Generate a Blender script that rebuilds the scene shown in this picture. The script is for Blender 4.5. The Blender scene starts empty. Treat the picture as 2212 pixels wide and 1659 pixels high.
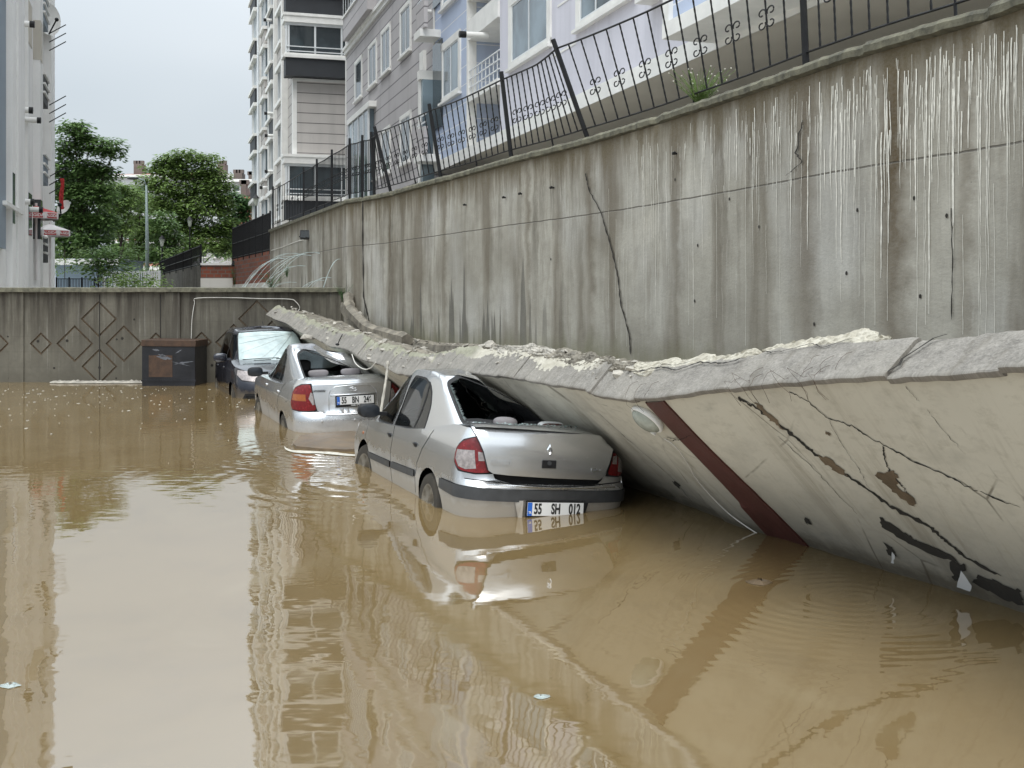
import bpy, bmesh, math, random
from math import sin, cos, pi, radians, sqrt, atan2
from mathutils import Vector, Matrix, noise
from mathutils.geometry import delaunay_2d_cdt
random.seed(7)
SC = bpy.context.scene
COL = SC.collection
# ---------------------------------------------------------------- camera, sky, sun, exposure
H = 1.82                     # eye height above the water
F_ = 2500.0; HX = 1106.0; HY = 640.0
cam = bpy.data.cameras.new('camera'); cam.sensor_width = 36; cam.lens = 36*F_/2212
cam.shift_y = -(829.5-HY)/2212; cam.clip_start = .05; cam.clip_end = 3000
co = bpy.data.objects.new('camera', cam); COL.objects.link(co)
co.location = (0, 0, H); co.rotation_euler = (radians(90), 0, 0); SC.camera = co
SUN_EL, SUN_AZ = radians(62), radians(182)      # azimuth clockwise from +Y
w = bpy.data.worlds.new('World'); SC.world = w; w.use_nodes = True
nt = w.node_tree; bg = nt.nodes['Background']
sky = nt.nodes.new('ShaderNodeTexSky'); sky.sky_type = 'NISHITA'; sky.sun_disc = False
sky.sun_elevation = SUN_EL; sky.sun_rotation = SUN_AZ; sky.air_density = 1; sky.dust_density = 3
tc = nt.nodes.new('ShaderNodeTexCoord'); mp = nt.nodes.new('ShaderNodeMapping'); mp.inputs['Scale'].default_value = (1, 1, 2.5)
nz = nt.nodes.new('ShaderNodeTexNoise'); nz.inputs['Scale'].default_value = 1.6; nz.inputs['Detail'].default_value = 3; nz.inputs['Roughness'].default_value = .45
cr = nt.nodes.new('ShaderNodeValToRGB')
cr.color_ramp.elements[0].position = .3; cr.color_ramp.elements[0].color = (3.3, 3.85, 4.25, 1)
cr.color_ramp.elements[1].position = .72; cr.color_ramp.elements[1].color = (5.2, 5.55, 5.8, 1)
mx = nt.nodes.new('ShaderNodeMix'); mx.data_type = 'RGBA'; mx.inputs[0].default_value = .88
L_ = nt.links.new
L_(tc.outputs['Generated'], mp.inputs[0]); L_(mp.outputs[0], nz.inputs['Vector']); L_(nz.outputs[0], cr.inputs[0])
sxyz = nt.nodes.new('ShaderNodeSeparateXYZ'); L_(tc.outputs['Generated'], sxyz.inputs[0])
mrz = nt.nodes.new('ShaderNodeMapRange'); mrz.interpolation_type = 'SMOOTHSTEP'; L_(sxyz.outputs[2], mrz.inputs[0])
for i_, v_ in enumerate((.12, 1.0, 1.0, 3.9)): mrz.inputs[i_+1].default_value = v_
vm = nt.nodes.new('ShaderNodeVectorMath'); vm.operation = 'SCALE'; L_(cr.outputs[0], vm.inputs[0]); L_(mrz.outputs[0], vm.inputs['Scale'])
L_(sky.outputs[0], mx.inputs[6]); L_(vm.outputs[0], mx.inputs[7]); L_(mx.outputs[2], bg.inputs[0]); bg.inputs[1].default_value = .1
sl = bpy.data.lights.new('sun', 'SUN'); sl.energy = 1.3; sl.angle = radians(40); sl.color = (1, .97, .92)
so = bpy.data.objects.new('sun', sl); COL.objects.link(so)
so.rotation_euler = (radians(90)-SUN_EL, 0, -SUN_AZ+pi)
SC.view_settings.view_transform = 'Standard'; SC.view_settings.look = 'None'; SC.view_settings.gamma = 1
SC.view_settings.use_curve_mapping = False; SC.view_settings.exposure = .60
SC.render.engine = 'CYCLES'; SC.cycles.max_bounces = 7; SC.cycles.transparent_max_bounces = 12

# ---------------------------------------------------------------- helpers
def at(px, py, Y): return Vector(((px-HX)/F_*Y, Y, H+(HY-py)/F_*Y))
def lerp(a, b, t): return a+(b-a)*t
def ss(a, b, x):
    t = max(0, min(1, (x-a)/(b-a))); return t*t*(3-2*t)
def interp(pts, x):
    if x <= pts[0][0]: return pts[0][1]
    for (a, b), (c, d) in zip(pts, pts[1:]):
        if x <= c: return b+(d-b)*(x-a)/(c-a)
    return pts[-1][1]
def catmull(P, n):
    P = [Vector(p) for p in P]; Q = [2*P[0]-P[1]]+P+[2*P[-1]-P[-2]]; out = []
    for i in range(1, len(Q)-2):
        for k in range(n):
            t = k/n; a, b, c, d = Q[i-1:i+3]
            out.append(.5*((2*b)+(c-a)*t+(2*a-5*b+4*c-d)*t*t+(3*b-a-3*c+d)*t**3))
    out.append(Q[-2]); return out
class MB:
    def __init__(s): s.v = []; s.f = []; s.m = []; s.uv = {}; s.k = 0
    def add(s, vs, fs, mi=None):
        o = len(s.v); s.v += [tuple(v) for v in vs]
        for f in fs: s.f.append(tuple(i+o for i in f)); s.m.append(s.k if mi is None else mi)
        return s
    def hexa(s, c):
        return s.add(c, [(0, 3, 2, 1), (4, 5, 6, 7), (0, 1, 5, 4), (1, 2, 6, 5), (2, 3, 7, 6), (3, 0, 4, 7)])
    def box(s, x0, x1, y0, y1, z0, z1, M=None):
        c = [Vector(p) for p in ((x0,y0,z0),(x1,y0,z0),(x1,y1,z0),(x0,y1,z0),(x0,y0,z1),(x1,y0,z1),(x1,y1,z1),(x0,y1,z1))]
        if M is not None: c = [M @ p for p in c]
        return s.hexa(c)
    def tube(s, pts, r, n=8, cap=True, radii=None):
        pts = [Vector(p) for p in pts]; vs = []; fs = []; up = Vector((0, 0, 1))
        for i, p in enumerate(pts):
            d = (pts[min(i+1, len(pts)-1)]-pts[max(i-1, 0)]).normalized()
            a = d.cross(up if abs(d.z) < .95 else Vector((1, 0, 0))).normalized(); b = d.cross(a)
            rr = radii[i] if radii else r
            for k in range(n):
                t = 2*pi*k/n+pi/n; vs.append(p+(a*cos(t)+b*sin(t))*rr)
        for i in range(len(pts)-1):
            for k in range(n): fs.append((i*n+k, i*n+(k+1) % n, (i+1)*n+(k+1) % n, (i+1)*n+k))
        if cap: fs.append(tuple(range(n))[::-1]); fs.append(tuple(range((len(pts)-1)*n, len(pts)*n)))
        return s.add(vs, fs)
    def ell(s, c, rx, ry, rz, M=None, nu=14, nv=9, e=1.0):
        c = Vector(c); vs = []; fs = []
        pw = lambda q: math.copysign(abs(q)**e, q)
        for j in range(nv+1):
            a = -pi/2+pi*j/nv
            for i in range(nu):
                b = 2*pi*i/nu
                p = Vector((rx*pw(cos(a))*pw(cos(b)), ry*pw(cos(a))*pw(sin(b)), rz*pw(sin(a))))
                if M is not None: p = M @ p
                vs.append(c+p)
        for j in range(nv):
            for i in range(nu): fs.append((j*nu+i, j*nu+(i+1) % nu, (j+1)*nu+(i+1) % nu, (j+1)*nu+i))
        return s.add(vs, fs)
    def ribbon(s, A, B):
        n = len(A); return s.add(list(A)+list(B), [(i, i+1, n+i+1, n+i) for i in range(n-1)])
    def grid(s, P):       # P[row][col]
        r, c = len(P), len(P[0])
        return s.add([p for row in P for p in row], [(i*c+j, i*c+j+1, (i+1)*c+j+1, (i+1)*c+j) for i in range(r-1) for j in range(c-1)])
    def rock(s, c, r, seed=0, sc=(1, 1, .6)):
        rnd = random.Random(seed); pts = []
        for k in range(14):
            a = rnd.uniform(0, 2*pi); b = rnd.uniform(-1, 1); q = sqrt(1-b*b); m = rnd.uniform(.75, 1.1)
            pts.append(Vector((cos(a)*q*sc[0], sin(a)*q*sc[1], b*sc[2]))*r*m+Vector(c))
        bm = bmesh.new()
        for p in pts: bm.verts.new(p)
        g = bmesh.ops.convex_hull(bm, input=bm.verts)
        bm.verts.index_update(); bm.faces.ensure_lookup_table()
        vs = [v.co.copy() for v in bm.verts]; fs = [tuple(v.index for v in f.verts) for f in bm.faces]; bm.free()
        return s.add(vs, fs)
    def build(s, name, mats, parent=None, smooth=False, uv=None, bevel=0):
        me = bpy.data.meshes.new(name); me.from_pydata(s.v, [], s.f); me.update()
        for m in (mats if isinstance(mats, (list, tuple)) else [mats]): me.materials.append(m)
        me.polygons.foreach_set('material_index', s.m)
        if smooth is not False:
            me.polygons.foreach_set('use_smooth', [True]*len(me.polygons))
            if smooth is not True: me.set_sharp_from_angle(angle=radians(smooth))
        if uv:
            l = me.uv_layers.new(name='UVMap')
            for lp in me.loops: l.data[lp.index].uv = uv[lp.vertex_index]
        o = bpy.data.objects.new(name, me); COL.objects.link(o)
        if parent: o.parent = parent
        if bevel:
            b = o.modifiers.new('bevel', 'BEVEL'); b.width = bevel; b.segments = 2; b.limit_method = 'ANGLE'
        return o
def tag(o, label=None, cat=None, group=None, kind=None):
    for k, v in (('label', label), ('category', cat), ('group', group), ('kind', kind)):
        if v: o[k] = v
    return o
def empty(name, loc, label, cat, group=None, rz=0):
    o = bpy.data.objects.new(name, None); COL.objects.link(o); o.location = loc; o.rotation_euler = (0, 0, rz)
    o.empty_display_size = .2
    return tag(o, label, cat, group)
def copy_tree(o, parent=None):
    c = o.copy(); COL.objects.link(c)
    if parent: c.parent = parent
    for ch in [x for x in bpy.data.objects if x.parent == o]: copy_tree(ch, c)
    return c
def text_obj(s, size, m, parent, M, sx=1, bold=0, ext=.0015, name='lettering', align='CENTER'):
    cu = bpy.data.curves.new(name, 'FONT'); cu.body = s; cu.size = size; cu.align_x = align; cu.align_y = 'CENTER'
    cu.offset = bold; cu.extrude = ext
    t = bpy.data.objects.new(name, cu); COL.objects.link(t)
    me = bpy.data.meshes.new_from_object(t); bpy.data.objects.remove(t)
    me.transform(M @ Matrix.Diagonal((sx, 1, 1, 1))); me.materials.clear(); me.materials.append(m)
    o = bpy.data.objects.new(name, me); COL.objects.link(o); o.parent = parent; return o

# ---------------------------------------------------------------- material tools
class MT:
    def __init__(s, name):
        s.m = bpy.data.materials.new(name); s.m.use_nodes = True; s.nt = s.m.node_tree
        s.b = s.nt.nodes['Principled BSDF']; s.out = s.nt.nodes['Material Output']
    def n(s, t, **k):
        x = s.nt.nodes.new(t)
        for a, b in k.items(): setattr(x, a, b)
        return x
    def L(s, a, b): s.nt.links.new(a, b)
    def set(s, inp, v):
        if hasattr(v, 'is_output') or isinstance(v, bpy.types.NodeSocket): s.L(v, inp)
        else:
            if isinstance(v, tuple) and len(v) == 3 and inp.type == 'RGBA': v = v+(1,)
            inp.default_value = v
    def coord(s, which='Object', scale=(1, 1, 1), loc=(0, 0, 0), rot=(0, 0, 0)):
        c = s.n('ShaderNodeTexCoord'); p = s.n('ShaderNodeMapping'); p.inputs['Scale'].default_value = scale
        p.inputs['Location'].default_value = loc; p.inputs['Rotation'].default_value = rot
        s.L(c.outputs[which], p.inputs[0]); return p.outputs[0]
    def noise(s, v, sc, det=4, ro=.55, dist=0):
        x = s.n('ShaderNodeTexNoise'); s.L(v, x.inputs['Vector']); x.inputs['Scale'].default_value = sc
        x.inputs['Detail'].default_value = det; x.inputs['Roughness'].default_value = ro; x.inputs['Distortion'].default_value = dist
        return x.outputs[0]
    def vor(s, v, sc, feat='F1', out=0):
        x = s.n('ShaderNodeTexVoronoi', feature=feat); s.L(v, x.inputs['Vector']); x.inputs['Scale'].default_value = sc; return x.outputs[out]
    def mr(s, v, a, b, c=0., d=1.):
        x = s.n('ShaderNodeMapRange'); s.set(x.inputs[0], v)
        for i, q in enumerate((a, b, c, d)): x.inputs[i+1].default_value = q
        return x.outputs[0]
    def ma(s, op, a, b=0.):
        x = s.n('ShaderNodeMath', operation=op); s.set(x.inputs[0], a); s.set(x.inputs[1], b); return x.outputs[0]
    def mix(s, f, a, b, mode='MIX'):
        x = s.n('ShaderNodeMix', data_type='RGBA', blend_type=mode); s.set(x.inputs[0], f); s.set(x.inputs[6], a); s.set(x.inputs[7], b); return x.outputs[2]
    def sep(s, v):
        x = s.n('ShaderNodeSeparateXYZ'); s.L(v, x.inputs[0]); return x.outputs
    def bump(s, h, st=.5, d=.01):
        x = s.n('ShaderNodeBump'); x.inputs['Strength'].default_value = st; x.inputs['Distance'].default_value = d; s.L(h, x.inputs['Height'])
        s.L(x.outputs[0], s.b.inputs['Normal']); return x.outputs[0]
    def P(s, **k):
        for a, v in k.items():
            s.set(s.b.inputs[{'base': 'Base Color', 'rough': 'Roughness', 'metal': 'Metallic', 'coat': 'Coat Weight', 'coatr': 'Coat Roughness',
                              'trans': 'Transmission Weight', 'ior': 'IOR', 'alpha': 'Alpha', 'spec': 'Specular IOR Level'}[a]], v)
        return s.m
def simple(name, c, rough=.6, metal=0, var=.15, sc=8, bump=0, coat=0, spec=.5):
    t = MT(name); v = t.coord('Object'); n = t.noise(v, sc, 5, .6)
    f = t.mr(n, .3, .7); d = tuple(x*(1-var) for x in c); l = tuple(min(1, x*(1+var)) for x in c)
    t.P(base=t.mix(f, d, l), rough=t.mr(n, .3, .7, rough*.85, min(1, rough*1.15)), metal=metal, coat=coat, spec=spec)
    if bump: t.bump(t.noise(v, sc*6, 5, .65), .5, bump)
    return t.m

def tu_px(px): return {1930: .95, 1738: 1.81, 1460: 3.6, 1275: 5.21, 2085: .41, 1140: 6.56, 960: 9.07, 840: 11.37}[px]
def m_wall():
    t = MT('stained concrete'); v = t.coord('UV'); u, z, _ = t.sep(v)
    big = t.noise(v, .55, 5, .6); mid = t.noise(v, 3.2, 6, .65); fine = t.noise(v, 38, 5, .7)
    c = t.mix(t.mr(big, .35, .65), (.275, .255, .21), (.50, .475, .41))
    c = t.mix(t.mr(mid, .42, .70, 0, .55), c, (.27, .25, .21)); c = t.mix(t.mr(t.noise(t.coord('UV', (.9, .5, 1), (7, 2, 0)), 1, 3, .5), .5, .68, 0, .5), c, (.56, .55, .52))
    # vertical run-off streaks, warped so they are not ruler straight
    def warp(sx, sz, lx=0.):
        cv = t.n('ShaderNodeCombineXYZ'); t.set(cv.inputs[0], t.ma('MULTIPLY', t.ma('ADD', u, t.ma('ADD', t.mr(mid, 0, 1, -.045, .045), lx)), sx)); t.set(cv.inputs[1], t.ma('MULTIPLY', z, sz)); return cv.outputs[0]
    st = t.noise(warp(4.2, .30), 1, 6, .72); st2 = t.noise(warp(15, .7, 3), 1, 5, .7)
    up = t.ma('MULTIPLY', t.mr(z, 1.3, 3.7, .25, 1.), t.mr(t.noise(t.coord('UV', (.55, .1, 1), (2, 0, 0)), 1, 2, .5), .40, .60, .25, 1.))
    c = t.mix(t.ma('MULTIPLY', t.mr(st, .46, .62, 0, .95), up), c, (.08, .066, .044))
    c = t.mix(t.ma('MULTIPLY', t.mr(st2, .56, .72, 0, .4), t.mr(big, .42, .62, .0, 1)), c, (.14, .125, .10))
    c = t.mix(t.ma('MULTIPLY', t.mr(st2, .42, .30, 0, .45), t.mr(t.noise(v, .8, 2, .5), .5, .62)), c, (.62, .60, .54))
    st3 = t.noise(warp(1.7, .16, 11), 1, 4, .6)
    c = t.mix(t.mr(st3, .50, .64, 0, .75), c, (.125, .10, .065))
    tri = t.noise(t.coord('UV', (4.6, .05, 1), (31, 0, 0)), 1, 2, .5)
    lim = t.mr(tri, .48, .66, 0, 1.5)
    c = t.mix(t.ma('MULTIPLY', t.mr(t.ma('SUBTRACT', t.ma('ADD', lim, .9), z), -.02, .14, 0, .8), t.mr(u, 5.4, 6.8)), c, (.095, .09, .075))
    # brown stain columns
    for uc, wd, k in [(tu_px(x), w_, k) for x, w_, k in ((1930, .17, 1.0), (1738, .20, .8), (1460, .10, .5), (1275, .13, .7), (2085, .08, .5), (1140, .08, .55), (960, .10, .6), (840, .08, .6))]:
        d = t.ma('ABSOLUTE', t.ma('SUBTRACT', t.ma('ADD', u, t.mr(mid, 0, 1, -.12, .12)), uc))
        c = t.mix(t.ma('MULTIPLY', t.mr(d, wd, wd*.1, 0, k), t.mr(t.ma('ADD', z, mid), 1.6, 3.4, .45, 1)), c, (.085, .058, .026))
    # moss / damp under the coping and at the foot
    tp = t.mr(t.ma('ADD', z, t.mr(st, .2, .8, -.42, .42)), 3.30, 3.74, 0, .92)
    c = t.mix(tp, c, (.115, .088, .045))
    bt = t.mr(t.ma('ADD', z, t.mr(st, 0, 1, -.5, .5)), 1.35, .95, 0, .75)
    c = t.mix(bt, c, (.15, .145, .075))
    jz = t.mr(t.ma('ABSOLUTE', t.ma('SUBTRACT', t.ma('ADD', z, t.mr(mid, 0, 1, -.012, .012)), 2.86)), .011, .004, 0, .85)
    c = t.mix(jz, c, (.10, .09, .075))
    holes = t.mr(t.vor(v, 9), .035, .022, 0, 1); holes = t.ma('MULTIPLY', holes, t.mr(t.noise(v, 2.1, 2, .5), .5, .56))
    c = t.mix(holes, c, (.04, .035, .03))
    pit = t.mr(t.vor(v, 34), .10, .05, 0, .55); pit = t.ma('MULTIPLY', pit, t.mr(t.noise(v, 5, 2), .55, .62)); c = t.mix(pit, c, (.12, .11, .09))
    c = t.mix(t.mr(fine, .35, .7, 0, .28), c, (.24, .23, .21))
    t.P(base=c, rough=t.mr(mid, .3, .7, .62, .88), spec=.35)
    hgt = t.ma('ADD', t.ma('MULTIPLY', fine, .35), t.ma('SUBTRACT', t.ma('MULTIPLY', mid, 1.0), t.ma('MULTIPLY', t.ma('ADD', holes, jz), .9)))
    t.bump(hgt, .7, .012)
    return t.m
def m_backwall():
    t = MT('dark damp concrete'); v = t.coord('Object'); x, y, z = t.sep(v)
    vv = t.coord('Object', (1, .2, 1)); n1 = t.noise(vv, .9, 5, .62); n2 = t.noise(vv, 7, 6, .7); st = t.noise(t.coord('Object', (4.5, .2, .35)), 1, 6, .68)
    st2 = t.noise(t.coord('Object', (17, .2, .6)), 1, 5, .65)
    c = t.mix(t.mr(n1, .3, .7), (.078, .070, .053), (.155, .142, .112))
    top = t.mr(z, .5, 1.9, .1, 1.2)
    c = t.mix(t.ma('MULTIPLY', t.mr(st, .43, .60, 0, .92), top), c, (.040, .033, .024))
    c = t.mix(t.ma('MULTIPLY', t.mr(st2, .54, .68, 0, .6), top), c, (.05, .042, .03))
    c = t.mix(t.mr(st2, .42, .30, 0, .35), c, (.34, .33, .30))
    c = t.mix(t.mr(n2, .48, .75, 0, .55), c, (.09, .083, .068))
    bd = t.mr(t.ma('ABSOLUTE', t.ma('SUBTRACT', t.ma('FRACT', t.ma('MULTIPLY', z, 3.1)), .5)), .47, .5, 0, .35); c = t.mix(bd, c, (.07, .065, .05))
    wet = t.mr(t.ma('ADD', z, t.mr(n2, 0, 1, -.06, .06)), .26, .17, 0, .55); c = t.mix(wet, c, (.10, .09, .068))
    t.P(base=c, rough=t.mr(n2, .3, .7, .6, .85), spec=.4); t.bump(n2, .6, .012); return t.m
def m_plaster():       # painted face of the fallen wall
    t = MT('cracked cream render'); v = t.coord('UV'); u, q, _ = t.sep(v)
    n1 = t.noise(v, 1.1, 4, .6); n2 = t.noise(v, 9, 6, .7)
    c = t.mix(t.mr(n1, .3, .7), (.50, .465, .38), (.59, .555, .465))
    c = t.mix(t.mr(n1, .62, .50, 0, .18), c, (.60, .58, .52))
    st = t.noise(t.coord('UV', (5, .35, 1)), 1, 7, .75, .5)
    c = t.mix(t.ma('MULTIPLY', t.mr(st, .52, .72, 0, .8), t.ma('MULTIPLY', t.mr(u, 6.2, 4.4, .18, 1), t.mr(q, 1.9, .7, .25, 1))), c, (.175, .14, .085))
    c = t.mix(t.mr(t.ma('ADD', q, t.mr(n2, 0, 1, -.3, .3)), 1.0, .22, 0, .8), c, (.20, .19, .165)); c = t.mix(t.mr(t.ma('ADD', q, t.mr(n2, 0, 1, -.12, .12)), .22, .08, 0, .8), c, (.10, .085, .06))  # shade under the overhang painted in towards the foot, wet band at the waterline
    c = t.mix(t.mr(n2, .52, .74, 0, .45), c, (.27, .24, .18)); c = t.mix(t.mr(t.noise(v, 2.4, 5, .7), .52, .70, 0, .45), c, (.33, .31, .26))
    ck = t.mr(t.vor(t.coord('UV', (1.3, .7, 1), (1, 2, 0)), 1.3, 'DISTANCE_TO_EDGE'), .010, .003, 0, .6)
    ck = t.ma('MULTIPLY', ck, t.mr(n1, .48, .56)); c = t.mix(ck, c, (.07, .055, .035))
    t.P(base=c, rough=.8, spec=.3); t.bump(t.ma('ADD', n2, t.ma('MULTIPLY', ck, -1.5)), .5, .006); return t.m
def m_coping():        # granite capping of the fallen wall with torn render on it
    t = MT('weathered granite capping'); v = t.coord('UV'); u, q, _ = t.sep(v)
    n0 = t.noise(v, 2.2, 4, .6); n1 = t.noise(v, 9, 6, .7); n2 = t.noise(v, 60, 4, .75)
    c = t.mix(t.mr(n1, .3, .7), (.13, .12, .105), (.285, .265, .235))
    c = t.mix(t.mr(n0, .45, .62, 0, .6), c, (.27, .25, .215)); c = t.mix(t.mr(n2, .45, .65, 0, .4), c, (.40, .375, .34))
    c = t.mix(t.mr(n2, .42, .33, 0, .6), c, (.10, .095, .09))
    sc = t.noise(t.coord('UV', (9, 2.4, 1), (0, 0, 0), (0, 0, .5)), 1, 5, .7); c = t.mix(t.mr(sc, .52, .66, 0, .5), c, (.13, .115, .09))
    jt = t.mr(t.ma('ABSOLUTE', t.ma('SUBTRACT', t.ma('FRACT', t.ma('MULTIPLY', t.ma('ADD', u, t.ma('MULTIPLY', q, .25)), 1.25)), .5)), .49, .496, 0, .8); jt = t.ma('MULTIPLY', jt, t.mr(u, 2.2, 5.5, .12, 1))
    c = t.mix(jt, c, (.05, .045, .035))
    # exposed cream bedding, only along the broken middle stretch, ragged limit
    lim = t.ma('ADD', q, t.mr(n0, .3, .7, -.10, .10)); lim = t.ma('ADD', lim, t.mr(n1, .3, .7, -.05, .05))
    rng = t.ma('MULTIPLY', t.mr(u, 3.05, 3.2), t.mr(u, 5.3, 5.15)); pm = t.ma('MULTIPLY', t.mr(lim, .165, .172), rng)
    cream = t.mix(t.mr(n1, .3, .7), (.33, .30, .235), (.56, .53, .45)); c = t.mix(pm, c, cream)
    r2 = t.ma('MULTIPLY', t.mr(lim, .19, .20), t.mr(u, 5.15, 5.3)); c = t.mix(r2, c, t.mix(t.mr(n1, .35, .7), (.20, .195, .14), (.36, .35, .27)))
    t.P(base=c, rough=.8, spec=.35); t.bump(t.ma('ADD', t.ma('ADD', n1, t.ma('MULTIPLY', n2, .5)), t.ma('MULTIPLY', pm, 1.2)), .8, .014); return t.m
def m_water():
    t = MT('muddy flood water'); v = t.coord('Object'); n = t.noise(v, .35, 3, .5); x, y, z = t.sep(v)
    c = t.mix(t.mr(n, .3, .7), (.175, .120, .053), (.20, .140, .064)); sw = t.noise(t.coord('Object', (1, .5, 1), (3, 1, 0)), .7, 6, .62, 2.2); c = t.mix(t.mr(sw, .52, .66, 0, .35), c, (.24, .185, .10)); c = t.mix(t.mr(sw, .46, .36, 0, .35), c, (.14, .095, .042))
    t.P(base=c, rough=t.mr(sw, .4, .7, .015, .06), ior=3.3, spec=.5)
    h = t.ma('MULTIPLY', t.noise(t.coord('Object', (1, .45, 1)), 1.2, 3, .5, .3), .0062)
    h = t.ma('ADD', h, t.ma('MULTIPLY', t.noise(t.coord('Object', (1, 1.3, 1), (5, 0, 0)), 3.6, 2, .5), .0009))
    h = t.ma('ADD', h, t.ma('MULTIPLY', t.noise(t.coord('Object', (.8, 2.0, 1)), 4.2, 2, .5), t.mr(y, 8.8, 14.4, .0002, .0020)))
    # rings spreading from dripping water beside the fallen wall, and fainter ones elsewhere
    for cx, cy, lam, amp, rad in ((2.05, 7.0, .11, .0009, 1.9), (-1.9, 13.6, .2, .0016, 2.2), (-1.2, 11.5, .26, .0012, 2.4)):
        d = t.n('ShaderNodeVectorMath', operation='DISTANCE'); t.L(v, d.inputs[0]); d.inputs[1].default_value = (cx, cy, 0)
        dd = t.ma('ADD', d.outputs['Value'], t.mr(t.noise(v, 1.1, 2), 0, 1, -.12, .12)); wv = t.ma('SINE', t.ma('MULTIPLY', dd, 2*pi/lam))
        h = t.ma('ADD', h, t.ma('MULTIPLY', t.ma('MULTIPLY', wv, t.mr(dd, rad, .15, 0, 1)), amp))
    t.bump(h, 1.0, 1.0); return t.m
def m_paint(name, c, dirt=.62, metal=.78, rough=.24):
    t = MT(name); g = t.n('ShaderNodeNewGeometry'); v = t.coord('Object'); x, y, z = t.sep(v)
    n = t.noise(v, 5, 5, .65); f = t.noise(v, 420, 2, .5)
    base = t.mix(t.mr(f, .35, .65, 0, .25), c, tuple(min(1, q*1.35) for q in c))
    m = t.mr(t.ma('ADD', z, t.mr(n, .2, .8, -.09, .09)), dirt, dirt-.22, 0, .65)
    spot = t.mr(t.noise(v, 26, 4, .7), .64, .76, 0, .08); m = t.ma('MAXIMUM', m, spot)
    base = t.mix(m, base, (.27, .21, .13)); bk = g.outputs['Backfacing']
    base = t.mix(bk, base, (.02, .02, .022)); inv = t.ma('SUBTRACT', 1., t.ma('MAXIMUM', m, bk))
    t.P(base=base, metal=t.ma('MULTIPLY', inv, metal), rough=t.mr(t.ma('MAXIMUM', m, bk), 0, .7, rough, .75), coat=t.ma('MULTIPLY', inv, .8), coatr=.06); return t.m
def m_glass(name, tint=(.50, .56, .54), dens=.72, haze=0.0):
    t = MT(name); tr = t.n('ShaderNodeBsdfTransparent'); gl = t.n('ShaderNodeBsdfGlossy'); df = t.n('ShaderNodeBsdfDiffuse')
    tr.inputs[0].default_value = tint+(1,); gl.inputs['Roughness'].default_value = .03; df.inputs[0].default_value = (.66, .78, .77, 1)
    v = t.coord('Object'); fr = t.n('ShaderNodeFresnel'); fr.inputs[0].default_value = 1.6
    n = t.noise(v, 3, 4, .6); m1 = t.n('ShaderNodeMixShader'); t.set(m1.inputs[0], t.mr(n, .3, .7, haze*.6, haze)) ; t.L(tr.outputs[0], m1.inputs[1]); t.L(df.outputs[0], m1.inputs[2])
    m2 = t.n('ShaderNodeMixShader'); t.L(fr.outputs[0], m2.inputs[0]); t.L(m1.outputs[0], m2.inputs[1]); t.L(gl.outputs[0], m2.inputs[2])
    t.L(m2.outputs[0], t.out.inputs[0]); return t.m
def m_pane(name, c=(.035, .045, .05)):
    t = MT(name); v = t.coord('Object'); n = t.noise(v, .6, 3, .5); t.P(base=t.mix(t.mr(n, .4, .6), c, tuple(q*2.2 for q in c)), rough=.06, spec=.8); return t.m
def m_facade(name, c, pitch, ph=0, gw=.035, dark=(.10, .09, .085), amt=.8, bottom=None):
    t = MT(name); v = t.coord('Object'); x, y, z = t.sep(v); n = t.noise(v, .5, 5, .6); s = t.noise(t.coord('Object', (1.6, 1.6, .12)), 1, 5, .65); f = t.noise(v, 30, 3, .6)
    b = t.mix(t.mr(n, .3, .7), tuple(q*.93 for q in c), tuple(q*1.05 for q in c)); b = t.mix(t.mr(s, .52, .7, 0, .28), b, tuple(q*.6 for q in c))
    b = t.mix(t.mr(f, .3, .7, 0, .12), b, tuple(q*.7 for q in c))
    if pitch:
        fr = t.ma('ABSOLUTE', t.ma('SUBTRACT', t.ma('FRACT', t.ma('ADD', t.ma('DIVIDE', z, pitch), ph)), .5)); g = t.mr(fr, .5-gw/pitch/2-.004, .5-gw/pitch/2+.004, 0, amt)
        b = t.mix(g, b, dark); t.bump(t.ma('MULTIPLY', g, -1), .6, .02)
    t.P(base=b, rough=.85, spec=.3); return t.m
def m_trans(name, c1, c2):
    t = MT(name); v = t.coord('Object'); n = t.noise(v, 1.2, 3, .6); n2 = t.noise(v, 11, 2, .5)
    c = t.mix(t.mr(n, .35, .65), c1, c2); c = t.mix(t.mr(n2, .4, .6, 0, .45), c, tuple(q*1.7 for q in c2)); t.P(base=c, rough=.55, spec=.35)
    tl = t.n('ShaderNodeBsdfTranslucent'); t.L(c, tl.inputs[0]); mx_ = t.n('ShaderNodeMixShader'); mx_.inputs[0].default_value = .3
    t.L(t.b.outputs[0], mx_.inputs[1]); t.L(tl.outputs[0], mx_.inputs[2]); t.L(mx_.outputs[0], t.out.inputs[0]); return t.m
def m_brick():
    t = MT('rough red brickwork'); v = t.coord('Object'); x, y, z = t.sep(v); n = t.noise(v, 5, 5, .7)
    br = t.n('ShaderNodeTexBrick'); cv = t.n('ShaderNodeCombineXYZ'); t.set(cv.inputs[0], t.ma('ADD', x, t.ma('MULTIPLY', y, .7))); t.set(cv.inputs[1], z)
    t.L(cv.outputs[0], br.inputs['Vector']); br.inputs['Scale'].default_value = 1; br.inputs['Brick Width'].default_value = .28; br.inputs['Row Height'].default_value = .14
    br.inputs['Mortar Size'].default_value = .016; br.inputs['Color1'].default_value = (.30, .085, .045, 1); br.inputs['Color2'].default_value = (.19, .06, .038, 1); br.inputs['Mortar'].default_value = (.16, .13, .11, 1)
    t.P(base=t.mix(t.mr(n, .5, .75, 0, .7), br.outputs[0], (.07, .055, .045)), rough=.9); t.bump(n, .6, .02); return t.m
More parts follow.
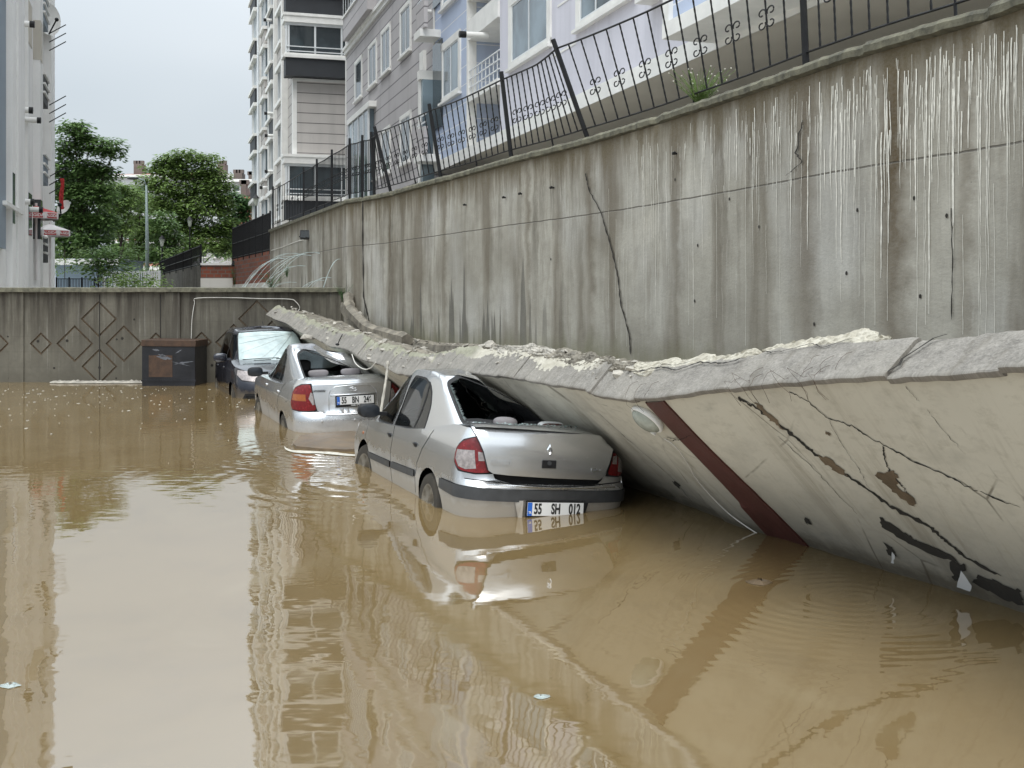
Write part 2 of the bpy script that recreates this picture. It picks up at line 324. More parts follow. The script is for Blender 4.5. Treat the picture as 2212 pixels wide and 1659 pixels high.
M = dict(
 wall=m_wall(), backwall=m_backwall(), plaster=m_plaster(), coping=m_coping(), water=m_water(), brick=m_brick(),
 lime=simple('lime deposit', (.72, .695, .62), .8, 0, .12, 20, .004), crack=simple('crack shadow', (.022, .019, .015), .95),
 moss=simple('mossy concrete edge', (.135, .128, .092), .9, 0, .55, 9, .015), iron=simple('black wrought iron', (.011, .011, .012), .5, .1, .3, 12, spec=.3),
 rubble=simple('broken concrete', (.36, .335, .29), .9, 0, .45, 7, .012), rubble2=simple('dusty broken footing', (.20, .18, .145), .92, 0, .5, 5, .015),
 redpaint=simple('dark red paint', (.070, .017, .012), .6, 0, .25, 3, .003), black=simple('black plastic', (.014, .014, .015), .5, 0, .2, 20, spec=.3),
 rubber=simple('rubber', (.012, .012, .012), .7), chrome=simple('chrome', (.75, .76, .78), .12, 1, .03), tyre=simple('tyre', (.035, .029, .021), .8, 0, .4, 10, .004),
 hub=simple('grey hubcap', (.15, .13, .10), .6, .2, .25, 8), strip=simple('dark grey bumper plastic', (.045, .047, .05), .5, 0, .2, 15),
 gap=simple('panel gap', (.01, .01, .01), .9), silver=m_paint('silver paint', (.54, .545, .55)), silver2=m_paint('pale silver paint', (.60, .61, .625), .60),
 navy=m_paint('dark blue paint', (.010, .011, .020), .50, .2, .25), glass=m_glass('tinted window glass', (.42, .48, .46)), fog=m_glass('crazed windscreen glass', (.4, .45, .45), haze=.85),
 shard=m_glass('green glass crumbs', (.6, .8, .75), haze=.5), headl=m_glass('headlamp cover', (.9, .9, .9), haze=.25),
 red=simple('red lamp lens', (.16, .003, .005), .25, 0, .35, 30, .004, .15), amber=simple('amber lamp lens', (.30, .08, .01), .15, 0, .2, 40, .002, .6),
 clear=simple('clear lamp lens', (.34, .30, .29), .2, .3, .35, 30, .006, .3), platew=simple('plate white', (.74, .74, .73), .4, 0, .05, 5), plateb=simple('plate blue', (.02, .12, .50), .4),
 ink=simple('plate black', (.012, .012, .012), .5), mirror=simple('mirror glass', (.02, .023, .028), .12, 0, .1, 3), seat=simple('grey seat cloth', (.07, .068, .07), .9, 0, .2, 12),
 seatl=simple('mauve grey headrest', (.20, .185, .19), .85, 0, .15, 12), dark=simple('dark cabin trim', (.013, .013, .014), .8),
 rust=simple('rusty brown steel', (.062, .034, .020), .7, .1, .5, 6, .004), boxp=simple('scraped black steel', (.012, .012, .015), .42, .1, .6, 3, .003), scrape=simple('scraped bare metal', (.13, .135, .15), .45, .3, .4, 9),
 cable=simple('white cable', (.62, .60, .55), .6), bark=simple('bark', (.055, .042, .032), .9, 0, .4, 9, .02), foam=simple('white foam', (.50, .475, .41), .9, 0, .3, 20, .003),
 mud=simple('mud soaked board', (.13, .092, .055), .5, 0, .35, 5, .012), leafA=m_trans('fresh green leaves', (.105, .165, .045), (.18, .265, .08)), leafB=m_trans('deep green leaves', (.075, .135, .042), (.135, .22, .07)),
 leafC=m_trans('dusky green leaves', (.04, .085, .03), (.07, .14, .045)), white=simple('white trim paint', (.80, .79, .76), .7, 0, .08, 2), whitepvc=simple('white pvc', (.72, .74, .75), .4, 0, .04, 4),
 gfac=m_facade('grey lilac render', (.50, .475, .48), .53, .2, .045, (.13, .12, .13)), bfac=m_facade('pale blue render', (.50, .57, .72), .55, .1, .03, (.80, .80, .82), .8), lfac=m_facade('lilac white render', (.69, .68, .75), 0),
 tfac=m_facade('taupe render', (.50, .47, .445), .55, .4, .045, (.085, .08, .08)), wfac=m_facade('off white render', (.90, .89, .87), 0), wfac2=m_facade('beige grey render', (.68, .655, .61), 0), soff=simple('taupe soffit render', (.56, .52, .45), .85, 0, .06, 1),
 charc=simple('charcoal balcony panel', (.028, .031, .036), .6, 0, .2, 2), pane=m_pane('window pane'), paneb=m_pane('sky lit pane', (.10, .13, .15)), flash=simple('grey blue cladding', (.26, .31, .36), .7, 0, .1, 1),
 roof=simple('red roof tiles', (.30, .085, .055), .8, 0, .3, 1.5, .02), farw=simple('far white render', (.60, .61, .62), .8, 0, .06, .4), farp=simple('salmon render', (.55, .22, .16), .8, 0, .1, .4), chim=simple('brown chimney', (.16, .13, .115), .9, 0, .2, 1),
 awred=simple('red canvas', (.46, .03, .03), .7, 0, .15, 5), awwh=simple('white canvas', (.72, .68, .67), .7, 0, .06, 3), pole=simple('grey green lamp pole', (.24, .29, .28), .5, .4, .1, 4),
 ground=simple('silted ground', (.14, .12, .09), .9, 0, .3, .6), pave=simple('grey paving', (.38, .37, .34), .9, 0, .2, .7), blueshed=simple('pale blue sheet cladding', (.28, .36, .44), .6, 0, .12, .7),
 lensg=simple('frosted lamp glass', (.36, .38, .33), .25, 0, .2, 12, spec=.3), bulb=simple('white bulb', (.75, .75, .70), .4), spray=m_glass('water spray', (.9, .92, .93), haze=.9), plastic=m_glass('clear plastic', (.85, .9, .92), haze=.45))

# ---------------------------------------------------------------- water and ground
def sheet(name, x0, x1, y0, y1, z, m, kind='structure', nx=1, ny=1):
    b = MB(); b.grid([[(lerp(x0, x1, i/nx), lerp(y0, y1, j/ny), z) for i in range(nx+1)] for j in range(ny+1)])
    return tag(b.build(name, m), kind=kind)
sheet('water', -40, 7, -12, 24.6, 0, M['water'])
sheet('ground', -900, 900, -300, 1500, -.55, M['ground'])
TOPZ = 3.85
def topY(y): return (TOPZ-H)*F_/(HY-y)
# plan of the standing retaining wall, read off its level top edge; starts behind the camera on the right
KS = 2500/1650
WP = [(4.05, .6), (3.95, 3.2), (3.66, 6.2)]
for px, py in ((2175, 0), (1900, 85), (1724, 145), (1600, 190), (1480, 230), (1400, 257), (1258, 300), (1100, 341), (1000, 370), (900, 397), (830, 417), (748, 431)):
    Y = topY(py); WP.append(((px-HX)/F_*Y, Y))
WC = catmull([(a, b, 0) for a, b in WP], 6)
def arc(P):
    s = [0]
    for a, b in zip(P, P[1:]): s.append(s[-1]+(b-a).length)
    return s
WS = arc(WC)
U0 = None
def arc2(P): return arc([Vector((p.x, p.y/KS, 0)) for p in P])
WSO = arc2(WC)
def remap(x, A, B):
    x = max(A[0], min(A[-1], x))
    for i in range(len(A)-1):
        if A[i+1] >= x: return B[i]+(B[i+1]-B[i])*(x-A[i])/max(1e-9, A[i+1]-A[i])
    return B[-1]
def wall_at(s):
    s = max(0, min(WS[-1]-1e-6, s))
    for i in range(len(WS)-1):
        if WS[i+1] >= s:
            t = (s-WS[i])/(WS[i+1]-WS[i]); p = WC[i].lerp(WC[i+1], t)
            a, b = WC[max(i-1, 0)], WC[min(i+2, len(WC)-1)]
            d = (b-a).normalized(); return p, d, Vector((-d.y, d.x, 0))   # outward normal = left of travel
def s_at_px(px):
    lo, hi = WS[10], WS[-1]
    for _ in range(40):
        m = (lo+hi)/2; p = wall_at(m)[0]
        if p.x/p.y*F_+HX > px: lo = m
        else: hi = m
    return lo
# u coordinate used by the stain material: 0 at the right edge of the photo
SR = s_at_px(2212)
tu_w = lambda s: remap(s, WS, WSO)-remap(SR, WS, WSO)
s_of = lambda u: remap(u+remap(SR, WS, WSO), WSO, WS)
def zbot(s):
    p = wall_at(s)[0]; px = p.x/max(p.y, .5)*F_+HX if p.y > 3 else 3000
    yb = interp([(748, 650), (765, 690), (800, 712), (835, 728), (950, 746), (1080, 752), (1200, 772), (1400, 790), (2212, 760), (3000, 760)], px)
    return max(.45, H+(HY-yb)/F_*max(p.y, 6.8))
rw = empty('retaining_wall', (3.4, 5.1, 0), 'tall pale concrete retaining wall streaked with brown stains and white lime', 'retaining wall')
def local(root, P): 
    o = Vector(root.location); return [Vector(p)-o for p in P]
# face with slight waviness
b = MB(); rows = []; uvs = []; n = 230
ss_ = [lerp(0, WS[-1], i/n) for i in range(n+1)]
for s in ss_:
    p, d, nn = wall_at(s); z0 = zbot(s); col = []
    if p.y < 16.5: z0 = min(z0, .55)
    for j in range(15):
        z = lerp(z0, TOPZ-.10, j/14); off = .018*noise.noise(Vector((s*.8, z*.7, 1)))+.006*noise.noise(Vector((s*5, z*4, 3)))
        # the wall leans and kinks slightly at the long crack
        q = p+nn*off; col.append((q.x, q.y, z)); uvs.append((tu_w(s), z))
    rows.append(col)
b.grid(rows); fo = b.build('concrete_face', M['wall'], None, True, uv=uvs)
me = fo.data; me.transform(Matrix.Translation(-Vector(rw.location))); fo.parent = rw
def wall_ribbon(name, m, segs, thick=.004, parent=rw, smooth=False, origin=None):
    """flat patches lying on the wall: each seg = list of (s, z, half width)"""
    b = MB()
    for seg in segs:
        A, B = [], []
        for s, z, hw in seg:
            p, d, nn = wall_at(s); q = p+nn*(.018*noise.noise(Vector((s*.8, z*.7, 1)))+.006*noise.noise(Vector((s*5, z*4, 3)))+thick)
            hw *= 1.45; A.append((q.x-d.x*hw, q.y-d.y*hw, z)); B.append((q.x+d.x*hw, q.y+d.y*hw, z))
        b.ribbon(A, B)
    b.v = [tuple(Vector(v)-Vector(parent.location)) for v in b.v]
    return b.build(name, m, parent)
# coping slab, thin, chipped
b = MB(); R = random.Random(3); prof = lambda e: ((-.02+e*.4, TOPZ-.10), (.055+e, TOPZ-.085), (.06+e, TOPZ-.035), (.03+e, TOPZ), (-.34, TOPZ+.01), (-.34, TOPZ-.11))
P = []
for i in range(n*2+1):
    s = WS[-1]*i/(2*n); p, d, nn = wall_at(s); e = .018*noise.noise(Vector((s*9, 0, 0)))+.02*noise.noise(Vector((s*2.3, 4, 0)))
    if noise.noise(Vector((s*3.1, 9, 0))) > .32: e -= .035
    P.append([(p.x+nn.x*a, p.y+nn.y*a, z+.008*noise.noise(Vector((s*7, z*9, 2)))) for a, z in prof(e)])
b.grid(P); b.v = [tuple(Vector(v)-Vector(rw.location)) for v in b.v]; b.build('coping', M['moss'], rw)
# lime streaks
R = random.Random(11); segs = []
for k in range(290):
    u = abs(R.gauss(0, 1))*1.6 if R.random() < .55 else R.uniform(0, 4.6)
    if u > 4.9: continue
    s = s_of(u-.1); z1 = TOPZ-.18-abs(R.gauss(0, .28)); ln = R.choice((.15, .3, .3, .5, .8, 1.3))*R.uniform(.5, 1.2); w0 = R.choice((.0012, .0018, .0025, .004))*R.uniform(.8, 1.3)
    m_ = max(5, int(ln/.035)); seg = []; dr = R.uniform(-.01, .01)
    for i in range(m_+1):
        t = i/m_; seg.append((s+dr*t+.006*noise.noise(Vector((k*3.1, t*ln*7, 0))), z1-ln*t, w0*(.35+.65*min(1, (1-t)*3))*(1+.9*noise.noise(Vector((k, t*ln*26, 5))))))
    segs.append(seg)
for k in range(26):          # long thin ones that run to the foot
    s = s_of(R.uniform(.1, 4.9)); z1 = R.uniform(2.2, 3.5); ln = z1-R.uniform(1.2, 1.9)
    segs.append([(s+.012*noise.noise(Vector((k*5, i*.3, 1))), z1-ln*i/20, .0013*(1+.8*noise.noise(Vector((k, i*.9, 2))))) for i in range(21)])
wall_ribbon('lime_streaks', M['lime'], segs, .006)
# cracks and shutter joints
def px_s(px, z=None): return s_at_px(px)
def crack(pts, hw, seed=0, jit=.02, n=8):
    R = random.Random(seed); out = []
    for (a, b_), (c, d_) in zip(pts, pts[1:]):
        for i in range(n):
            t = i/n; out.append((lerp(a, c, t)+R.uniform(-jit, jit), lerp(b_, d_, t), hw*R.uniform(.45, 1.35)))
    out.append((pts[-1][0], pts[-1][1], hw*.3)); return out
def wz(px, py):
    s = s_at_px(px); return (s, H+(HY-py)/F_*wall_at(s)[0].y)
wall_ribbon('crack', M['crack'], [crack([wz(1268, 375), wz(1276, 410), wz(1302, 462), wz(1325, 540), wz(1338, 600), wz(1345, 660), wz(1362, 720), wz(1364, 765)], .011, 1, .012),
    crack([wz(784, 425), wz(785, 520), wz(786, 640), wz(800, 700)], .016, 2, .006), crack([wz(2058, 450), wz(2062, 560), wz(2060, 690)], .004, 3, .006),
    crack([wz(1735, 260), wz(1722, 330), wz(1737, 350), wz(1700, 380)], .008, 4, .02)], .016)
wall_ribbon('tie_holes', M['crack'], [[(wz(x, y)[0]-.0, wz(x, y)[1]+dz, .010*sqrt(max(0, 1-(dz/.018)**2))) for dz in (-.018, -.012, 0, .012, .018)] for x, y in
    ((1854, 454), (1642, 490), (1460, 388), (1578, 430), (2047, 466), (1976, 428), (1508, 530), (1190, 560), (1990, 640), (1760, 700), (1500, 650), (1830, 590))], .008)
for x, y in ((1008, 442), (1093, 426), (1128, 418), (1196, 405), (1463, 331)):
    s, z = wz(x, y); p, d, nn = wall_at(s); b = MB(); a = p+Vector((0, 0, z)); b.tube([a-nn*.03, a+nn*.06+Vector((0, 0, -.01))], .012, 8)
    b.tube([a+nn*.055+d*.0, a+nn*.062-d*.07], .011, 8); b.v = [tuple(Vector(v)-Vector(rw.location)) for v in b.v]; b.build('weep_pipe', M['iron'], rw)

# far stretch of the same wall past the corner, brick stretches beyond
fw = empty('far_retaining_wall', (-5, 19, 0), 'streaked concrete wall beyond the corner with a floodlight on it', 'retaining wall')
C0 = Vector((WC[-1].x, WC[-1].y, 0)); C1 = Vector(((583-HX)/F_*topY(495), topY(495), 0))
b = MB(); rows = []; uvs = []
nf = Vector((-(C1-C0).y, (C1-C0).x, 0)).normalized()
for i in range(41):
    p = C0.lerp(C1, i/40); col = []
    for j in range(10):
        z = lerp(.4, TOPZ-.08, j/9); col.append(Vector((p.x, p.y, z))+nf*.01*noise.noise(Vector((i*.5, z, 0)))-Vector(fw.location)); uvs.append((9.6+i*.19, z))
    rows.append(col)
b.grid(rows); b.build('concrete_face', M['wall'], fw, True, uv=uvs)
b = MB(); P = []
for i in range(41):
    p = C0.lerp(C1, i/40); P.append([Vector((p.x, p.y, z))+nf*a-Vector(fw.location) for a, z in ((0, TOPZ-.1), (.05, TOPZ-.09), (.05, TOPZ-.02), (0, TOPZ), (-.35, TOPZ), (-.35, TOPZ-.1))])
b.grid(P); b.build('coping', M['moss'], fw)
def oriented_wall(name, A, B, z0, z1, thick, m, parent, side=1):
    A = Vector(A); B = Vector(B); d = (B-A).normalized(); nrm = Vector((-d.y, d.x, 0))*thick*side; b = MB(); o = Vector(parent.location)
    c = [A, B, B-nrm, A-nrm]; b.hexa([Vector((p.x, p.y, z0))-o for p in c]+[Vector((p.x, p.y, z1))-o for p in c]); return b.build(name, m, parent)
C1b = C1+Vector((.0, .05, 0)); Yb = 43.2; C2 = Vector(((503-HX)/F_*Yb, Yb, 0)); C3 = Vector(((434-HX)/F_*Yb, Yb-.0, 0)); C4 = Vector(((345-HX)/F_*63.6, 63.6, 0))
bw = empty('brick_wall', tuple(C2), 'red brick wall on a grey footing past the concrete walls', 'wall')
zb = lambda py, Y: H+(HY-py)/F_*Y
oriented_wall('brick_course', C1b, C2, 2.25, 3.2, .3, M['brick'], bw); oriented_wall('footing', C1b+nf*.04, C2+nf*.04, 0, 2.25, .3, M['wfac2'], bw)
oriented_wall('brick_course', C2, C3, zb(601, Yb), zb(573, Yb), .3, M['brick'], bw); oriented_wall('footing', C2+Vector((0, -.05, 0)), C3+Vector((0, -.05, 0)), 0, zb(601, Yb), .3, M['wfac2'], bw)
oriented_wall('cap', C2+Vector((.2, -.06, 0)), C3+Vector((0, -.06, 0)), zb(573, Yb), zb(568, Yb), .42, M['white'], bw)
gw = empty('ramp_wall', tuple(C3), 'dark grey concrete ramp wall under a bar fence left of the brick wall', 'wall')
oriented_wall('concrete_face', C3, C4, 0, zb(572, Yb), .3, M['backwall'], gw); 
# raised grounds behind the walls
b = MB(); P = [Vector((p.x, p.y, TOPZ-.12)) for p in WC[::3]]+[Vector((C0.x, C0.y, TOPZ-.12)), Vector((C1.x, C1.y, TOPZ-.12)), Vector((-9, 50, TOPZ-.12)), Vector((-40, 150, TOPZ-.12)), Vector((60, 150, TOPZ-.12)), Vector((60, -5, TOPZ-.12))]
nn_ = len(P); P2 = [Vector((p.x+(.2 if i < nn_-4 else 0), p.y, p.z)) for i, p in enumerate(P)]
b.add(P2, [tuple(range(nn_))]); tag(b.build('terrace', M['pave']), kind='structure')
b = MB(); b.add([(-120, 24.95, 1.35), (-3.6, 24.95, 1.35), (-7.4, 35.3, 1.4), (-11, 44, 1.45), (-25, 91, 1.5), (-45, 200, 1.6), (-160, 200, 1.6)], [(0, 1, 2, 3, 4, 5, 6)]); tag(b.build('yard', M['pave']), kind='structure')

# ---------------------------------------------------------------- end wall with diamond grooves
YB = 24.5
ew = empty('end_wall', (-7.5, YB, 0), 'low dark stained concrete wall across the yard with grooved diamond patterns', 'wall')
def bxz(px, py): return ((px-HX)/F_*YB, H+(HY-py)/F_*YB)
ZT = bxz(0, 631)[1]
dia = []
for cx, cy, r in ((213.8, 689, 39.5), (161.6, 742.3, 40), (268, 742.3, 40), (215, 791.5, 39), (88.6, 742.3, 24.5), (337, 742.3, 24.5), (435.5, 739, 23), (505, 739, 40), (555, 689, 41), (608, 742, 40), (555, 791, 40), (680, 742, 24), (-20, 742, 40), (-74, 689, 39.5), (-128, 742, 40), (-74, 791, 39)):
    x, z = bxz(cx, cy); dia.append((x, z, r/F_*YB))
gwid = .052
pil = [bxz(p, 0)[0] for p in (36, 374)]+[bxz(722, 0)[0]]
verts, edges = [], []
def addpoly(pts, closed=True):
    o = len(verts); verts.extend(Vector(p) for p in pts); n_ = len(pts)
    edges.extend((o+i, o+(i+1) % n_) for i in range(n_))
X0, X1 = -17, C0.x+.05
addpoly([(X0, -.3), (X1, -.3), (X1, ZT), (X0, ZT)])
for x, z, r in dia:
    for q in (r, r-gwid): addpoly([(x-q, z), (x, z-q), (x+q, z), (x, z+q)])
V, E_, T_, _, _, _ = delaunay_2d_cdt(verts, edges, [], 0, 1e-5)
def in_dia(c):
    for x, z, r in dia:
        k = abs(c[0]-x)+abs(c[1]-z)
        if r-gwid < k < r: return True
    return False
b = MB(); o = Vector(ew.location); keep = [t for t in T_ if not in_dia(sum((V[i] for i in t), Vector((0, 0)))/3)]
b.add([Vector((p.x, YB, p.y))-o for p in V], keep)
b.build('concrete_face', M['backwall'], ew)
b = MB()
for x, z, r in dia:
    dpt = .035
    ro = [(x-r, z), (x, z-r), (x+r, z), (x, z+r)]; q = r-gwid; ri = [(x-q, z), (x, z-q), (x+q, z), (x, z+q)]
    for i in range(4):
        j = (i+1) % 4
        A, B_, C_, D_ = ro[i], ro[j], ri[j], ri[i]
        b.add([Vector((A[0], YB+dpt, A[1]))-o, Vector((B_[0], YB+dpt, B_[1]))-o, Vector((C_[0], YB+dpt, C_[1]))-o, Vector((D_[0], YB+dpt, D_[1]))-o], [(0, 1, 2, 3)])
        for E1, E2 in ((A, B_), (D_, C_)):
            b.add([Vector((E1[0], YB, E1[1]))-o, Vector((E2[0], YB, E2[1]))-o, Vector((E2[0], YB+dpt, E2[1]))-o, Vector((E1[0], YB+dpt, E1[1]))-o], [(0, 1, 2, 3)])
b.build('diamond_grooves', M['mud'], ew)
b = MB()
for p in pil: b = MB(); b.box(p-.16-o.x, p+.16-o.x, -.035, .02, -.3, ZT-.002); b.build('pilaster', M['backwall'], ew, bevel=.012)
b = MB(); P = []
for i in range(121):
    x = lerp(X0, X1, i/120); e = .012*noise.noise(Vector((x*3, 1, 0))); P.append([Vector((x, YB+y, z+.006*noise.noise(Vector((x*2, y*5, 0)))))-o for y, z in ((0, ZT), (-.09+e, ZT+.002), (-.095+e, ZT+.085), (.0, ZT+.10), (.4, ZT+.10), (.4, -.3))])
b.grid(P); b.build('coping', M['moss'], ew)
b = MB(); R = random.Random(5)
for x, y in ((215, 794), (117, 795), (458, 789), (252, 733), (264, 731), (330, 733), (82, 737), (145, 736), (17, 727), (290, 690), (251, 817), (21, 817)):
    a, z = bxz(x, y); b.tube([Vector((a, YB-.004, z))-o, Vector((a, YB+.03, z))-o], R.choice((.018, .022, .03)), 9)
b.build('tie_holes', M['crack'], ew)
b = MB(); x = bxz(215, 0)[0]; b.box(x-.012-o.x, x+.012-o.x, -.003, .003, 0, ZT-.05); x = bxz(365, 0)[0]; b.box(x-.19-o.x, x-.165-o.x, -.003, .003, 0, ZT-.05); x = bxz(27, 0)[0]; b.box(x-.02-o.x, x+.005-o.x, -.003, .003, 0, ZT-.05); b.build('joint', M['crack'], ew)
# pale drip on the wall near the corner
b = MB(); a, z = bxz(713, 640); b.ribbon([Vector((a-.03+.012*noise.noise(Vector((i, 0, 0))), YB-.006, z-i*.055))-o for i in range(12)], [Vector((a+.03+.015*noise.noise(Vector((i, 5, 0))), YB-.006, z-i*.055))-o for i in range(12)]); b.build('lime_streak', M['lime'], ew)
# cable hung on it
pts = [(414, 735), (416, 690), (421, 655), (427, 644), (500, 643), (560, 645), (625, 646), (640, 652), (648, 665), (640, 678)]
b = MB(); b.tube(catmull([(bxz(x, y)[0], YB-.03-.012*(i % 2), bxz(x, y)[1]) for i, (x, y) in enumerate(pts)], 4), 0.008, 6)
tag(b.build('cable', M['cable']), 'thin white cable strung along the top of the diamond patterned wall', 'cable')

# ---------------------------------------------------------------- fallen wall
# stations: outer top edge (x,y,z); base lies AW behind it along the fall direction
AW = 1.19
ST = [(-5.08, 24.15, 1.44), (-4.84, 23.6, 1.41), (-3.93, 21.5, 1.22), (-3.24, 19.5, 1.08), (-2.22, 16.5, 1.01), (-1.37, 14.0, .92), (-.65, 12.3, 1.01), (-.14, 11.0, 1.068), (.36, 9.7, 1.052), (.65, 8.9, 1.087), (.99, 8.11, 1.106), (1.35, 7.3, 1.207), (1.62, 6.7, 1.297), (1.95, 6.0, 1.398), (2.28, 5.25, 1.482), (2.6, 4.3, 1.56), (2.95, 2.8, 1.6)]
SO = [a.lerp(c, .65) for a, c in zip(catmull(ST, 12), [Vector(ST[min(i//12, len(ST)-1)]).lerp(Vector(ST[min(i//12+1, len(ST)-1)]), (i % 12)/12) for i in range((len(ST)-1)*12+1)])]; SS = arc(SO); iR = min(range(len(SO)), key=lambda i: (SO[i].x/max(SO[i].y, .1)*F_+HX-2212)**2)
SSO = arc2(SO); tu = lambda u: remap(SS[iR], SS, SSO)-remap(SS[iR]-u, SS, SSO)
S0 = SS[iR]      # u = 0 at right edge of the photo, growing away
def st_at(u):
    s = max(0, min(SS[-1]-1e-5, S0-u))
    for i in range(len(SS)-1):
        if SS[i+1] >= s:
            t = (s-SS[i])/(SS[i+1]-SS[i]); p = SO[i].lerp(SO[i+1], t); d = SO[min(i+4, len(SO)-1)]-SO[max(i-3, 0)]; d.z = 0; d.normalize()
            N = Vector((-d.y, d.x, 0))      # candidate
            if N.y > 0: N = -N               # points to the camera side
            return p, N, -d
def slab_pt(u, q, off=0):
    """q = distance up the face from the water line (0) to the outer edge (L)"""
    p, N, d = st_at(u); base = Vector((p.x, p.y, 0))-N*AW; Ld = sqrt(AW**2+p.z**2); f = q/Ld
    r = base+N*(AW*f)+Vector((0, 0, p.z*f)); nrm = (N*p.z-Vector((0, 0, AW))).normalized()     # face normal, down and outward
    bend = .018*sin(u*2.3)*f+.03*noise.noise(Vector((u*.9, q*.9, 0)))
    return r+nrm*(off+bend), Ld, nrm
UMAX, UMIN = S0, S0-SS[-1]
brk = [(5.85, .045), (5.2, -.03), (4.45, .03), (3.02, -.05), (2.5, .03), (1.62, -.02), (.55, .02)]
def edge_e(u):
    e = .015*noise.noise(Vector((u*6, 0, 7)))
    for ub, a in brk:
        if tu(u) > ub: e += a*.6
    return e*.8
def u_px(px):
    lo, hi = -1.5, UMAX
    for _ in range(40):
        m = (lo+hi)/2; p = st_at(m)[0]
        if p.x/p.y*F_+HX > px: lo = m
        else: hi = m
    return lo
fs_ = empty('fallen_wall', (1.2, 5.2, 0), 'toppled cream painted wall with stone capping lying against the silver cars', 'fallen wall')
OF = Vector(fs_.location); NU = 330
us = [lerp(UMIN, UMAX, i/NU) for i in range(NU+1)]
rows = []; uvs = []
for u in us:
    col = []; _, Ld, _ = slab_pt(u, 0)
    for j in range(14):
        q = lerp(-.35, Ld, j/13); p, _, _ = slab_pt(u, q, edge_e(u)); col.append(p-OF); uvs.append((tu(u), q))
    rows.append(col)
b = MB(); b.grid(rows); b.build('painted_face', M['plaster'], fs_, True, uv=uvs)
TH = .26
def cop_pt(u, a, lift=0, zz=0):
    """point on the top end of the wall: a = 0 at outer edge .. TH at inner edge"""
    p, Ld, nrm = slab_pt(u, slab_pt(u, 0)[1], edge_e(u)); _, N, d = st_at(u); up = (N*AW+Vector((0, 0, st_at(u)[0].z))).normalized()
    return p-nrm*a+up*lift+Vector((0, 0, zz))
# stone capping: thin slab with a rough sawn front, broken into pieces with small steps
cuts = [UMAX, u_px(700), u_px(780), u_px(960), u_px(1120), u_px(1290), u_px(1385), u_px(1592), u_px(1935), u_px(2180), UMIN]
R = random.Random(21)
for k, (ua, ub) in enumerate(zip(cuts, cuts[1:])):
    b = MB(); P = []; uvs = []; st_ = R.uniform(-.012, .02); tl = R.uniform(-.008, .012); nn_ = max(8, int((ua-ub)/.06))
    thk = .045
    for i in range(nn_+1):
        u = lerp(ua-.004, ub+.004, i/nn_); w_ = TH+.02+.05*noise.noise(Vector((u*2.2, 3, 0)))+.025*noise.noise(Vector((u*11, 3, 0)))
        fr = .03+.004*noise.noise(Vector((u*14, 8, 0)))+tl*(i/nn_)*1.5
        prof_ = [(-fr+.01, -.006), (-fr, .006), (-fr-.003, thk-.006), (-fr+.006, thk)]+[(lerp(-fr+.02, w_, j/7), thk+.004*noise.noise(Vector((u*8, j*2, 0)))+(.0 if j < 7 else -.01)) for j in range(8)]+[(w_, -.05)]
        P.append([cop_pt(u, a, l+st_)-OF for a, l in prof_]); uvs += [(tu(u), max(0, a)) for a, l in prof_]
    b.grid(P); b.add(P[0], [tuple(range(len(P[0])))]); uvs += uvs[:len(P[0])]; b.add(P[-1], [tuple(range(len(P[0])))[::-1]]); uvs += uvs[-2*len(P[0]):-len(P[0])]
    b.build('capping_stone', M['coping'], fs_, 35, uv=uvs)
# back of the wall, hidden rubble side
b = MB(); rows = []
for u in us[::4]:
    rows.append([cop_pt(u, TH)-OF, cop_pt(u, TH, -.5)-OF, Vector((*(st_at(u)[0].xy-st_at(u)[1].xy*1.9), -.3))-OF])
b.grid(rows); b.build('back_face', M['rubble2'], fs_, True)
# raised broken crusts on the capping
def crust(u0, u1, a0, a1, seed, m, lift=.006, name='broken_crust'):
    b = MB(); n_ = int((u0-u1)/.018); G = []; uvs = []; K = 12
    for k in range(K+1):
        row = []
        for i in range(n_+1):
            t = i/n_; w_ = sin(pi*min(1, max(0, t)))**.35; c = (a0+a1)/2+.03*noise.noise(Vector((t*5, seed, 2))); h = (a1-a0)/2*w_; f = k/K*2-1; u = lerp(u0, u1, t)
            e = .05*noise.noise(Vector((u*6, seed+k*.12, 0)))+.02*noise.noise(Vector((u*27, seed+(9 if f > 0 else 0), 0)))
            l = .040+lift*(.45+1.1*noise.noise(Vector((u*4, k*.22, seed))))+.014*noise.noise(Vector((u*19, k*.9, seed)))+.009*noise.noise(Vector((u*47, k*2.1, seed)))
            if abs(f) > .99: l = .02
            row.append(cop_pt(u, c+h*f+e*(abs(f)**2), l)-OF); uvs.append((4.0+.9*t+.0*u, .24+.1*k/K))
        G.append(row)
    b.grid(G); return b.build(name, m, fs_, uv=uvs)
crust(u_px(1335), u_px(1600), .16, .36, 1, M['coping']); crust(u_px(1590), u_px(1870), .19, .40, 3, M['coping']); crust(u_px(1030), u_px(1180), .22, .36, 6, M['rubble'], .03)
crust(u_px(1120), u_px(1330), .18, .33, 8, M['rubble2'], .02)
def cap_crack(pts, hw, seed):
    L1 = catmull([(x, a, 0) for x, a in pts], 8); A, B = [], []
    for i, p in enumerate(L1):
        h = hw*(.4+1.2*abs(noise.noise(Vector((i*.5, seed, 0)))))*min(1, .2+i/4, .2+(len(L1)-1-i)/4); j = .012*noise.noise(Vector((i*.7, seed, 3))); u = u_px(p.x); A.append(cop_pt(u, p.y+j-h, .068)-OF); B.append(cop_pt(u, p.y+j+h, .068)-OF)
    return A, B
b = MB()
for k, (pts, hw) in enumerate((([(1345, .19), (1400, .24), (1440, .21), (1480, .25), (1530, .20), (1575, .23)], .010), ([(1600, .27), (1640, .25), (1700, .28), (1740, .25), (1790, .30)], .006), ([(1385, .28), (1430, .26), (1470, .29)], .004))):
    A, B_ = cap_crack(pts, hw, k); b.ribbon(A, B_)
b.build('capping_crack', M['crack'], fs_)
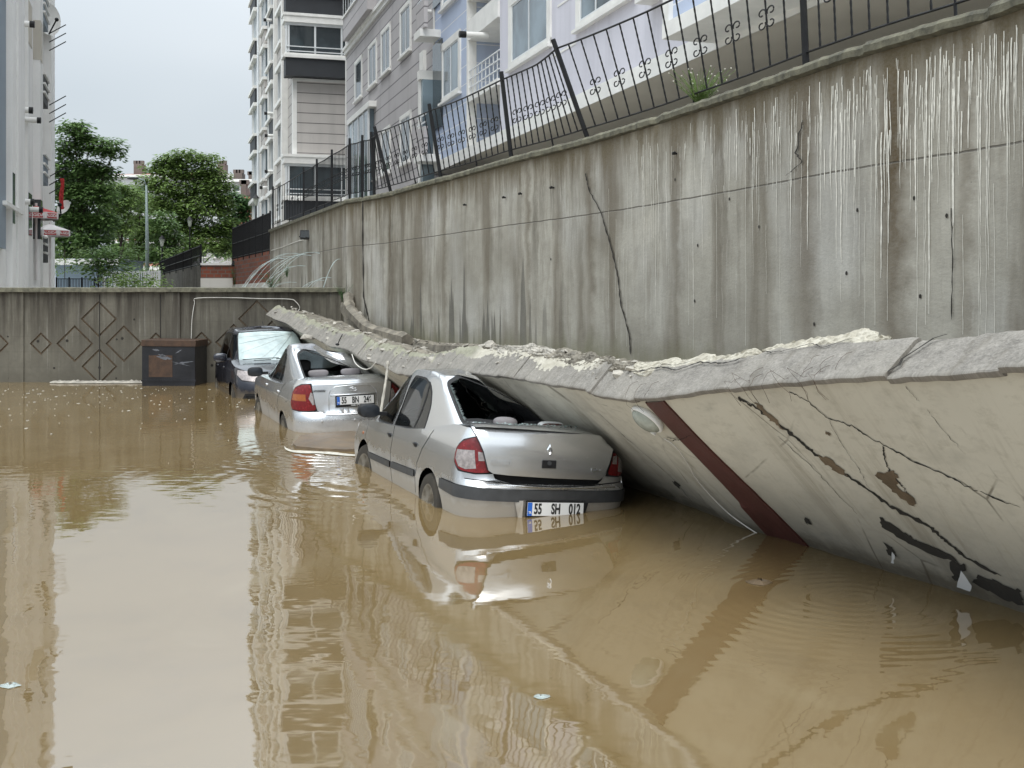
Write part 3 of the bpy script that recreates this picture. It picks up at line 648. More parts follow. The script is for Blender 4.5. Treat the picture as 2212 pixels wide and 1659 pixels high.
for px0 in (1935,):
    b = MB(); P_ = [(0, .0), (-14, .05), (-8, .10), (-24, .17), (-38, .24), (-60, .27)]; b.ribbon([cop_pt(u_px(px0-dx-4), a, .058)-OF for dx, a in P_], [cop_pt(u_px(px0-dx+2), a, .058)-OF for dx, a in P_]); b.build('capping_crack', M['crack'], fs_)
# cracks on the painted face
def face_crack(pts, hw, seed, n_=10, jit=.012):
    R = random.Random(seed); L1 = []
    for (a, b_), (c, d_) in zip(pts, pts[1:]):
        for i in range(n_): t = i/n_; L1.append((lerp(a, c, t), lerp(b_, d_, t)))
    L1.append(pts[-1]); A, B = [], []
    for i, (u, q) in enumerate(L1):
        j = noise.noise(Vector((i*.6, seed, 0)))*jit*2; h = hw*(.45+.9*abs(noise.noise(Vector((i*.45, seed+5, 0))))*2)*min(1, (len(L1)-1-i)/6+.15)
        d = Vector((L1[min(i+1, len(L1)-1)][0]-L1[max(i-1, 0)][0], L1[min(i+1, len(L1)-1)][1]-L1[max(i-1, 0)][1])).normalized(); nx, ny = -d.y, d.x
        A.append(slab_pt(u+nx*(j-h), q+ny*(j-h), edge_e(u)+.004)[0]-OF); B.append(slab_pt(u+nx*(j+h), q+ny*(j+h), edge_e(u)+.004)[0]-OF)
    return A, B
def unproj(px, py):
    """pixel -> (u, q) on the painted face, searched on the real surface"""
    return min(UPG, key=lambda g: (g[0]-px)**2+(g[1]-py)**2)[2:]
UPG = []
for i in range(0, 420):
    u = lerp(-1.6, 9.5, i/419)
    for j in range(0, 62):
        q = lerp(0, 2.0, j/61); p, Ld, _ = slab_pt(u, q)
        if q > Ld+.03: break
        UPG.append((p.x/p.y*F_+HX, HY-(p.z-H)/p.y*F_, u, q))
Z3 = lambda x, y: ((2300+x/1.277)/1.8228, (1250+y/1.277)/1.8228)
b = MB(); R = random.Random(2)
for pts, hw in (([(775, 392), (860, 440), (960, 510), (1060, 600), (1160, 675), (1300, 765), (1430, 850), (1560, 945), (1740, 1040), (1830, 1110), (1930, 1200), (2100, 1290)], .021),
                ([(1035, 362), (1120, 410), (1230, 492), (1360, 545), (1480, 610), (1640, 705), (1850, 800), (2010, 890), (2200, 960)], .006),
                ([(1515, 640), (1525, 700), (1550, 770), (1600, 830), (1650, 900)], .007), ([(1240, 500), (1300, 620), (1400, 760), (1440, 850)], .002),
                ([(1630, 330), (1700, 440), (1800, 560), (1930, 680)], .002), ([(70, 480), (230, 620), (450, 820), (560, 950)], .006),
                ([(420, 590), (480, 605), (545, 588)], .0035), ([(985, 590), (1180, 780), (1290, 880), (1400, 1000)], .003)):
    A, B_ = face_crack([unproj(*Z3(x, y)) for x, y in pts], hw, R.randint(0, 99)); b.ribbon(A, B_)
b.build('cracks', M['crack'], fs_)
def patch(poly, m, name, off=.006, seed=0, sub=5, jit=.018):
    P = []; R = random.Random(seed)
    for (a, b_), (c, d_) in zip(poly, poly[1:]+poly[:1]):
        for i in range(sub): t = i/sub; P.append((lerp(a, c, t)+(R.uniform(-jit, jit) if i else 0), lerp(b_, d_, t)+(R.uniform(-jit, jit) if i else 0)))
    b = MB(); pts = [Vector(p) for p in P]; V, E_, T_, _, _, _ = delaunay_2d_cdt(pts, [(i, (i+1) % len(pts)) for i in range(len(pts))], [], 1, 1e-5)
    b.add([slab_pt(p.x, p.y, edge_e(p.x)+off)[0]-OF for p in V], T_); return b.build(name, m, fs_)
for k, poly in enumerate(([(1480, 775), (1560, 765), (1600, 800), (1590, 850), (1660, 900), (1680, 950), (1600, 900), (1500, 810)], [(1490, 990), (1560, 1040), (1640, 1090), (1700, 1120), (1850, 1190), (1900, 1230), (1800, 1195), (1640, 1130), (1500, 1050)],
                          [(1510, 1120), (1560, 1150), (1575, 1200), (1530, 1180)], [(1850, 1210), (1920, 1240), (1905, 1330), (1860, 1290)], [(1990, 1290), (2100, 1320), (2212, 1370), (2212, 1440), (2080, 1390), (1960, 1330)],
                          [(860, 428), (905, 440), (960, 495), (1010, 545), (1000, 560), (950, 520), (900, 475)], [(1180, 690), (1230, 700), (1300, 750), (1330, 785), (1270, 760), (1215, 725)], [(1215, 560), (1232, 566), (1228, 580), (1212, 574)], [(1105, 1005), (1140, 1015), (1140, 1040), (1110, 1030)], [(440, 820), (480, 835), (475, 860), (450, 845)])):
    patch([unproj(*Z3(x, y)) for x, y in poly], M['crack'] if k in (1, 2, 3, 4, 8, 9) else M['mud'], 'render_loss', .005, k)
patch([unproj(*Z3(x, y)) for x, y in ((1925, 1240), (1985, 1310), (1975, 1345), (1900, 1325))], M['farw'], 'loose_render_flake', .05, 3, 3, .006)
patch([unproj(*Z3(x, y)) for x, y in ((1565, 1150), (1590, 1165), (1585, 1205), (1568, 1200))], M['farw'], 'loose_render_flake', .04, 4, 3, .004)
# dark red painted stripe
ua = unproj(1392, 866); ub = unproj(1432, 864); uc = unproj(1745, 1174); ud = unproj(1661, 1160)
b = MB(); n_ = 40; G = []
for k in range(9):
    row = []
    for i in range(n_+1):
        t = i/n_; f = (k-1)/6; f = min(1, max(0, f)); ed = .006*noise.noise(Vector((t*14, k//5*7, 3)))
        u = lerp(lerp(ua[0], ud[0], t), lerp(ub[0], uc[0], t), f)+ed; q = lerp(lerp(ua[1]-.01, -.2, t), lerp(ub[1]-.01, -.2, t), f); row.append(slab_pt(u, q, edge_e(u)+(-.02 if k in (0, 8) else .014))[0]-OF)
    G.append(row)
b.grid(G); b.build('red_stripe', M['redpaint'], fs_)
b = MB(); A, B_ = face_crack([(unproj(*Z3(x, y))) for x, y in ((420, 590), (480, 605), (545, 585))], .004, 3); sh = slab_pt(ua[0], 1)[2]*.016; b.ribbon([p+sh for p in A], [p+sh for p in B_]); b.build('crack', M['crack'], fs_)
# round glass lamp beside it, and its cable
ul, ql = unproj(1404, 900); cp, _, nr = slab_pt(ul, ql, edge_e(ul)+.01); dn = (slab_pt(ul, ql+.1)[0]-slab_pt(ul, ql)[0]).normalized(); dt = nr.cross(dn)
Ml = Matrix((dt, dn, nr)).transposed().to_4x4(); Ml.translation = cp-OF; lr = .12
rl = MB()
for k, (r0, z0_) in enumerate(((lr*1.12, 0),)):
    pr = [(lr*1.02, -.02), (lr*1.14, .0), (lr*1.14, .02), (lr*1.04, .028), (lr*.98, .022)]
    G = [[Ml @ Vector((r*cos(2*pi*i/32), r*sin(2*pi*i/32), z)) for i in range(33)] for r, z in pr]; rl.grid(G)
ring = rl.build('lamp_ring', M['white'], fs_, True)
g = MB(); g.grid([[Ml @ Vector((lr*cos(a)*cos(2*pi*i/32), lr*cos(a)*sin(2*pi*i/32), .02+.06*sin(a))) for i in range(33)] for a in [pi/2*j/8 for j in range(9)]]); g.build('glass_dome', M['lensg'], ring, True)
g = MB(); g.ell(Ml @ Vector((.02, .03, .03)), .035, .035, .035); g.ell(Ml @ Vector((-.03, .005, .03)), .03, .03, .03); g.build('bulb', M['bulb'], ring, True)
g = MB(); g.tube([Ml @ Vector((-.02, -.095, .04)), Ml @ Vector((-.02, -.098, .065))], .02, 16); g.build('sensor', M['white'], ring, 40)
pts = [slab_pt(*unproj(*Z3(x, y)), .03)[0]-OF for x, y in ((415, 590), (470, 640), (540, 730), (570, 790), (640, 870), (740, 970), (860, 1060), (920, 1105))]
b = MB(); b.tube(catmull(pts, 5), .005, 6); b.build('lamp_cable', M['cable'], fs_)
# rubble and the cracked footing between the two walls
foot = empty('wall_footing', (-1, 12, .9), 'broken concrete footing beam lying along the foot of the tall retaining wall', 'footing')
b = MB(); rows = []; of = Vector(foot.location)
for i in range(160):
    s = lerp(s_at_px(1500), WS[-1]-.05, i/159); p, d, nn = wall_at(s); zb_ = zbot(s)+.06; e = .08*noise.noise(Vector((s*1.7, 1, 0)))+.03*noise.noise(Vector((s*7, 1, 0))); g_ = .03*noise.noise(Vector((s*9, 7, 0)))
    rows.append([p+nn*a+Vector((0, 0, z))-of for a, z in ((-.1, zb_+g_), (.06+e, zb_-.02+g_), (.13+e, zb_-.05), (.15+e*.8, zb_-.17+g_), (.05, zb_-.22), (-.05, zb_-.3), (-.1, zb_-1.2))])
b.grid(rows); b.build('beam', M['rubble2'], foot)
b = MB(); R = random.Random(4)
for i in range(60):
    s = lerp(s_at_px(1350), WS[-1], R.random()); p, d, nn = wall_at(s); b.rock(p+nn*R.uniform(.02, .2)+Vector((0, 0, zbot(s)+.03+R.uniform(-.03, .03)))-of, R.uniform(.015, .06), i)
b.build('debris', M['rubble'], foot)['kind'] = 'stuff'
bank = MB(); rows = []
for i in range(120):
    u = lerp(u_px(1400), UMAX, i/119); s = None; q = cop_pt(u, TH*.9, -.04); # toward the standing wall
    p, N, d = st_at(u); back = q-N*1.3
    rows.append([q, q-N*.25+Vector((0, 0, -.02+.06*noise.noise(Vector((u*2, 0, 3))))), q-N*.55+Vector((0, 0, -.10+.10*noise.noise(Vector((u*2, 5, 3))))), q-N*.9+Vector((0, 0, -.16+.12*noise.noise(Vector((u*2.6, 8, 3))))), back+Vector((0, 0, -.3)), back+Vector((0, 0, -1.3))])
bank.grid(rows); tag(bank.build('rubble_fill', M['rubble2'], None, False), kind='structure')
R = random.Random(8); chunk_lab = ['pale jagged chunk', 'flat grey chunk', 'small buff lump']
b = MB()
for i in range(260):
    u = lerp(u_px(1480), UMAX-.3, R.random()**1.1); a = R.uniform(.12, .75) if R.random() < .7 else R.uniform(0, .3); p = cop_pt(u, min(a, .3), .04); _, N, d = st_at(u); p = p-N*max(0, a-.3)-Vector((0, 0, .16*max(0, a-.3)))
    r = R.choice((.012, .02, .02, .035, .06)); b.rock(p, r, i, (1, R.uniform(.5, 1), R.uniform(.3, .7)))
tag(b.build('loose_rubble', M['rubble']), 'loose crumbs of concrete scattered over the stone capping of the fallen wall', 'rubble', kind='stuff')
# larger broken blocks
for k, (px, py, Y, r, sc, lab) in enumerate(((1120, 752, 16.0, .30, (1.5, .8, .28), 'flat tilted concrete slab piece at the foot of the tall wall, middle of the photo'), (1060, 748, 16.7, .14, (1, .8, .6), 'small broken concrete lump left of the flat slab piece'),
                                 (1462, 1505, 0, 0, 0, 0), (663, 728, 20.0, .13, (1.2, .7, .5), 'white edged concrete chunk hanging between the dark van and the fallen wall'), (776, 700, 22.9, .2, (.5, .5, 1.4), 'upright broken concrete stub in the wall corner'))):
    if not r: continue
    b = MB(); b.rock((0, 0, 0), r, 50+k, sc); o = b.build('concrete_chunk', M['rubble']); o.location = at(px, py, Y); tag(o, lab, 'concrete chunk', 'broken chunks of the wall')
b = MB(); P = [at(752, 640, 24.0), at(756, 668, 23.6), at(775, 690, 22.9), at(800, 712, 22.2), at(835, 722, 21.5), at(880, 735, 20.6)]
b.tube(catmull(P, 5), .1, 6, radii=[.12+.04*noise.noise(Vector((i*.9, 0, 0))) for i in range(26)]); tag(b.build('broken_beam', M['rubble2']), 'snapped concrete beam slanting down from the wall corner', 'beam')

# ---------------------------------------------------------------- cars
SB = []
for i in range(0, len(SO), 4):
    p = SO[i]; d = SO[min(i+4, len(SO)-1)]-SO[max(i-3, 0)]; d.z = 0; d.normalize(); N = Vector((-d.y, d.x, 0)); N = -N if N.y > 0 else N
    SB.append((Vector((p.x, p.y, 0)), N, p.z))
def press(P, margin=.02):
    """push a world point below the painted face of the fallen wall"""
    q = Vector((P.x, P.y, 0)); o, N, z = min(SB, key=lambda s: ((q-s[0])-s[1]*((q-s[0]).dot(s[1]))).length_squared+.02*(q-s[0]).length_squared)
    a = (q-o).dot(N)       # 0 at the outer edge, negative towards the base
    lim = z*(1+a/AW)-margin-.025 if a <= 0 else z-.03+a*2.4
    if P.z > lim and a < .12: lim -= .035*abs(noise.noise(Vector((P.x*5, P.y*5, 2))))+.02*abs(noise.noise(P*11))
    return Vector((P.x, P.y, min(P.z, max(lim, -.3))))
class Car:
    def __init__(s, pos, ang, scale, L, W, r, low, green, label, cat, name, group=None, y0=0):
        yaw, roll, pit = (radians(a) for a in ang)
        s.R = Matrix.Rotation(yaw, 3, 'Z') @ Matrix.Rotation(pit, 3, 'X') @ Matrix.Rotation(roll, 3, 'Y')
        s.root = empty(name, pos, label, cat, group); s.root.rotation_euler = s.R.to_euler(); s.root.scale = (scale,)*3
        s.X = Matrix.Translation(Vector(pos)) @ s.R.to_4x4() @ Matrix.Scale(scale, 4); s.Xi = s.X.inverted()
        s.L, s.W, s.r, s.low, s.gr, s.y0 = L, W, r, low, green, y0
        s.half = (W-r)+pi/2*r+(L-2*r)+pi/2*r+(W-r)
    def P(s, p, prs=True):
        p = Vector(p)
        if not prs: return p
        return s.Xi @ press(s.X @ p)
    def unit(s, a):
        """perimeter distance from rear centre (sign = side) -> unit plan point"""
        sg = -1 if a < 0 else 1; a = abs(a); L, W, r = s.L, s.W, s.r; a1 = W-r; a2 = a1+pi/2*r; a3 = a2+L-2*r; a4 = a3+pi/2*r
        if a < a1: x, y = a, 0
        elif a < a2: f = (a-a1)/r; x, y = W-r+r*sin(f), r-r*cos(f)
        elif a < a3: x, y = W, r+a-a2
        elif a < a4: f = (a-a3)/r; x, y = W-r+r*cos(f), L-r+r*sin(f)
        else: x, y = max(0, W-r-(a-a4)), L
        return sg*x, y
    def surf(s, reg, a, v):
        c = s.low if reg == 'low' else s.gr; x, y = s.unit(a); yr, yf, w_, z = c['yr'](v), c['yf'](v), c['w'](v), 0
        Y = yr+y/s.L*(yf-yr); bow = c.get('bow', .07)*(x/s.W)**2
        t = y/s.L
        X = x/s.W*w_*(1-c.get('nar', .05)*abs(2*t-1)**3); Y += bow*(1-ss(0, .3, t))-c.get('bowf', .12)*(x/s.W)**2*ss(.7, 1, t)
        if reg == 'low': z = v
        else:
            zt = c['zt']-c.get('arch', .05)*(2*(t-.45))**2; z = c['zb']+v*(zt-c['zb'])+c.get('crown', .03)*(1-(x/s.W)**2)*v
        for fn in c.get('mods', ()): X, Y, z = fn(X, Y, z, a, v)
        return Vector((X, Y, z))
    def inv(s, reg, kind, h, z):
        """author points: kind 'L'/'R' side with h = y, 'B' rear / 'F' front with h = x"""
        c = s.low if reg == 'low' else s.gr; v = z
        if reg == 'gr':
            v = (z-c['zb'])/(c['zt']-c['zb'])
        lo, hi = 0, s.half
        if kind in ('L', 'R'):
            sg = -1 if kind == 'L' else 1; lo = s.W-s.r*.9; hi = s.half-s.W+s.r*.9
            for _ in range(30):
                m = (lo+hi)/2
                if s.surf(reg, sg*m, v).y < h: lo = m
                else: hi = m
            a = sg*lo
        elif kind == 'A': return Vector((h, v))
        elif kind == 'B': a = h*s.W/max(.2, c['w'](v))
        else: a = (s.half-abs(h)*s.W/max(.2, c['w'](v)))*(1 if h > 0 or (h == 0 and kind == 'FR') else -1)
        if reg == 'gr' and kind in ('L', 'R'):       # correct v for arch
            for _ in range(3):
                p = s.surf(reg, a, v); v += (z-p.z)/(c['zt']-c['zb'])
        return Vector((a, v))
    def skin(s, reg, v0, v1, regions, defs, da=.075, dv=.06, amax=None):
        """regions: list of (key, [(kind,h,z)...]) later ones win; defs: key -> (part name, material, slot)"""
        verts, edges = [], []; polys = []
        amax = amax or s.half
        def seg(P, closed=True, step=.05):
            out = []; n = len(P)
            for i in range(n if closed else n-1):
                A, B = P[i], P[(i+1) % n]; k = max(1, int((B-A).length/step))
                for j in range(k): out.append(A.lerp(B, j/k))
            if not closed: out.append(P[-1])
            return out
        def add(P, closed=True):
            o = len(verts); verts.extend(P); n = len(P); edges.extend((o+i, o+(i+1) % n) for i in range(n if closed else n-1))
        top = [Vector((lerp(-amax, amax, i/160), v1(lerp(-amax, amax, i/160)) if callable(v1) else v1)) for i in range(161)]
        bot = [Vector((lerp(-amax, amax, i/160), v0)) for i in range(161)]
        outer = bot+top[::-1]; add(outer)
        for key, P in regions:
            Q = [p if isinstance(p, Vector) else s.inv(reg, *p) for p in P]
            Q = seg(Q); polys.append((key, [tuple(q) for q in Q])); add(Q)
        vt = lambda a: (v1(a) if callable(v1) else v1)
        a = -amax+da/2
        while a < amax:
            v = v0+dv*.6
            while v < vt(a)-dv*.4: verts.append(Vector((a+.003*sin(v*90), v+.002*sin(a*70)))); v += dv
            a += da
        V, E_, T_, _, _, _ = delaunay_2d_cdt(verts, edges, [], 0, 1e-5)
        def inside(P, x, y):
            c = False; n = len(P); j = n-1
            for i in range(n):
                if (P[i][1] > y) != (P[j][1] > y) and x < (P[j][0]-P[i][0])*(y-P[i][1])/(P[j][1]-P[i][1])+P[i][0]: c = not c
                j = i
            return c
        bb = [(k, P, min(p[0] for p in P), max(p[0] for p in P), min(p[1] for p in P), max(p[1] for p in P)) for k, P in polys]
        ot = [tuple(q) for q in outer]; by = {}
        for t in T_:
            c = (V[t[0]]+V[t[1]]+V[t[2]])/3
            if c.y > vt(c.x)+1e-4 or c.y < v0: continue
            k = 'body'
            for kk, P, ax, bx, ay, by_ in bb:
                if ax <= c.x <= bx and ay <= c.y <= by_ and inside(P, c.x, c.y): k = kk
            if k == 'skip': continue
            by.setdefault(k, []).append(t)
        cache = {}
        res = {}
        for k, ts in by.items():
            pn, m = defs[k][:2]; off = defs[k][2] if len(defs[k]) > 2 else 0
            g = res.setdefault(pn, (MB(), [])); mb, ms = g
            if m not in ms: ms.append(m)
            idx = {}; vs = []; fs = []
            for t in ts:
                f = []
                for i in t:
                    if i not in idx:
                        q = V[i]; kk = (round(q.x, 5), round(q.y, 5))
                        p = s.surf(reg, q.x, q.y)
                        if off:
                            e = .002; n_ = (s.surf(reg, q.x+e, q.y)-p).cross(s.surf(reg, q.x, q.y+e)-p).normalized(); p = p+n_*off
                        idx[i] = len(vs); vs.append(s.P(p))
                    f.append(idx[i])
                fs.append(tuple(f))
            mb.add(vs, fs, ms.index(m))
        return res
    def build(s, groups, names=None):
        out = {}
        for g in groups:
            for pn, (mb, ms) in g.items():
                if pn in out:
                    tgt, tm = out[pn]; o = len(tgt.v); tgt.v += mb.v
                    for f, mi in zip(mb.f, mb.m):
                        m = ms[mi]
                        if m not in tm: tm.append(m)
                        tgt.f.append(tuple(i+o for i in f)); tgt.m.append(tm.index(m))
                else: out[pn] = (mb, ms)
        objs = {}
        for pn, (mb, ms) in out.items():
            nm = pn.split('|')[0]
            # merge duplicated vertices so shading runs smoothly inside each part
            mp_, vs, rm = {}, [], []
            for v in mb.v:
                k = (round(v[0], 4), round(v[1], 4), round(v[2], 4))
                if k not in mp_: mp_[k] = len(vs); vs.append(v)
                rm.append(mp_[k])
            fs = []; fm = []
            for f, m in zip(mb.f, mb.m):
                f = tuple(rm[i] for i in f)
                if len(set(f)) == len(f): fs.append(f); fm.append(m)
            mb.v, mb.f, mb.m = vs, fs, fm
            objs[pn] = mb.build(nm, [M[m] for m in ms], s.root, 50)
        return objs
    def deck(s, vtop, m, a0=0., a1=None, crown=.02, fr=None):
        a1 = a1 or s.half; rows = []; n = 70
        for i in range(n+1):
            a = lerp(a0, a1, i/n); v = vtop(a); A = s.surf('low', -a, v); B = s.surf('low', a, v); row = []
            for j in range(15):
                t = j/14; p = A.lerp(B, t); p.z += crown*(1-(2*t-1)**4)*min(1, abs(B.x-A.x)/.8)
                row.append(s.P(p+Vector((0, 0, -.001))))
            rows.append(row)
        mb = MB(); mb.grid(rows); return {'body': (mb, [m])}
    def roof(s, m, crown=.05, crease=None):
        mb = MB(); n = 160; rows = []
        for k in range(13):
            q = k/12; e = 1-q; row = []
            for i in range(n+1):
                a = lerp(-s.half, s.half, i/n); mods = s.gr.get('mods', ()); s.gr['mods'] = (); p = s.surf('gr', a, 1.0); s.gr['mods'] = mods; c = Vector((0, (s.gr['yr'](1)+s.gr['yf'](1))/2, p.z)); p2 = Vector((p.x*e, c.y+(p.y-c.y)*e, p.z+crown*(1-e**2.6)-s.gr.get('crown', .03)*0))
                for fn in mods: p2 = Vector(fn(p2.x, p2.y, p2.z, a, 1.0))
                if crease: p2 = crease(p2)
                row.append(s.P(p2))
            rows.append(row)
        mb.grid(rows); return {'body': (mb, [m])}
    def wheel(s, x, y, z=.29, R=.29, w_=.17, turn=0, name='wheel'):
        sg = -1 if x < 0 else 1; Mx = Matrix.Translation((x, y, z)) @ Matrix.Rotation(turn, 4, 'Z')
        pr = [(R*.62, -w_*.42), (R*.80, -w_*.5), (R*.95, -w_*.46), (R, -w_*.3), (R, w_*.3), (R*.95, w_*.46), (R*.80, w_*.5), (R*.66, w_*.46), (R*.62, w_*.3)]
        mb = MB(); mb.grid([[Mx @ Vector((sg*o, r*cos(2*pi*i/32), r*sin(2*pi*i/32))) for i in range(33)] for r, o in pr]); t = mb.build('wheel', M['tyre'], s.root, 50)
        mb = MB(); n = 42; G = []
        for r in (0, .18, .3, .45, .62, .8, .92, 1.):
            row = []
            for i in range(n+1):
                an = 2*pi*i/n; sp = .5+.5*cos(an*6); d = .02 if r < .25 else (-.025+.045*sp if r < .85 else .012)
                row.append(Mx @ Vector((sg*(w_*.40+d), R*.66*r*cos(an), R*.66*r*sin(an))))
            G.append(row)
        mb.grid(G); mb.build('hubcap', M['hub'], t, 60); return t
    def mirror(s, x, y, z, facing_rear=True, w_=.115, h=.07, e=.75, m='black'):
        sg = -1 if x < 0 else 1; mb = MB(); f = -1 if facing_rear else 1
        mb.ell((x, y+.03, z), w_, .075, h, None, 20, 12, e); mb.box(min(x, x-sg*.2), max(x, x-sg*.2), y, y+.06, z-h*.6, z-h*.1)
        o = mb.build('door_mirror', M[m], s.root, 50)
        g = MB(); G = []
        for r in (0., .5, 1.):
            G.append([Vector((x+w_*.86*r*math.copysign(abs(cos(2*pi*i/28))**e, cos(2*pi*i/28)), y-.048+.012*r*r, z+h*.84*r*math.copysign(abs(sin(2*pi*i/28))**e, sin(2*pi*i/28)))) for i in range(29)])
        g.grid(G); g.build('mirror_glass', M['mirror'], o, True); return o
    def seat(s, x, y, m='seat', hr='seat', wd=.24, zt=1.02, rec=.12, head=True):
        mb = MB(); mb.ell((x, y+.18, .46), wd, .26, .10, None, 16, 8, .6)
        Mx = Matrix.Rotation(-rec, 3, 'X'); mb.ell((x, y-.08, .74), wd, .08, .34, Mx, 16, 8, .55)
        for i, v in enumerate(mb.v): mb.v[i] = tuple(s.P(v))
        o = mb.build('seat', M[m], s.root, True)
        if head:
            hb = MB(); hb.ell((x, y-.16, zt+.08), .14, .05, .085, None, 16, 8, .6); hb.tube([(x-.05, y-.14, zt-.1), (x-.05, y-.16, zt+.04)], .008, 6); hb.tube([(x+.05, y-.14, zt-.1), (x+.05, y-.16, zt+.04)], .008, 6)
            hb.v = [tuple(s.P(v)) for v in hb.v]; hb.build('headrest', M[hr], o, True)
        return o
    def pipe(s, pts, r, m, name, parent=None, n=8):
        mb = MB(); mb.tube([s.P(p) for p in pts], r, n); return mb.build(name, M[m], parent or s.root, 50)
    def crumbs(s, fn, n, seed, name='broken_glass', sz=(.008, .022), parent=None, m='shard'):
        R = random.Random(seed); mb = MB()
        for i in range(n):
            p = s.P(fn(R)); r = R.uniform(*sz); a = R.uniform(0, 6); pts = [p+Vector((r*cos(a+k*2.1)*R.uniform(.6, 1.2), r*sin(a+k*2.1), R.uniform(0, r*.9))) for k in range(3)]+[p+Vector((0, 0, r*.5))]
            mb.add(pts, [(0, 1, 2), (0, 1, 3), (1, 2, 3), (2, 0, 3)])
        o = mb.build(name, M[m], parent or s.root); o['kind'] = 'stuff'; return o
def line_gap(pts, w_=.010):
    """thin strip polygon following side/rear author points (same kind)"""
    A, B = [], []
    for i, (k, h, z) in enumerate(pts):
        d = Vector((pts[min(i+1, len(pts)-1)][1]-pts[max(i-1, 0)][1], pts[min(i+1, len(pts)-1)][2]-pts[max(i-1, 0)][2])).normalized(); n = Vector((-d.y, d.x))*w_/2
        A.append((k, h+n.x, z+n.y)); B.append((k, h-n.x, z-n.y))
    return A+B[::-1]
def inset(P, d):
    """shrink an author polygon (all same kind)"""
    k = P[0][0]; Q = [Vector((p[1], p[2])) for p in P]; n = len(Q); ar = sum(Q[i].x*Q[(i+1) % n].y-Q[(i+1) % n].x*Q[i].y for i in range(n)); sg = 1 if ar > 0 else -1; out = []
    for i in range(n):
        a, b, c = Q[i-1], Q[i], Q[(i+1) % n]; d1 = (b-a).normalized(); d2 = (c-b).normalized(); n1 = Vector((-d1.y, d1.x))*sg; n2 = Vector((-d2.y, d2.x))*sg; m = (n1+n2)
        m = m/max(.35, m.length_squared)*2*.5*2 if m.length > 1e-6 else n1
        out.append((k, b.x+m.x*d/1.0, b.y+m.y*d/1.0))
    return out
def rnd(P, r=.03, n=4):
    """round the corners of an author polygon"""
    out = []; N_ = len(P)
    for i in range(N_):
        k = P[i][0]; a, b, c = (Vector(P[j % N_][1:]) for j in (i-1, i, i+1)); rr = min(r, (b-a).length*.45, (c-b).length*.45)
        p, q = b+(a-b).normalized()*rr, b+(c-b).normalized()*rr
        for j in range(n+1): t = j/n; v = p*(1-t)**2+b*2*t*(1-t)+q*t*t; out.append((k, v.x, v.y))
    return out
def arch_poly(k, y, z, r, zb=.1):
    return [(k, y-r*1.02, zb)]+[(k, y-r*cos(pi*i/16), z+r*sin(pi*i/16)) for i in range(17)]+[(k, y+r*1.02, zb)]
def plate(car, M0, wd, ht, txt, frame=.012, tr=True, sub=''):
    """number plate in its own frame: x along the plate, y up, z outward"""
    b = MB(); b.box(-wd/2-frame, wd/2+frame, -ht/2-frame*(2.2 if sub else 1), ht/2+frame, -.012, .004, M0); o = b.build('number_plate', M['black'], car.root, bevel=.003)
    b = MB(); b.box(-wd/2, wd/2, -ht/2, ht/2, .002, .008, M0); b.build('plate_face', M['platew'], o, bevel=.002)
    b = MB(); b.box(-wd/2+.001, -wd/2+.042, -ht/2+.001, ht/2-.001, .006, .0095, M0); b.build('blue_band', M['plateb'], o)
    text_obj('TR', .026, M['platew'], o, M0 @ Matrix.Translation((-wd/2+.022, -ht*.26, .0105)), .8, .0008)
    for s_, x in txt: text_obj(s_, ht*1.08, M['ink'], o, M0 @ Matrix.Translation((x, -ht*.005, .0095)), .60, .0035)
    if sub: text_obj(sub, .02, M['platew'], o, M0 @ Matrix.Translation((.0, -ht/2-frame*1.05, .006)), 1.2, .0005)
    return o
def Mrear(x, y, z, tilt=0, yaw=0): return Matrix.Translation((x, y, z)) @ Matrix.Rotation(yaw, 4, 'Z') @ Matrix.Rotation(radians(90)+tilt, 4, 'X')

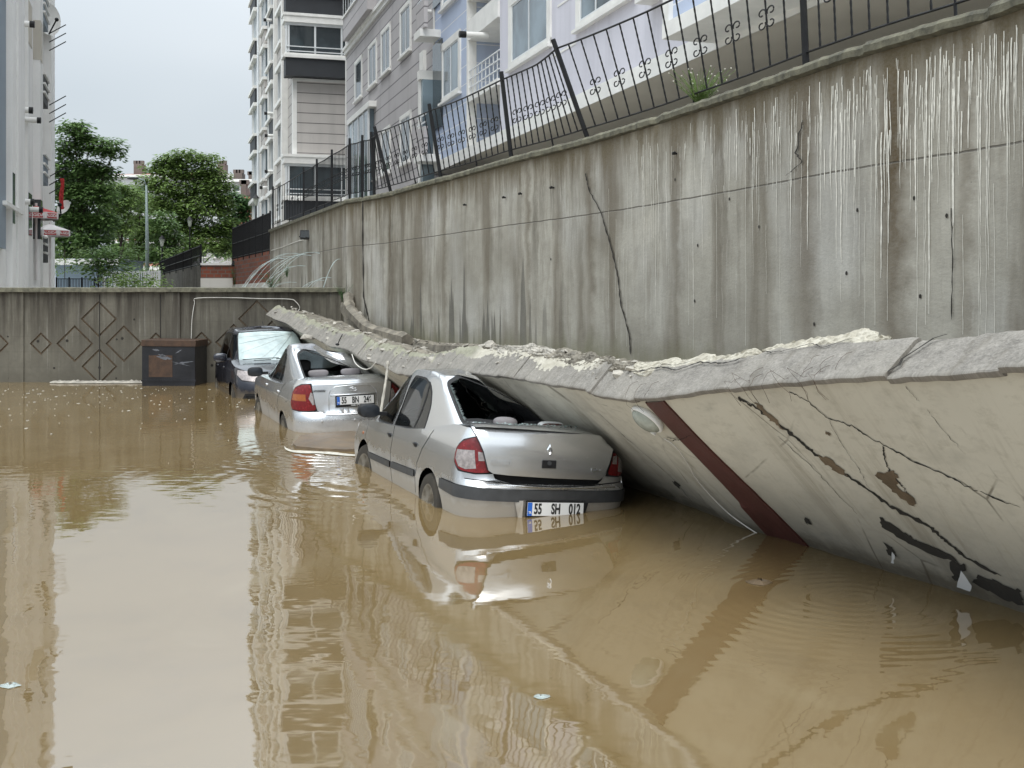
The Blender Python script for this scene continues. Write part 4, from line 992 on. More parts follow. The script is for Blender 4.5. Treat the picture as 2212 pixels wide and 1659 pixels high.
def sedan(kind):
    A = kind == 'A'
    if A:   # nearest car
        dt = lambda y: interp([(0, 1.03), (.12, 1.05), (.5, 1.06), (.9, 1.01), (1.3, .945), (1.8, .90), (3.2, .86), (3.5, .83), (3.95, .74), (4.15, .64)], y)
        low = dict(w=lambda v: interp([(.1, .75), (.3, .79), (.5, .825), (.62, .825), (.8, .815), (.92, .795), (1.0, .76), (1.1, .70)], v), yr=lambda v: interp([(.1, .06), (.34, .01), (.46, -.02), (.60, -.03), (.63, .02), (.8, .03), (1.0, .05), (1.04, .09), (1.1, .14)], v),
                   yf=lambda v: interp([(.1, 4.05), (.4, 4.15), (.6, 4.15), (.8, 4.0), (1.06, 3.9)], v), bow=.09, nar=.05)
        gr = dict(zb=.84, zt=1.40, w=lambda v: .785-.165*v-.03*max(0, v-.75)**2*16, yr=lambda v: .22+1.2*v, yf=lambda v: 3.45-.85*v, bow=.06, bowf=.10, nar=.07, arch=.05, crown=.04)
        gr['zt'] = 1.475; gr['mods'] = (lambda X, Y, z, a, v: (X, Y, z-max(0, X+.42)*.40*ss(.2, 1, v)*(.35+.65*ss(2.1, 1.4, Y))*ss(3.3, 2.4, Y)),)
        c = Car((.300, 9.631, -.351), (21.4, 4.27, -.65), .976, 4.15, .82, .22, low, gr, 'nearest silver sedan with crushed roof, broken rear window and popped boot lid', 'car', 'silver_sedan', 'flooded cars crushed by the fallen wall')
    else:
        dt = lambda y: interp([(0, 1.08), (.15, 1.11), (.4, 1.125), (.8, 1.06), (1.2, .99), (1.7, .96), (3.2, .93), (3.5, .89), (3.95, .80), (4.15, .72)], y)
        low = dict(w=lambda v: interp([(.1, .76), (.3, .80), (.6, .83), (.8, .83), (.95, .80), (1.04, .77), (1.16, .70)], v), yr=lambda v: interp([(.1, .05), (.36, -.02), (.58, -.04), (.66, -.02), (.685, .03), (.9, .04), (1.06, .05), (1.10, .10), (1.16, .18)], v),
                   yf=lambda v: interp([(.1, 4.1), (.6, 4.2), (.85, 4.05), (1.14, 3.95)], v), bow=.11, nar=.05)
        gr = dict(zb=.88, zt=1.40, w=lambda v: .77-.18*v-.03*max(0, v-.75)**2*16, yr=lambda v: max(.26, -.28+1.72*v), yf=lambda v: 3.33-1.2*v, bow=.06, bowf=.10, nar=.09, arch=.09, crown=.04)
        gr['zt'] = 1.51; gr['mods'] = (lambda X, Y, z, a, v: (X, Y, z-max(0, X+.42)*.44*ss(.2, 1, v)*(.3+.7*ss(2.1, 1.4, Y))*ss(3.2, 2.2, Y)),)
        c = Car((-2.113, 15.605, -.395), (20.85, -1.55, 1.54), .976, 4.2, .83, .24, low, gr, 'silver sedan behind the nearest one with buckled roof and caved-in rear window', 'car', 'silver_sedan', 'flooded cars crushed by the fallen wall')
    pm = 'silver' if A else 'silver2'
    vtop = lambda a: dt(c.surf('low', a, .8).y)
    defs = {'body': ('body', pm), 'gap': ('body', 'gap'), 'strip': ('bumper_strip', 'strip', .018), **{k+q: (nm+'|'+q, mm, of) for q in 'LR' for k, nm, mm, of in (('ssF', 'side_moulding|F', 'strip', .012), ('ssR', 'side_moulding|R', 'strip', .012), ('doorF', 'front_door', pm, 0), ('doorR', 'rear_door', pm, 0))}, 'bump': ('rear_bumper', pm, .006),
            'tlr': ('tail_light|L', 'red', .006), 'tlc': ('tail_light|L', 'clear', .008), 'tla': ('tail_light|L', 'amber', .008), 'trr': ('tail_light|R', 'red', .006), 'trc': ('tail_light|R', 'clear', .008), 'lid': ('boot_lid', pm, .004), 'lidhole': ('body', 'dark', -.03),
            'petrol': ('body', 'gap'), 'hl': ('headlight|L', 'clear'), 'hr': ('headlight|R', 'clear'), 'hole': ('body', 'gap')}
    S = lambda k, *P: [(k, a, b_) for a, b_ in P]
    regs = []
    if A:
        yd0, yd1, yd2 = 3.12, 2.16, 1.28
        for k in 'LR':
            fd = S(k, (3.18, .30), (3.22, .88), (3.10, 1.0), (2.22, 1.0), (2.19, .8), (2.17, .30)); rd = S(k, (2.155, .30), (2.165, .8), (2.20, 1.0), (1.0, 1.0), (1.01, .96), (1.07, .88), (1.20, .76), (1.30, .62), (1.33, .50), (1.36, .30))
            regs += [('doorF'+k, fd), ('doorR'+k, rd), ('gap', line_gap(S(k, (3.20, .24), (3.235, .89)), .012)), ('gap', line_gap(S(k, (2.165, .24), (2.18, .5), (2.19, .8), (2.20, .95)), .018)),
                     ('gap', line_gap(S(k, (1.36, .34), (1.33, .50), (1.295, .63), (1.19, .77), (1.06, .885), (1.0, .96)), .016)), ('ssF'+k, rnd(S(k, (3.12, .47), (3.12, .53), (2.19, .535), (2.19, .47)), .02)), ('ssR'+k, rnd(S(k, (2.14, .475), (2.14, .54), (1.34, .555), (1.34, .49)), .025)),
                     ('skip', arch_poly(k, .93, .29, .335)), ('skip', arch_poly(k, 3.33, .29, .345))]
        regs += [('gap', line_gap(S('B', (-.80, .635), (-.6, .628), (-.4, .612), (0, .60), (.4, .612), (.6, .628), (.80, .635)), .008)), ('lidhole', rnd(S('B', (-.60, .99), (.66, 1.0), (.62, .80), (.50, .635), (.40, .615), (-.40, .615), (-.545, .65)), .03)),
                 ('tlr', None), ('strip', None)]
        TL = ((.70, 1.0), (.63, .83), (.565, .70), (.72, .688), (.86, .70), (.945, .77), (.945, .86), (.86, .945)); tl = lambda sg: [('A', sg*x, z) for x, z in TL]
        regs = [r for r in regs if r[1] is not None]
        for sg, k1, k2 in ((-1, 'tlr', 'tlc'), (1, 'trr', 'trc')):
            regs.append(('gap', [('A', sg*(x+(.012 if x > .75 else -.012)), z+(.012 if z > .8 else -.012)) for x, z in TL])); regs.append((k1, rnd(tl(sg), .05)))
            regs.append((k2, [('A', sg*x, z) for x, z in ((.73, .875), (.70, .725), (.79, .712), (.865, .728), (.918, .79), (.915, .865))])); regs.append((k2, [('A', sg*x, z) for x, z in ((.645, .86), (.625, .795), (.685, .79), (.70, .865))]))
        # bumper strip wraps to the wheel arches; step above the plate
        st = [('L', .60, .585), ('L', .60, .50), ('L', .25, .475)]+[('B', x, z) for x, z in ((-.6, .47), (-.30, .468), (-.285, .49), (.285, .49), (.30, .468), (.6, .47))]+[('R', .25, .475), ('R', .60, .50), ('R', .60, .585), ('R', .25, .575)]+[('B', .5, .572), ('B', -.5, .572)]+[('L', .25, .58)]
        regs.append(('strip', st))
        for sg in (-1, 1): regs.append(('hl' if sg < 0 else 'hr', [('F', sg*.35, .62), ('F', sg*.38, .74), ('L' if sg < 0 else 'R', 3.75, .74), ('L' if sg < 0 else 'R', 3.85, .62)]))
        defs['gapx'] = ('body', 'gap')
    else:
        for k in 'LR':
            fd = S(k, (3.16, .30), (3.20, .92), (3.10, 1.05), (2.36, 1.05), (2.33, .8), (2.30, .30)); rd = S(k, (2.285, .30), (2.315, .8), (2.34, 1.05), (1.10, 1.07), (.96, 1.03), (1.12, .92), (1.33, .755), (1.38, .60), (1.38, .30))
            regs += [('doorF'+k, fd), ('doorR'+k, rd), ('gap', line_gap(S(k, (3.19, .24), (3.22, .93)), .012)), ('gap', line_gap(S(k, (2.27, .26), (2.31, .6), (2.335, .95)), .016)), ('gap', line_gap(S(k, (1.39, .30), (1.39, .60), (1.34, .76), (1.13, .92), (.95, 1.04)), .014)),
                     ('gap', line_gap(S(k, (.62, .93), (.62, .80)), .006)), ('gap', line_gap(S(k, (.62, .80), (.74, .78)), .006)), ('skip', arch_poly(k, 1.02, .29, .335)), ('skip', arch_poly(k, 3.38, .29, .335))]
        regs += [('gap', line_gap(S('B', (-.80, .705), (-.52, .70), (-.40, .655), (0, .645), (.40, .655), (.52, .70), (.80, .705)), .010)), ('lid', rnd(S('B', (-.62, 1.06), (.62, 1.06), (.56, .90), (.50, .71), (.40, .67), (-.40, .67), (-.50, .71), (-.565, .90)), .03))]
        for sg, k1 in ((-1, 'tlr'), (1, 'trr')):
            sd = 'L' if sg < 0 else 'R'
            Q_ = ((.66, 1.072), (.61, .95), (.53, .72), (.72, .712), (.92, .728), (.985, .80), (.985, .94), (.93, 1.01), (.80, 1.06)); P_ = [('A', sg*x, z) for x, z in Q_]
            regs += [('gap', [('A', sg*(x+(.012 if x > .7 else -.012)), z+(.012 if z > .9 else -.012)) for x, z in Q_]), (k1, rnd(P_, .05)), ('tla' if sg < 0 else 'trr', [('A', sg*x, z) for x, z in ((.70, .935), (.68, .845), (.93, .85), (.93, .935))]),
                     ('tlc' if sg < 0 else 'trc', [('A', sg*x, z) for x, z in ((.632, .965), (.60, .95), (.56, .80), (.585, .79), (.65, .88))])]
    g1 = c.skin('low', .16, vtop, regs, defs)
    g2 = c.deck(vtop, pm)
    if A:
        LF = [('L', y, z) for y, z in ((3.02, .885), (3.05, 1.03), (2.96, 1.16), (2.78, 1.285), (2.58, 1.365), (2.32, 1.39), (2.31, 1.27), (2.31, 1.12), (2.40, .885))]
        LR_ = [('L', y, z) for y, z in ((2.30, .885), (2.25, 1.08), (2.22, 1.28), (2.15, 1.395), (1.79, 1.39), (1.58, 1.34), (1.47, 1.27), (1.37, 1.14), (1.35, .93))]
    else:
        LF = [('L', y, z) for y, z in ((2.94, .955), (2.92, 1.03), (2.76, 1.14), (2.58, 1.24), (2.36, 1.35), (2.18, 1.40), (2.24, 1.26), (2.36, 1.09), (2.42, .965))]
        LR_ = [('L', y, z) for y, z in ((2.33, .97), (2.24, 1.175), (2.08, 1.40), (1.92, 1.43), (1.77, 1.43), (1.62, 1.37), (1.54, 1.26), (1.50, 1.15), (1.47, 1.0))]
    flip = lambda P: [('R', h, z) for _, h, z in P]
    zr = (lambda v: gr['zb']+v*(gr['zt']-gr['zb']))
    BW = [('B', sg*x, zr(v)) for sg, x, v in (((-1, .63, .37), (-1, .595, .87), (-1, .42, .98), (1, .42, .98), (1, .595, .87), (1, .63, .37)) if A else ((-1, .62, .42), (-1, .585, .88), (-1, .44, .975), (1, .44, .975), (1, .585, .88), (1, .62, .42)))]
    FWs = [[(q, sg*.60, zr(.12)), (q, sg*.47, zr(.93)), (q, 0, zr(.93)), (q, 0, zr(.12))] for sg, q in ((-1, 'FL'), (1, 'FR'))]
    regs2 = []
    for nm, P_ in (('wLF', LF), ('wLR', LR_), ('wRF', flip(LF)), ('wRR', flip(LR_))):
        regs2 += [('rub', rnd(inset(P_, -.014), .04)), (nm, rnd(inset(P_, .006), .03))]
    # divider in the rear side glass
    for k in 'LR': regs2.append(('rub', [(k, 1.64 if A else 1.74, .92 if A else .97), (k, 1.67 if A else 1.77, .92 if A else .97), (k, 1.64 if A else 1.74, 1.37), (k, 1.61 if A else 1.715, 1.37)]))
    regs2 += [('rub', rnd(inset(BW, -.03), .06)), ('skip', rnd(BW, .05)), ]
    for P_ in FWs: regs2 += [('rub', [(q, h*1.03, z+(.02 if z > 1.1 else -.02)) for q, h, z in P_]), ('ws', P_)]
    defs2 = {'body': ('body', pm), 'rub': ('window_seal', 'rubber', .003), 'ws': ('windscreen', 'fog'), 'wLF': ('side_window|LF', 'glass'), 'wLR': ('side_window|LR', 'glass'), 'wRF': ('side_window|RF', 'glass'), 'wRR': ('side_window|RR', 'glass')}
    g3 = c.skin('gr', 0, 1.0, regs2, defs2, .07, .12)
    def crease(p):
        p = p.copy()
        for q0, q1, h, wd in (((-.25, .9), (-.15, 2.4), .035, .10), ((-.02, 1.0), (.1, 2.3), -.05, .16), ((-.35, 1.5), (.1, 1.7), .02, .08)):
            a = Vector(q0); d = Vector(q1)-a; t = max(0, min(1, (p.xy-a).dot(d)/d.length_squared)); r = (p.xy-a-d*t).length; p.z += h*math.exp(-(r/wd)**2)
        return p
    g4 = c.roof(pm, .035, crease)
    parts = c.build([g1, g2, g3, g4])
    for k, r in (('wheel', 0),):
        y1, y2 = (.93, 3.33) if A else (1.02, 3.38)
        c.wheel(-.73, y1); c.wheel(.73, y1); c.wheel(-.72, y2, turn=.12); c.wheel(.72, y2, turn=.12)
    # wheel wells and floor
    b = MB(); b.box(-.70, .70, .2, 3.9, .14, .30); b.box(-.58, .58, .24, .60, .3, .88); b.box(-.66, .66, 3.0, 3.6, .3, .76); b.v = [tuple(c.P(v)) for v in b.v]; b.build('chassis', M['dark'], c.root)
    b = MB(); zs = .98 if A else 1.03
    b.grid([[c.P((x, y, zs+.015*(y-.4)/.8)) for x in [lerp(-.64, .64, i/8) for i in range(9)]] for y in (.40, .7, 1.0, 1.15)]); b.build('parcel_shelf', M['dark'], c.root)
    if A:
        for x in (-.36, .36): c.seat(x, 2.15, 'dark', 'dark', zt=1.10)
        c.seat(-.33, 1.12, 'dark', 'seatl', .3, .86, head=False); c.seat(.33, 1.12, 'dark', 'dark', .3, .86, head=False)
        b = MB(); b.ell((-.10, .95, 1.06), .115, .08, .05, None, 20, 10, .8); b.build('headrest', M['seatl'], c.root, True)
        b = MB(); b.ell((.30, .80, 1.04), .13, .06, .055, None, 20, 10, .6); o_ = b.build('shelf_speaker', M['platew'], c.root, True); b = MB(); b.ell((.30, .77, 1.04), .115, .06, .042, None, 20, 10, .6); b.build('red_panel', M['redpaint'], o_, True)
        b = MB(); b.ell((-.24, 2.3, 1.27), .12, .03, .04, None, 14, 8, .7); b.build('sun_visor', M['dark'], c.root, True)
    else:
        for x in (-.36, .36): c.seat(x, 2.05, 'dark', 'dark', zt=1.10)
        for x in (-.28, .20):
            b = MB(); b.ell((x, 1.05, 1.13), .15, .06, .05, None, 18, 8, .6); b.v = [tuple(c.P(v)) for v in b.v]; b.build('headrest', M['seatl'], c.root, True)
        c.seat(-.33, 1.20, 'dark', 'dark', .3, .86, head=False); c.seat(.33, 1.20, 'dark', 'dark', .3, .86, head=False)
    b = MB(); b.box(-.66, .66, 2.95, 3.35, .6, .90 if A else .95); b.v = [tuple(c.P(v)) for v in b.v]; b.build('dashboard', M['dark'], c.root, bevel=.03)
    pts = [(-.36+.18*cos(t*pi/8), 2.85+.06*sin(t*pi/8), .86+.17*sin(t*pi/8)) for t in range(17)]; c.pipe(pts, .013, 'black', 'steering_wheel')
    c.mirror(-.93 if A else -.93, 2.75 if A else 2.78, .99 if A else 1.03, e=.8 if A else .7, w_=.12, h=.075); c.mirror(.93, 2.80 if A else 2.78, 1.0)
    # door handles
    for sg in (-1, 1):
        for y in ((2.30, 1.40) if A else (2.42, 1.37)):
            z = .785 if A else .865; p = c.surf('low', c.inv('low', 'L' if sg < 0 else 'R', y, z).x, z); b = MB()
            b.ell((p.x, y, z), .012, .055, .022 if A else .02, None, 14, 8, .7); b.box(p.x+sg*.008-.006, p.x+sg*.008+.006, y-.05, y+.05, z+.0, z+.016)
            b.v = [tuple(c.P(v)) for v in b.v]; b.build('door_handle', M['black'] if A else M[pm], c.root, True)
    # aerial
    if not A: c.pipe([(.12, 1.55, 1.50), (.16, 1.38, 1.66)], .007, 'black', 'aerial'); b = MB(); b.ell(c.P((.12, 1.56, 1.50)), .03, .045, .02); b.build('aerial_base', M['black'], c.root, True)
    # broken glass along the sill
    zs = .95 if A else 1.03; ys = .42 if A else .33
    c.crumbs(lambda R: (R.uniform(-.62, .62), ys+abs(R.gauss(0, .05))+.02, dt(.5)+.012+R.uniform(0, .012)), 260, 5, sz=(.006, .016))
    c.crumbs(lambda R: (R.uniform(-.55, .6), ys+.12+R.uniform(0, .4), zs+R.uniform(.01, .05)), 120, 6, sz=(.01, .04))
    if A:
        b = MB(); R = random.Random(3)       # hanging fringe of window glass down the pillar edge
        for i in range(34):
            v = lerp(.34, .9, i/33); x, y, z = c.surf('gr', -c.W*.0-(.64-.07*v)*c.W/max(.2, gr['w'](v)), v); p = Vector((x, y, z)); q = p+Vector((R.uniform(.005, .028), .0, R.uniform(-.02, .01))); b.add([c.P(p), c.P(p+Vector((0, .01, -.025))), c.P(q)], [(0, 1, 2)])
        b.build('glass_fringe', M['shard'], c.root)
        # boot lid: its own sprung panel standing proud of the body
        lid = [(-.725, 1.075), (-.60, 1.082), (-.3, 1.078), (0, 1.07), (.3, 1.055), (.575, 1.035), (.56, .93), (.52, .80), (.47, .69), (.43, .665), (0, .675), (-.42, .69), (-.55, .70), (-.592, .725), (-.64, .88)]
        P2 = []; n_ = len(lid)
        for i in range(n_):
            a, b_ = Vector(lid[i]), Vector(lid[(i+1) % n_]); k = max(1, int((b_-a).length/.06)); P2 += [a.lerp(b_, j/k) for j in range(k)]
        vv = list(P2); x = -.66
        while x < .6:
            z = .68
            while z < 1.05: vv.append(Vector((x, z))); z += .045
            x += .07
        V, E_, T_, _, _, _ = delaunay_2d_cdt(vv, [(i, (i+1) % len(P2)) for i in range(len(P2))], [], 1, 1e-5)
        def lz(x, z): return -.055+.085*(x/.7)**2+interp([(.64, .012), (.70, 0), (.88, .0), (.95, .015), (1.03, .03), (1.055, .045), (1.08, .09)], z)+(.012 if z > .955 else 0)
        front = [c.P((p.x, lz(p.x, p.y), p.y)) for p in V]; mb = MB(); mb.add(front, [t if (V[t[1]]-V[t[0]]).cross(V[t[2]]-V[t[0]]) > 0 else t[::-1] for t in T_])
        # lid top running forward to the window, and the turned edge
        edge = [c.P((p.x, lz(p.x, p.y)+.035, p.y)) for p in V[:len(P2)]]; o_ = len(mb.v); mb.add([front[i] for i in range(len(P2))]+edge, [((i+1) % len(P2), i, i+len(P2), (i+1) % len(P2)+len(P2)) for i in range(len(P2))])
        xs = [lerp(-.70, .62, i/20) for i in range(21)]; zt = lambda x: interp([(p[0], p[1]) for p in lid[:6]], x)
        mb.grid([[c.P((x, lz(x, 1.05)+.004+t*.34, zt(x)+.025*t*(1-t)*2-.0+.006*t)) for x in xs] for t in (0, .12, .3, .6, 1)])
        lo = mb.build('boot_lid', M['silver'], c.root, 35)
        # badge (diamond), lock, lettering
        def onlid(x, z, off=.004): return Mrear(x, lz(x, z)-off, z, 0, 2*.085*x/.49)
        bd = MB(); o1 = [(0, .052), (.028, 0), (0, -.052), (-.028, 0)]; i1 = [(0, .024), (.012, 0), (0, -.024), (-.012, 0)]; Mb = onlid(-.07, .915)
        for k in range(4):
            a, b_, c_, d_ = o1[k], o1[(k+1) % 4], i1[(k+1) % 4], i1[k]; m1 = ((a[0]+d_[0])/2, (a[1]+d_[1])/2); m2 = ((b_[0]+c_[0])/2, (b_[1]+c_[1])/2)
            bd.add([Mb @ Vector((*q, zz)) for q, zz in ((a, 0), (b_, 0), (m2, .012), (m1, .012), (d_, .001), (c_, .001))], [(0, 1, 2, 3), (3, 2, 5, 4)])
        bd.build('badge', M['chrome'], lo)
        text_obj('RENAULT', .052, M['chrome'], lo, onlid(-.49, .795, .008), .78, .0025, .004); text_obj('CLIO', .042, M['chrome'], lo, onlid(.39, .752, .008), 1.05, .0025, .004)
        bb = MB(); bb.box(-.065, .065, -.034, .034, -.004, .004, onlid(-.07, .795)); lk = bb.build('boot_lock', M['black'], lo, bevel=.004); bb = MB(); bb.tube([onlid(-.07, .805) @ Vector((0, 0, .002)), onlid(-.07, .805) @ Vector((0, 0, .012))], .018, 14); bb.build('lock_cylinder', M['strip'], lk, 40)
        # plate recess and plate in the bumper
        rb = MB()
        for sg in (-1, 1): rb = MB(); rb.add([(sg*.275, -.035, .482), (sg*.345, -.015, .478), (sg*.305, -.01, .33), (sg*.275, -.03, .33)], [(0, 1, 2, 3)]); rb.build('plate_surround', M['silver'], c.root)
        plate(c, Mrear(.02, -.045, .414, 0), .52, .112, (('55', -.165), ('SH', .0), ('012', .175)))
        c.pipe([(-.60, .01, .605), (-.3, -.035, .595), (0, -.045, .59), (.3, -.035, .595), (.6, .01, .605)], .007, 'chrome', 'bumper_lip')
        # side indicator
        b = MB(); b.ell((-.805, 3.42, .70), .012, .03, .018); b.build('indicator', M['amber'], c.root, True)
    else:
        def onl(x, z, off=.012): p = c.surf('low', x*c.W/low['w'](z), z); return Mrear(p.x, p.y-off, p.z, 0, 2*.11*x/.69)
        bd = MB(); Mb = onl(0, .99, .01); bd.tube([Mb @ Vector((.052*cos(2*pi*i/28), .027*sin(2*pi*i/28), 0)) for i in range(29)], .0045, 6, False)
        for sx in (-1, 1): bd.tube([Mb @ Vector((sx*.018+.012*t+.004, -.020+.04*(t+1)/2, .002)) for t in (-1, 0, 1)], .0045, 6)
        bd.tube([Mb @ Vector((-.02, -.004, .002)), Mb @ Vector((0, .003, .002)), Mb @ Vector((.028, .006, .002))], .004, 6); bd.build('badge', M['chrome'], c.root, True)
        text_obj('HYUNDAI', .038, M['black'], c.root, onl(-.49, .98, .022), .95, .0018, .002)
        # pressed recess round the plate
        pts = [(-.36, .70), (-.355, .92), (-.33, .985), (-.26, 1.03), (0, 1.045), (.26, 1.03), (.33, .985), (.355, .92), (.36, .70)]
        b = MB(); b.tube([c.P(c.surf('low', x*c.W/low['w'](z), z)-Vector((0, .010, 0))) for x, z in pts], .006, 6); b.build('lid_crease', M[pm], c.root, True)
        b = MB(); b.tube([c.P(c.surf('low', x*c.W/low['w'](.915), .915)-Vector((0, .016, 0))) for x in (-.34, -.2, 0, .2, .34)], .012, 8); b.build('lid_ledge', M[pm], c.root, True)
        for x in (-.45, .0): p = c.surf('low', x, .55); b = MB(); b.ell((x, p.y-.004, .57), .016, .006, .016); b.build('parking_sensor', M['silver'], c.root, True)
        pc = c.surf('low', .02, .84); plate(c, Mrear(.02, pc.y-.032, .84, -.03), .52, .112, (('55', -.16), ('BN', .0), ('246', .17)), .014, sub='CAMIL OTO')
    return c
carA = sedan('A'); carB = sedan('B')
def van():
    dt = lambda y: interp([(.3, 1.02), (2.6, 1.0), (3.0, 1.02), (3.2, .98), (3.6, .90), (3.9, .80), (4.0, .74)], y)
    low = dict(w=lambda v: interp([(.1, .80), (.3, .84), (.6, .87), (.85, .86), (1.0, .82), (1.06, .78)], v), yr=lambda v: .40, yf=lambda v: interp([(.1, 3.9), (.3, 3.98), (.5, 4.02), (.62, 3.99), (.8, 3.90), (.95, 3.72), (1.05, 3.6)], v), bow=.05, bowf=.22, nar=.06)
    gr = dict(zb=.95, zt=1.60, w=lambda v: .80-.17*v-.03*max(0, v-.75)**2*16, yr=lambda v: .45+.3*v, yf=lambda v: 3.12-.92*v, bow=.06, bowf=.13, nar=.05, arch=.05, crown=.03)
    c = Car((-5.465, 24.247, -.365), (201.36, .58, .48), .974, 3.6, .87, .26, low, gr, 'dark blue people carrier facing the camera with fogged cracked windscreen', 'car', 'dark_van', 'flooded cars crushed by the fallen wall')
    pm = 'navy'; vtop = lambda a: dt(c.surf('low', a, .8).y); S = lambda k, *P: [(k, a, b_) for a, b_ in P]
    defs = {'body': ('body', pm), 'gap': ('body', 'gap'), 'bumper': ('front_bumper', 'black', .008), 'hl': ('headlight|L', 'clear', .006), 'hr': ('headlight|R', 'clear', .006), 'rim': ('body', 'chrome'),
            **{k+q: (nm+'|'+q, pm) for q in 'LR' for k, nm in (('doorF', 'front_door'), ('doorR', 'rear_door'))}}
    regs = []
    for k in 'LR':
        regs += [('doorF'+k, S(k, (3.02, .32), (3.05, .97), (3.0, 1.1), (2.1, 1.1), (2.05, .32))), ('doorR'+k, S(k, (2.03, .32), (2.08, 1.1), (1.15, 1.1), (1.1, .7), (1.2, .32))), ('gap', line_gap(S(k, (3.04, .3), (3.07, .97)), .012)), ('gap', line_gap(S(k, (2.03, .3), (2.08, 1.0)), .014)), ('gap', line_gap(S(k, (1.2, .32), (1.1, .7), (1.14, 1.0)), .014)),
                 ('skip', arch_poly(k, .95, .30, .33)), ('skip', arch_poly(k, 3.2, .30, .33))]
    h_ = c.half
    for sg, k in ((-1, 'hl'), (1, 'hr')):
        Q = ((h_-.86, .86), (h_-.89, .78), (h_-.78, .685), (h_-.60, .66), (h_-.36, .655), (h_-.28, .69), (h_-.44, .75), (h_-.66, .84))
        regs += [('gap', [('A', sg*(a+(.014 if a > h_-.7 else -.014)), z+(.012 if z > .75 else -.014)) for a, z in Q]), (k, [('A', sg*a, z) for a, z in Q])]
    for sg in (-1, 1):
        regs += [('gap', [('A', sg*a, z) for a, z in ((h_, .66), (h_, .60), (h_-.25, .60), (h_-.29, .66))]), ('bumper', [('A', sg*a, z) for a, z in ((h_, .44), (h_, .26), (h_-.62, .26), (h_-.80, .34), (h_-.74, .44))]), ('rim', [('A', sg*a, z) for a, z in ((h_, .675), (h_, .66), (h_-.29, .662), (h_-.29, .675))]),
                 ('gap', [('A', sg*a, z) for a, z in ((h_-.72, .40), (h_-.70, .30), (h_-.58, .30), (h_-.58, .40))])]
    g1 = c.skin('low', .16, vtop, regs, defs); g2 = c.deck(vtop, pm, crown=.03)
    zr = lambda v: gr['zb']+v*(gr['zt']-gr['zb'])
    W1 = [('R', y, z) for y, z in ((2.78, 1.03), (2.55, 1.25), (2.25, 1.47), (2.08, 1.50), (2.06, 1.03))]; W2 = [('R', y, z) for y, z in ((2.0, 1.03), (2.02, 1.50), (1.25, 1.50), (1.2, 1.03))]; W3 = [('R', y, z) for y, z in ((1.12, 1.05), (1.15, 1.48), (.75, 1.42), (.65, 1.06))]
    fl = lambda P: [('L', h, z) for _, h, z in P]; regs2 = []
    for i, P_ in enumerate((W1, W2, W3)):
        regs2 += [('rub', inset(P_, -.014)), ('w%d' % i, rnd(P_, .03)), ('rub', inset(fl(P_), -.014)), ('v%d' % i, rnd(fl(P_), .03))]
    for sg, q in ((-1, 'FL'), (1, 'FR')):
        P_ = [(q, sg*.70, zr(.10)), (q, sg*.585, zr(.94)), (q, 0, zr(.95)), (q, 0, zr(.08))]; regs2 += [('rub', [(k, h*1.035, z+(.015 if z > 1.3 else -.02)) for k, h, z in P_]), ('ws', P_)]
    defs2 = {'body': ('body', pm), 'rub': ('window_seal', 'rubber', .003), 'ws': ('windscreen', 'fog'), **{q+str(i): ('side_window|'+q+str(i), 'glass') for q in 'wv' for i in range(3)}}
    g3 = c.skin('gr', 0, 1.0, regs2, defs2, .07, .12); g4 = c.roof(pm, .03); c.build([g1, g2, g3, g4])
    for y, t in ((.95, 0), (3.2, -.1)): c.wheel(-.76, y, .30, turn=t); c.wheel(.76, y, .30, turn=t)
    b = MB(); b.box(-.72, .72, .5, 3.7, .14, .30); b.box(-.70, .70, 1.35, 2.8, .3, .6); b.v = [tuple(c.P(v)) for v in b.v]; b.build('chassis', M['dark'], c.root)
    b = MB(); b.box(-.70, .70, 2.6, 3.1, .6, .98); b.v = [tuple(c.P(v)) for v in b.v]; b.build('dashboard', M['dark'], c.root, bevel=.04)
    for x in (-.36, .36): c.seat(x, 1.75, 'dark', 'dark', zt=1.15)
    c.mirror(1.0, 2.82, 1.07, False, .13, .085, .65, 'navy'); c.mirror(-.98, 2.82, 1.05, False, .10, .08, .7, 'navy')
    for sg in (-1, 1):
        for y in (2.2, 1.28): p = c.surf('low', c.inv('low', 'R' if sg > 0 else 'L', y, .86).x, .86); b = MB(); b.ell((p.x, y, .86), .016, .07, .02, None, 14, 8, .7); b.v = [tuple(c.P(v)) for v in b.v]; b.build('door_handle', M['navy'], c.root, True)
    c.pipe([(.05, 2.02, 1.63), (.05, 1.94, 1.72)], .006, 'black', 'aerial'); c.pipe([(.62, 3.10, 1.03), (.3, 3.13, 1.045), (-.05, 3.15, 1.05)], .008, 'black', 'wiper'); c.pipe([(0, 3.16, 1.03), (-.3, 3.12, 1.05), (-.6, 3.06, 1.05)], .008, 'black', 'wiper')
    R = random.Random(4); P0 = (-.50, .86)
    for k, (x, v) in enumerate(((.62, .60), (.62, .32), (.30, .12), (.05, .12), (-.25, .12), (.62, .80), (.1, .93))):
        pts = []
        for j in range(14):
            t_ = j/13; xx = lerp(P0[0], x, t_)+.012*noise.noise(Vector((k*3, j*.7, 0))); vv = lerp(P0[1], v, t_)+.012*noise.noise(Vector((k*5, j*.7, 2))); a_ = (c.half-abs(xx)*c.W/gr['w'](vv))*(1 if xx >= 0 else -1); pts.append(c.surf('gr', a_, vv)+Vector((0, .006, .004)))
        c.pipe(pts, .0022, 'cable' if k % 3 else 'strip', 'glass_crack', n=4)
    for x0 in (.1, -.42):
        b = MB(); b.box(x0, x0+.32, 3.16, 3.20, 1.005, 1.02); b.v = [tuple(c.P(v)+Vector((0, 0, .006))) for v in b.v]; b.build('scuttle_vent', M['black'], c.root)
    return c
carC = van()

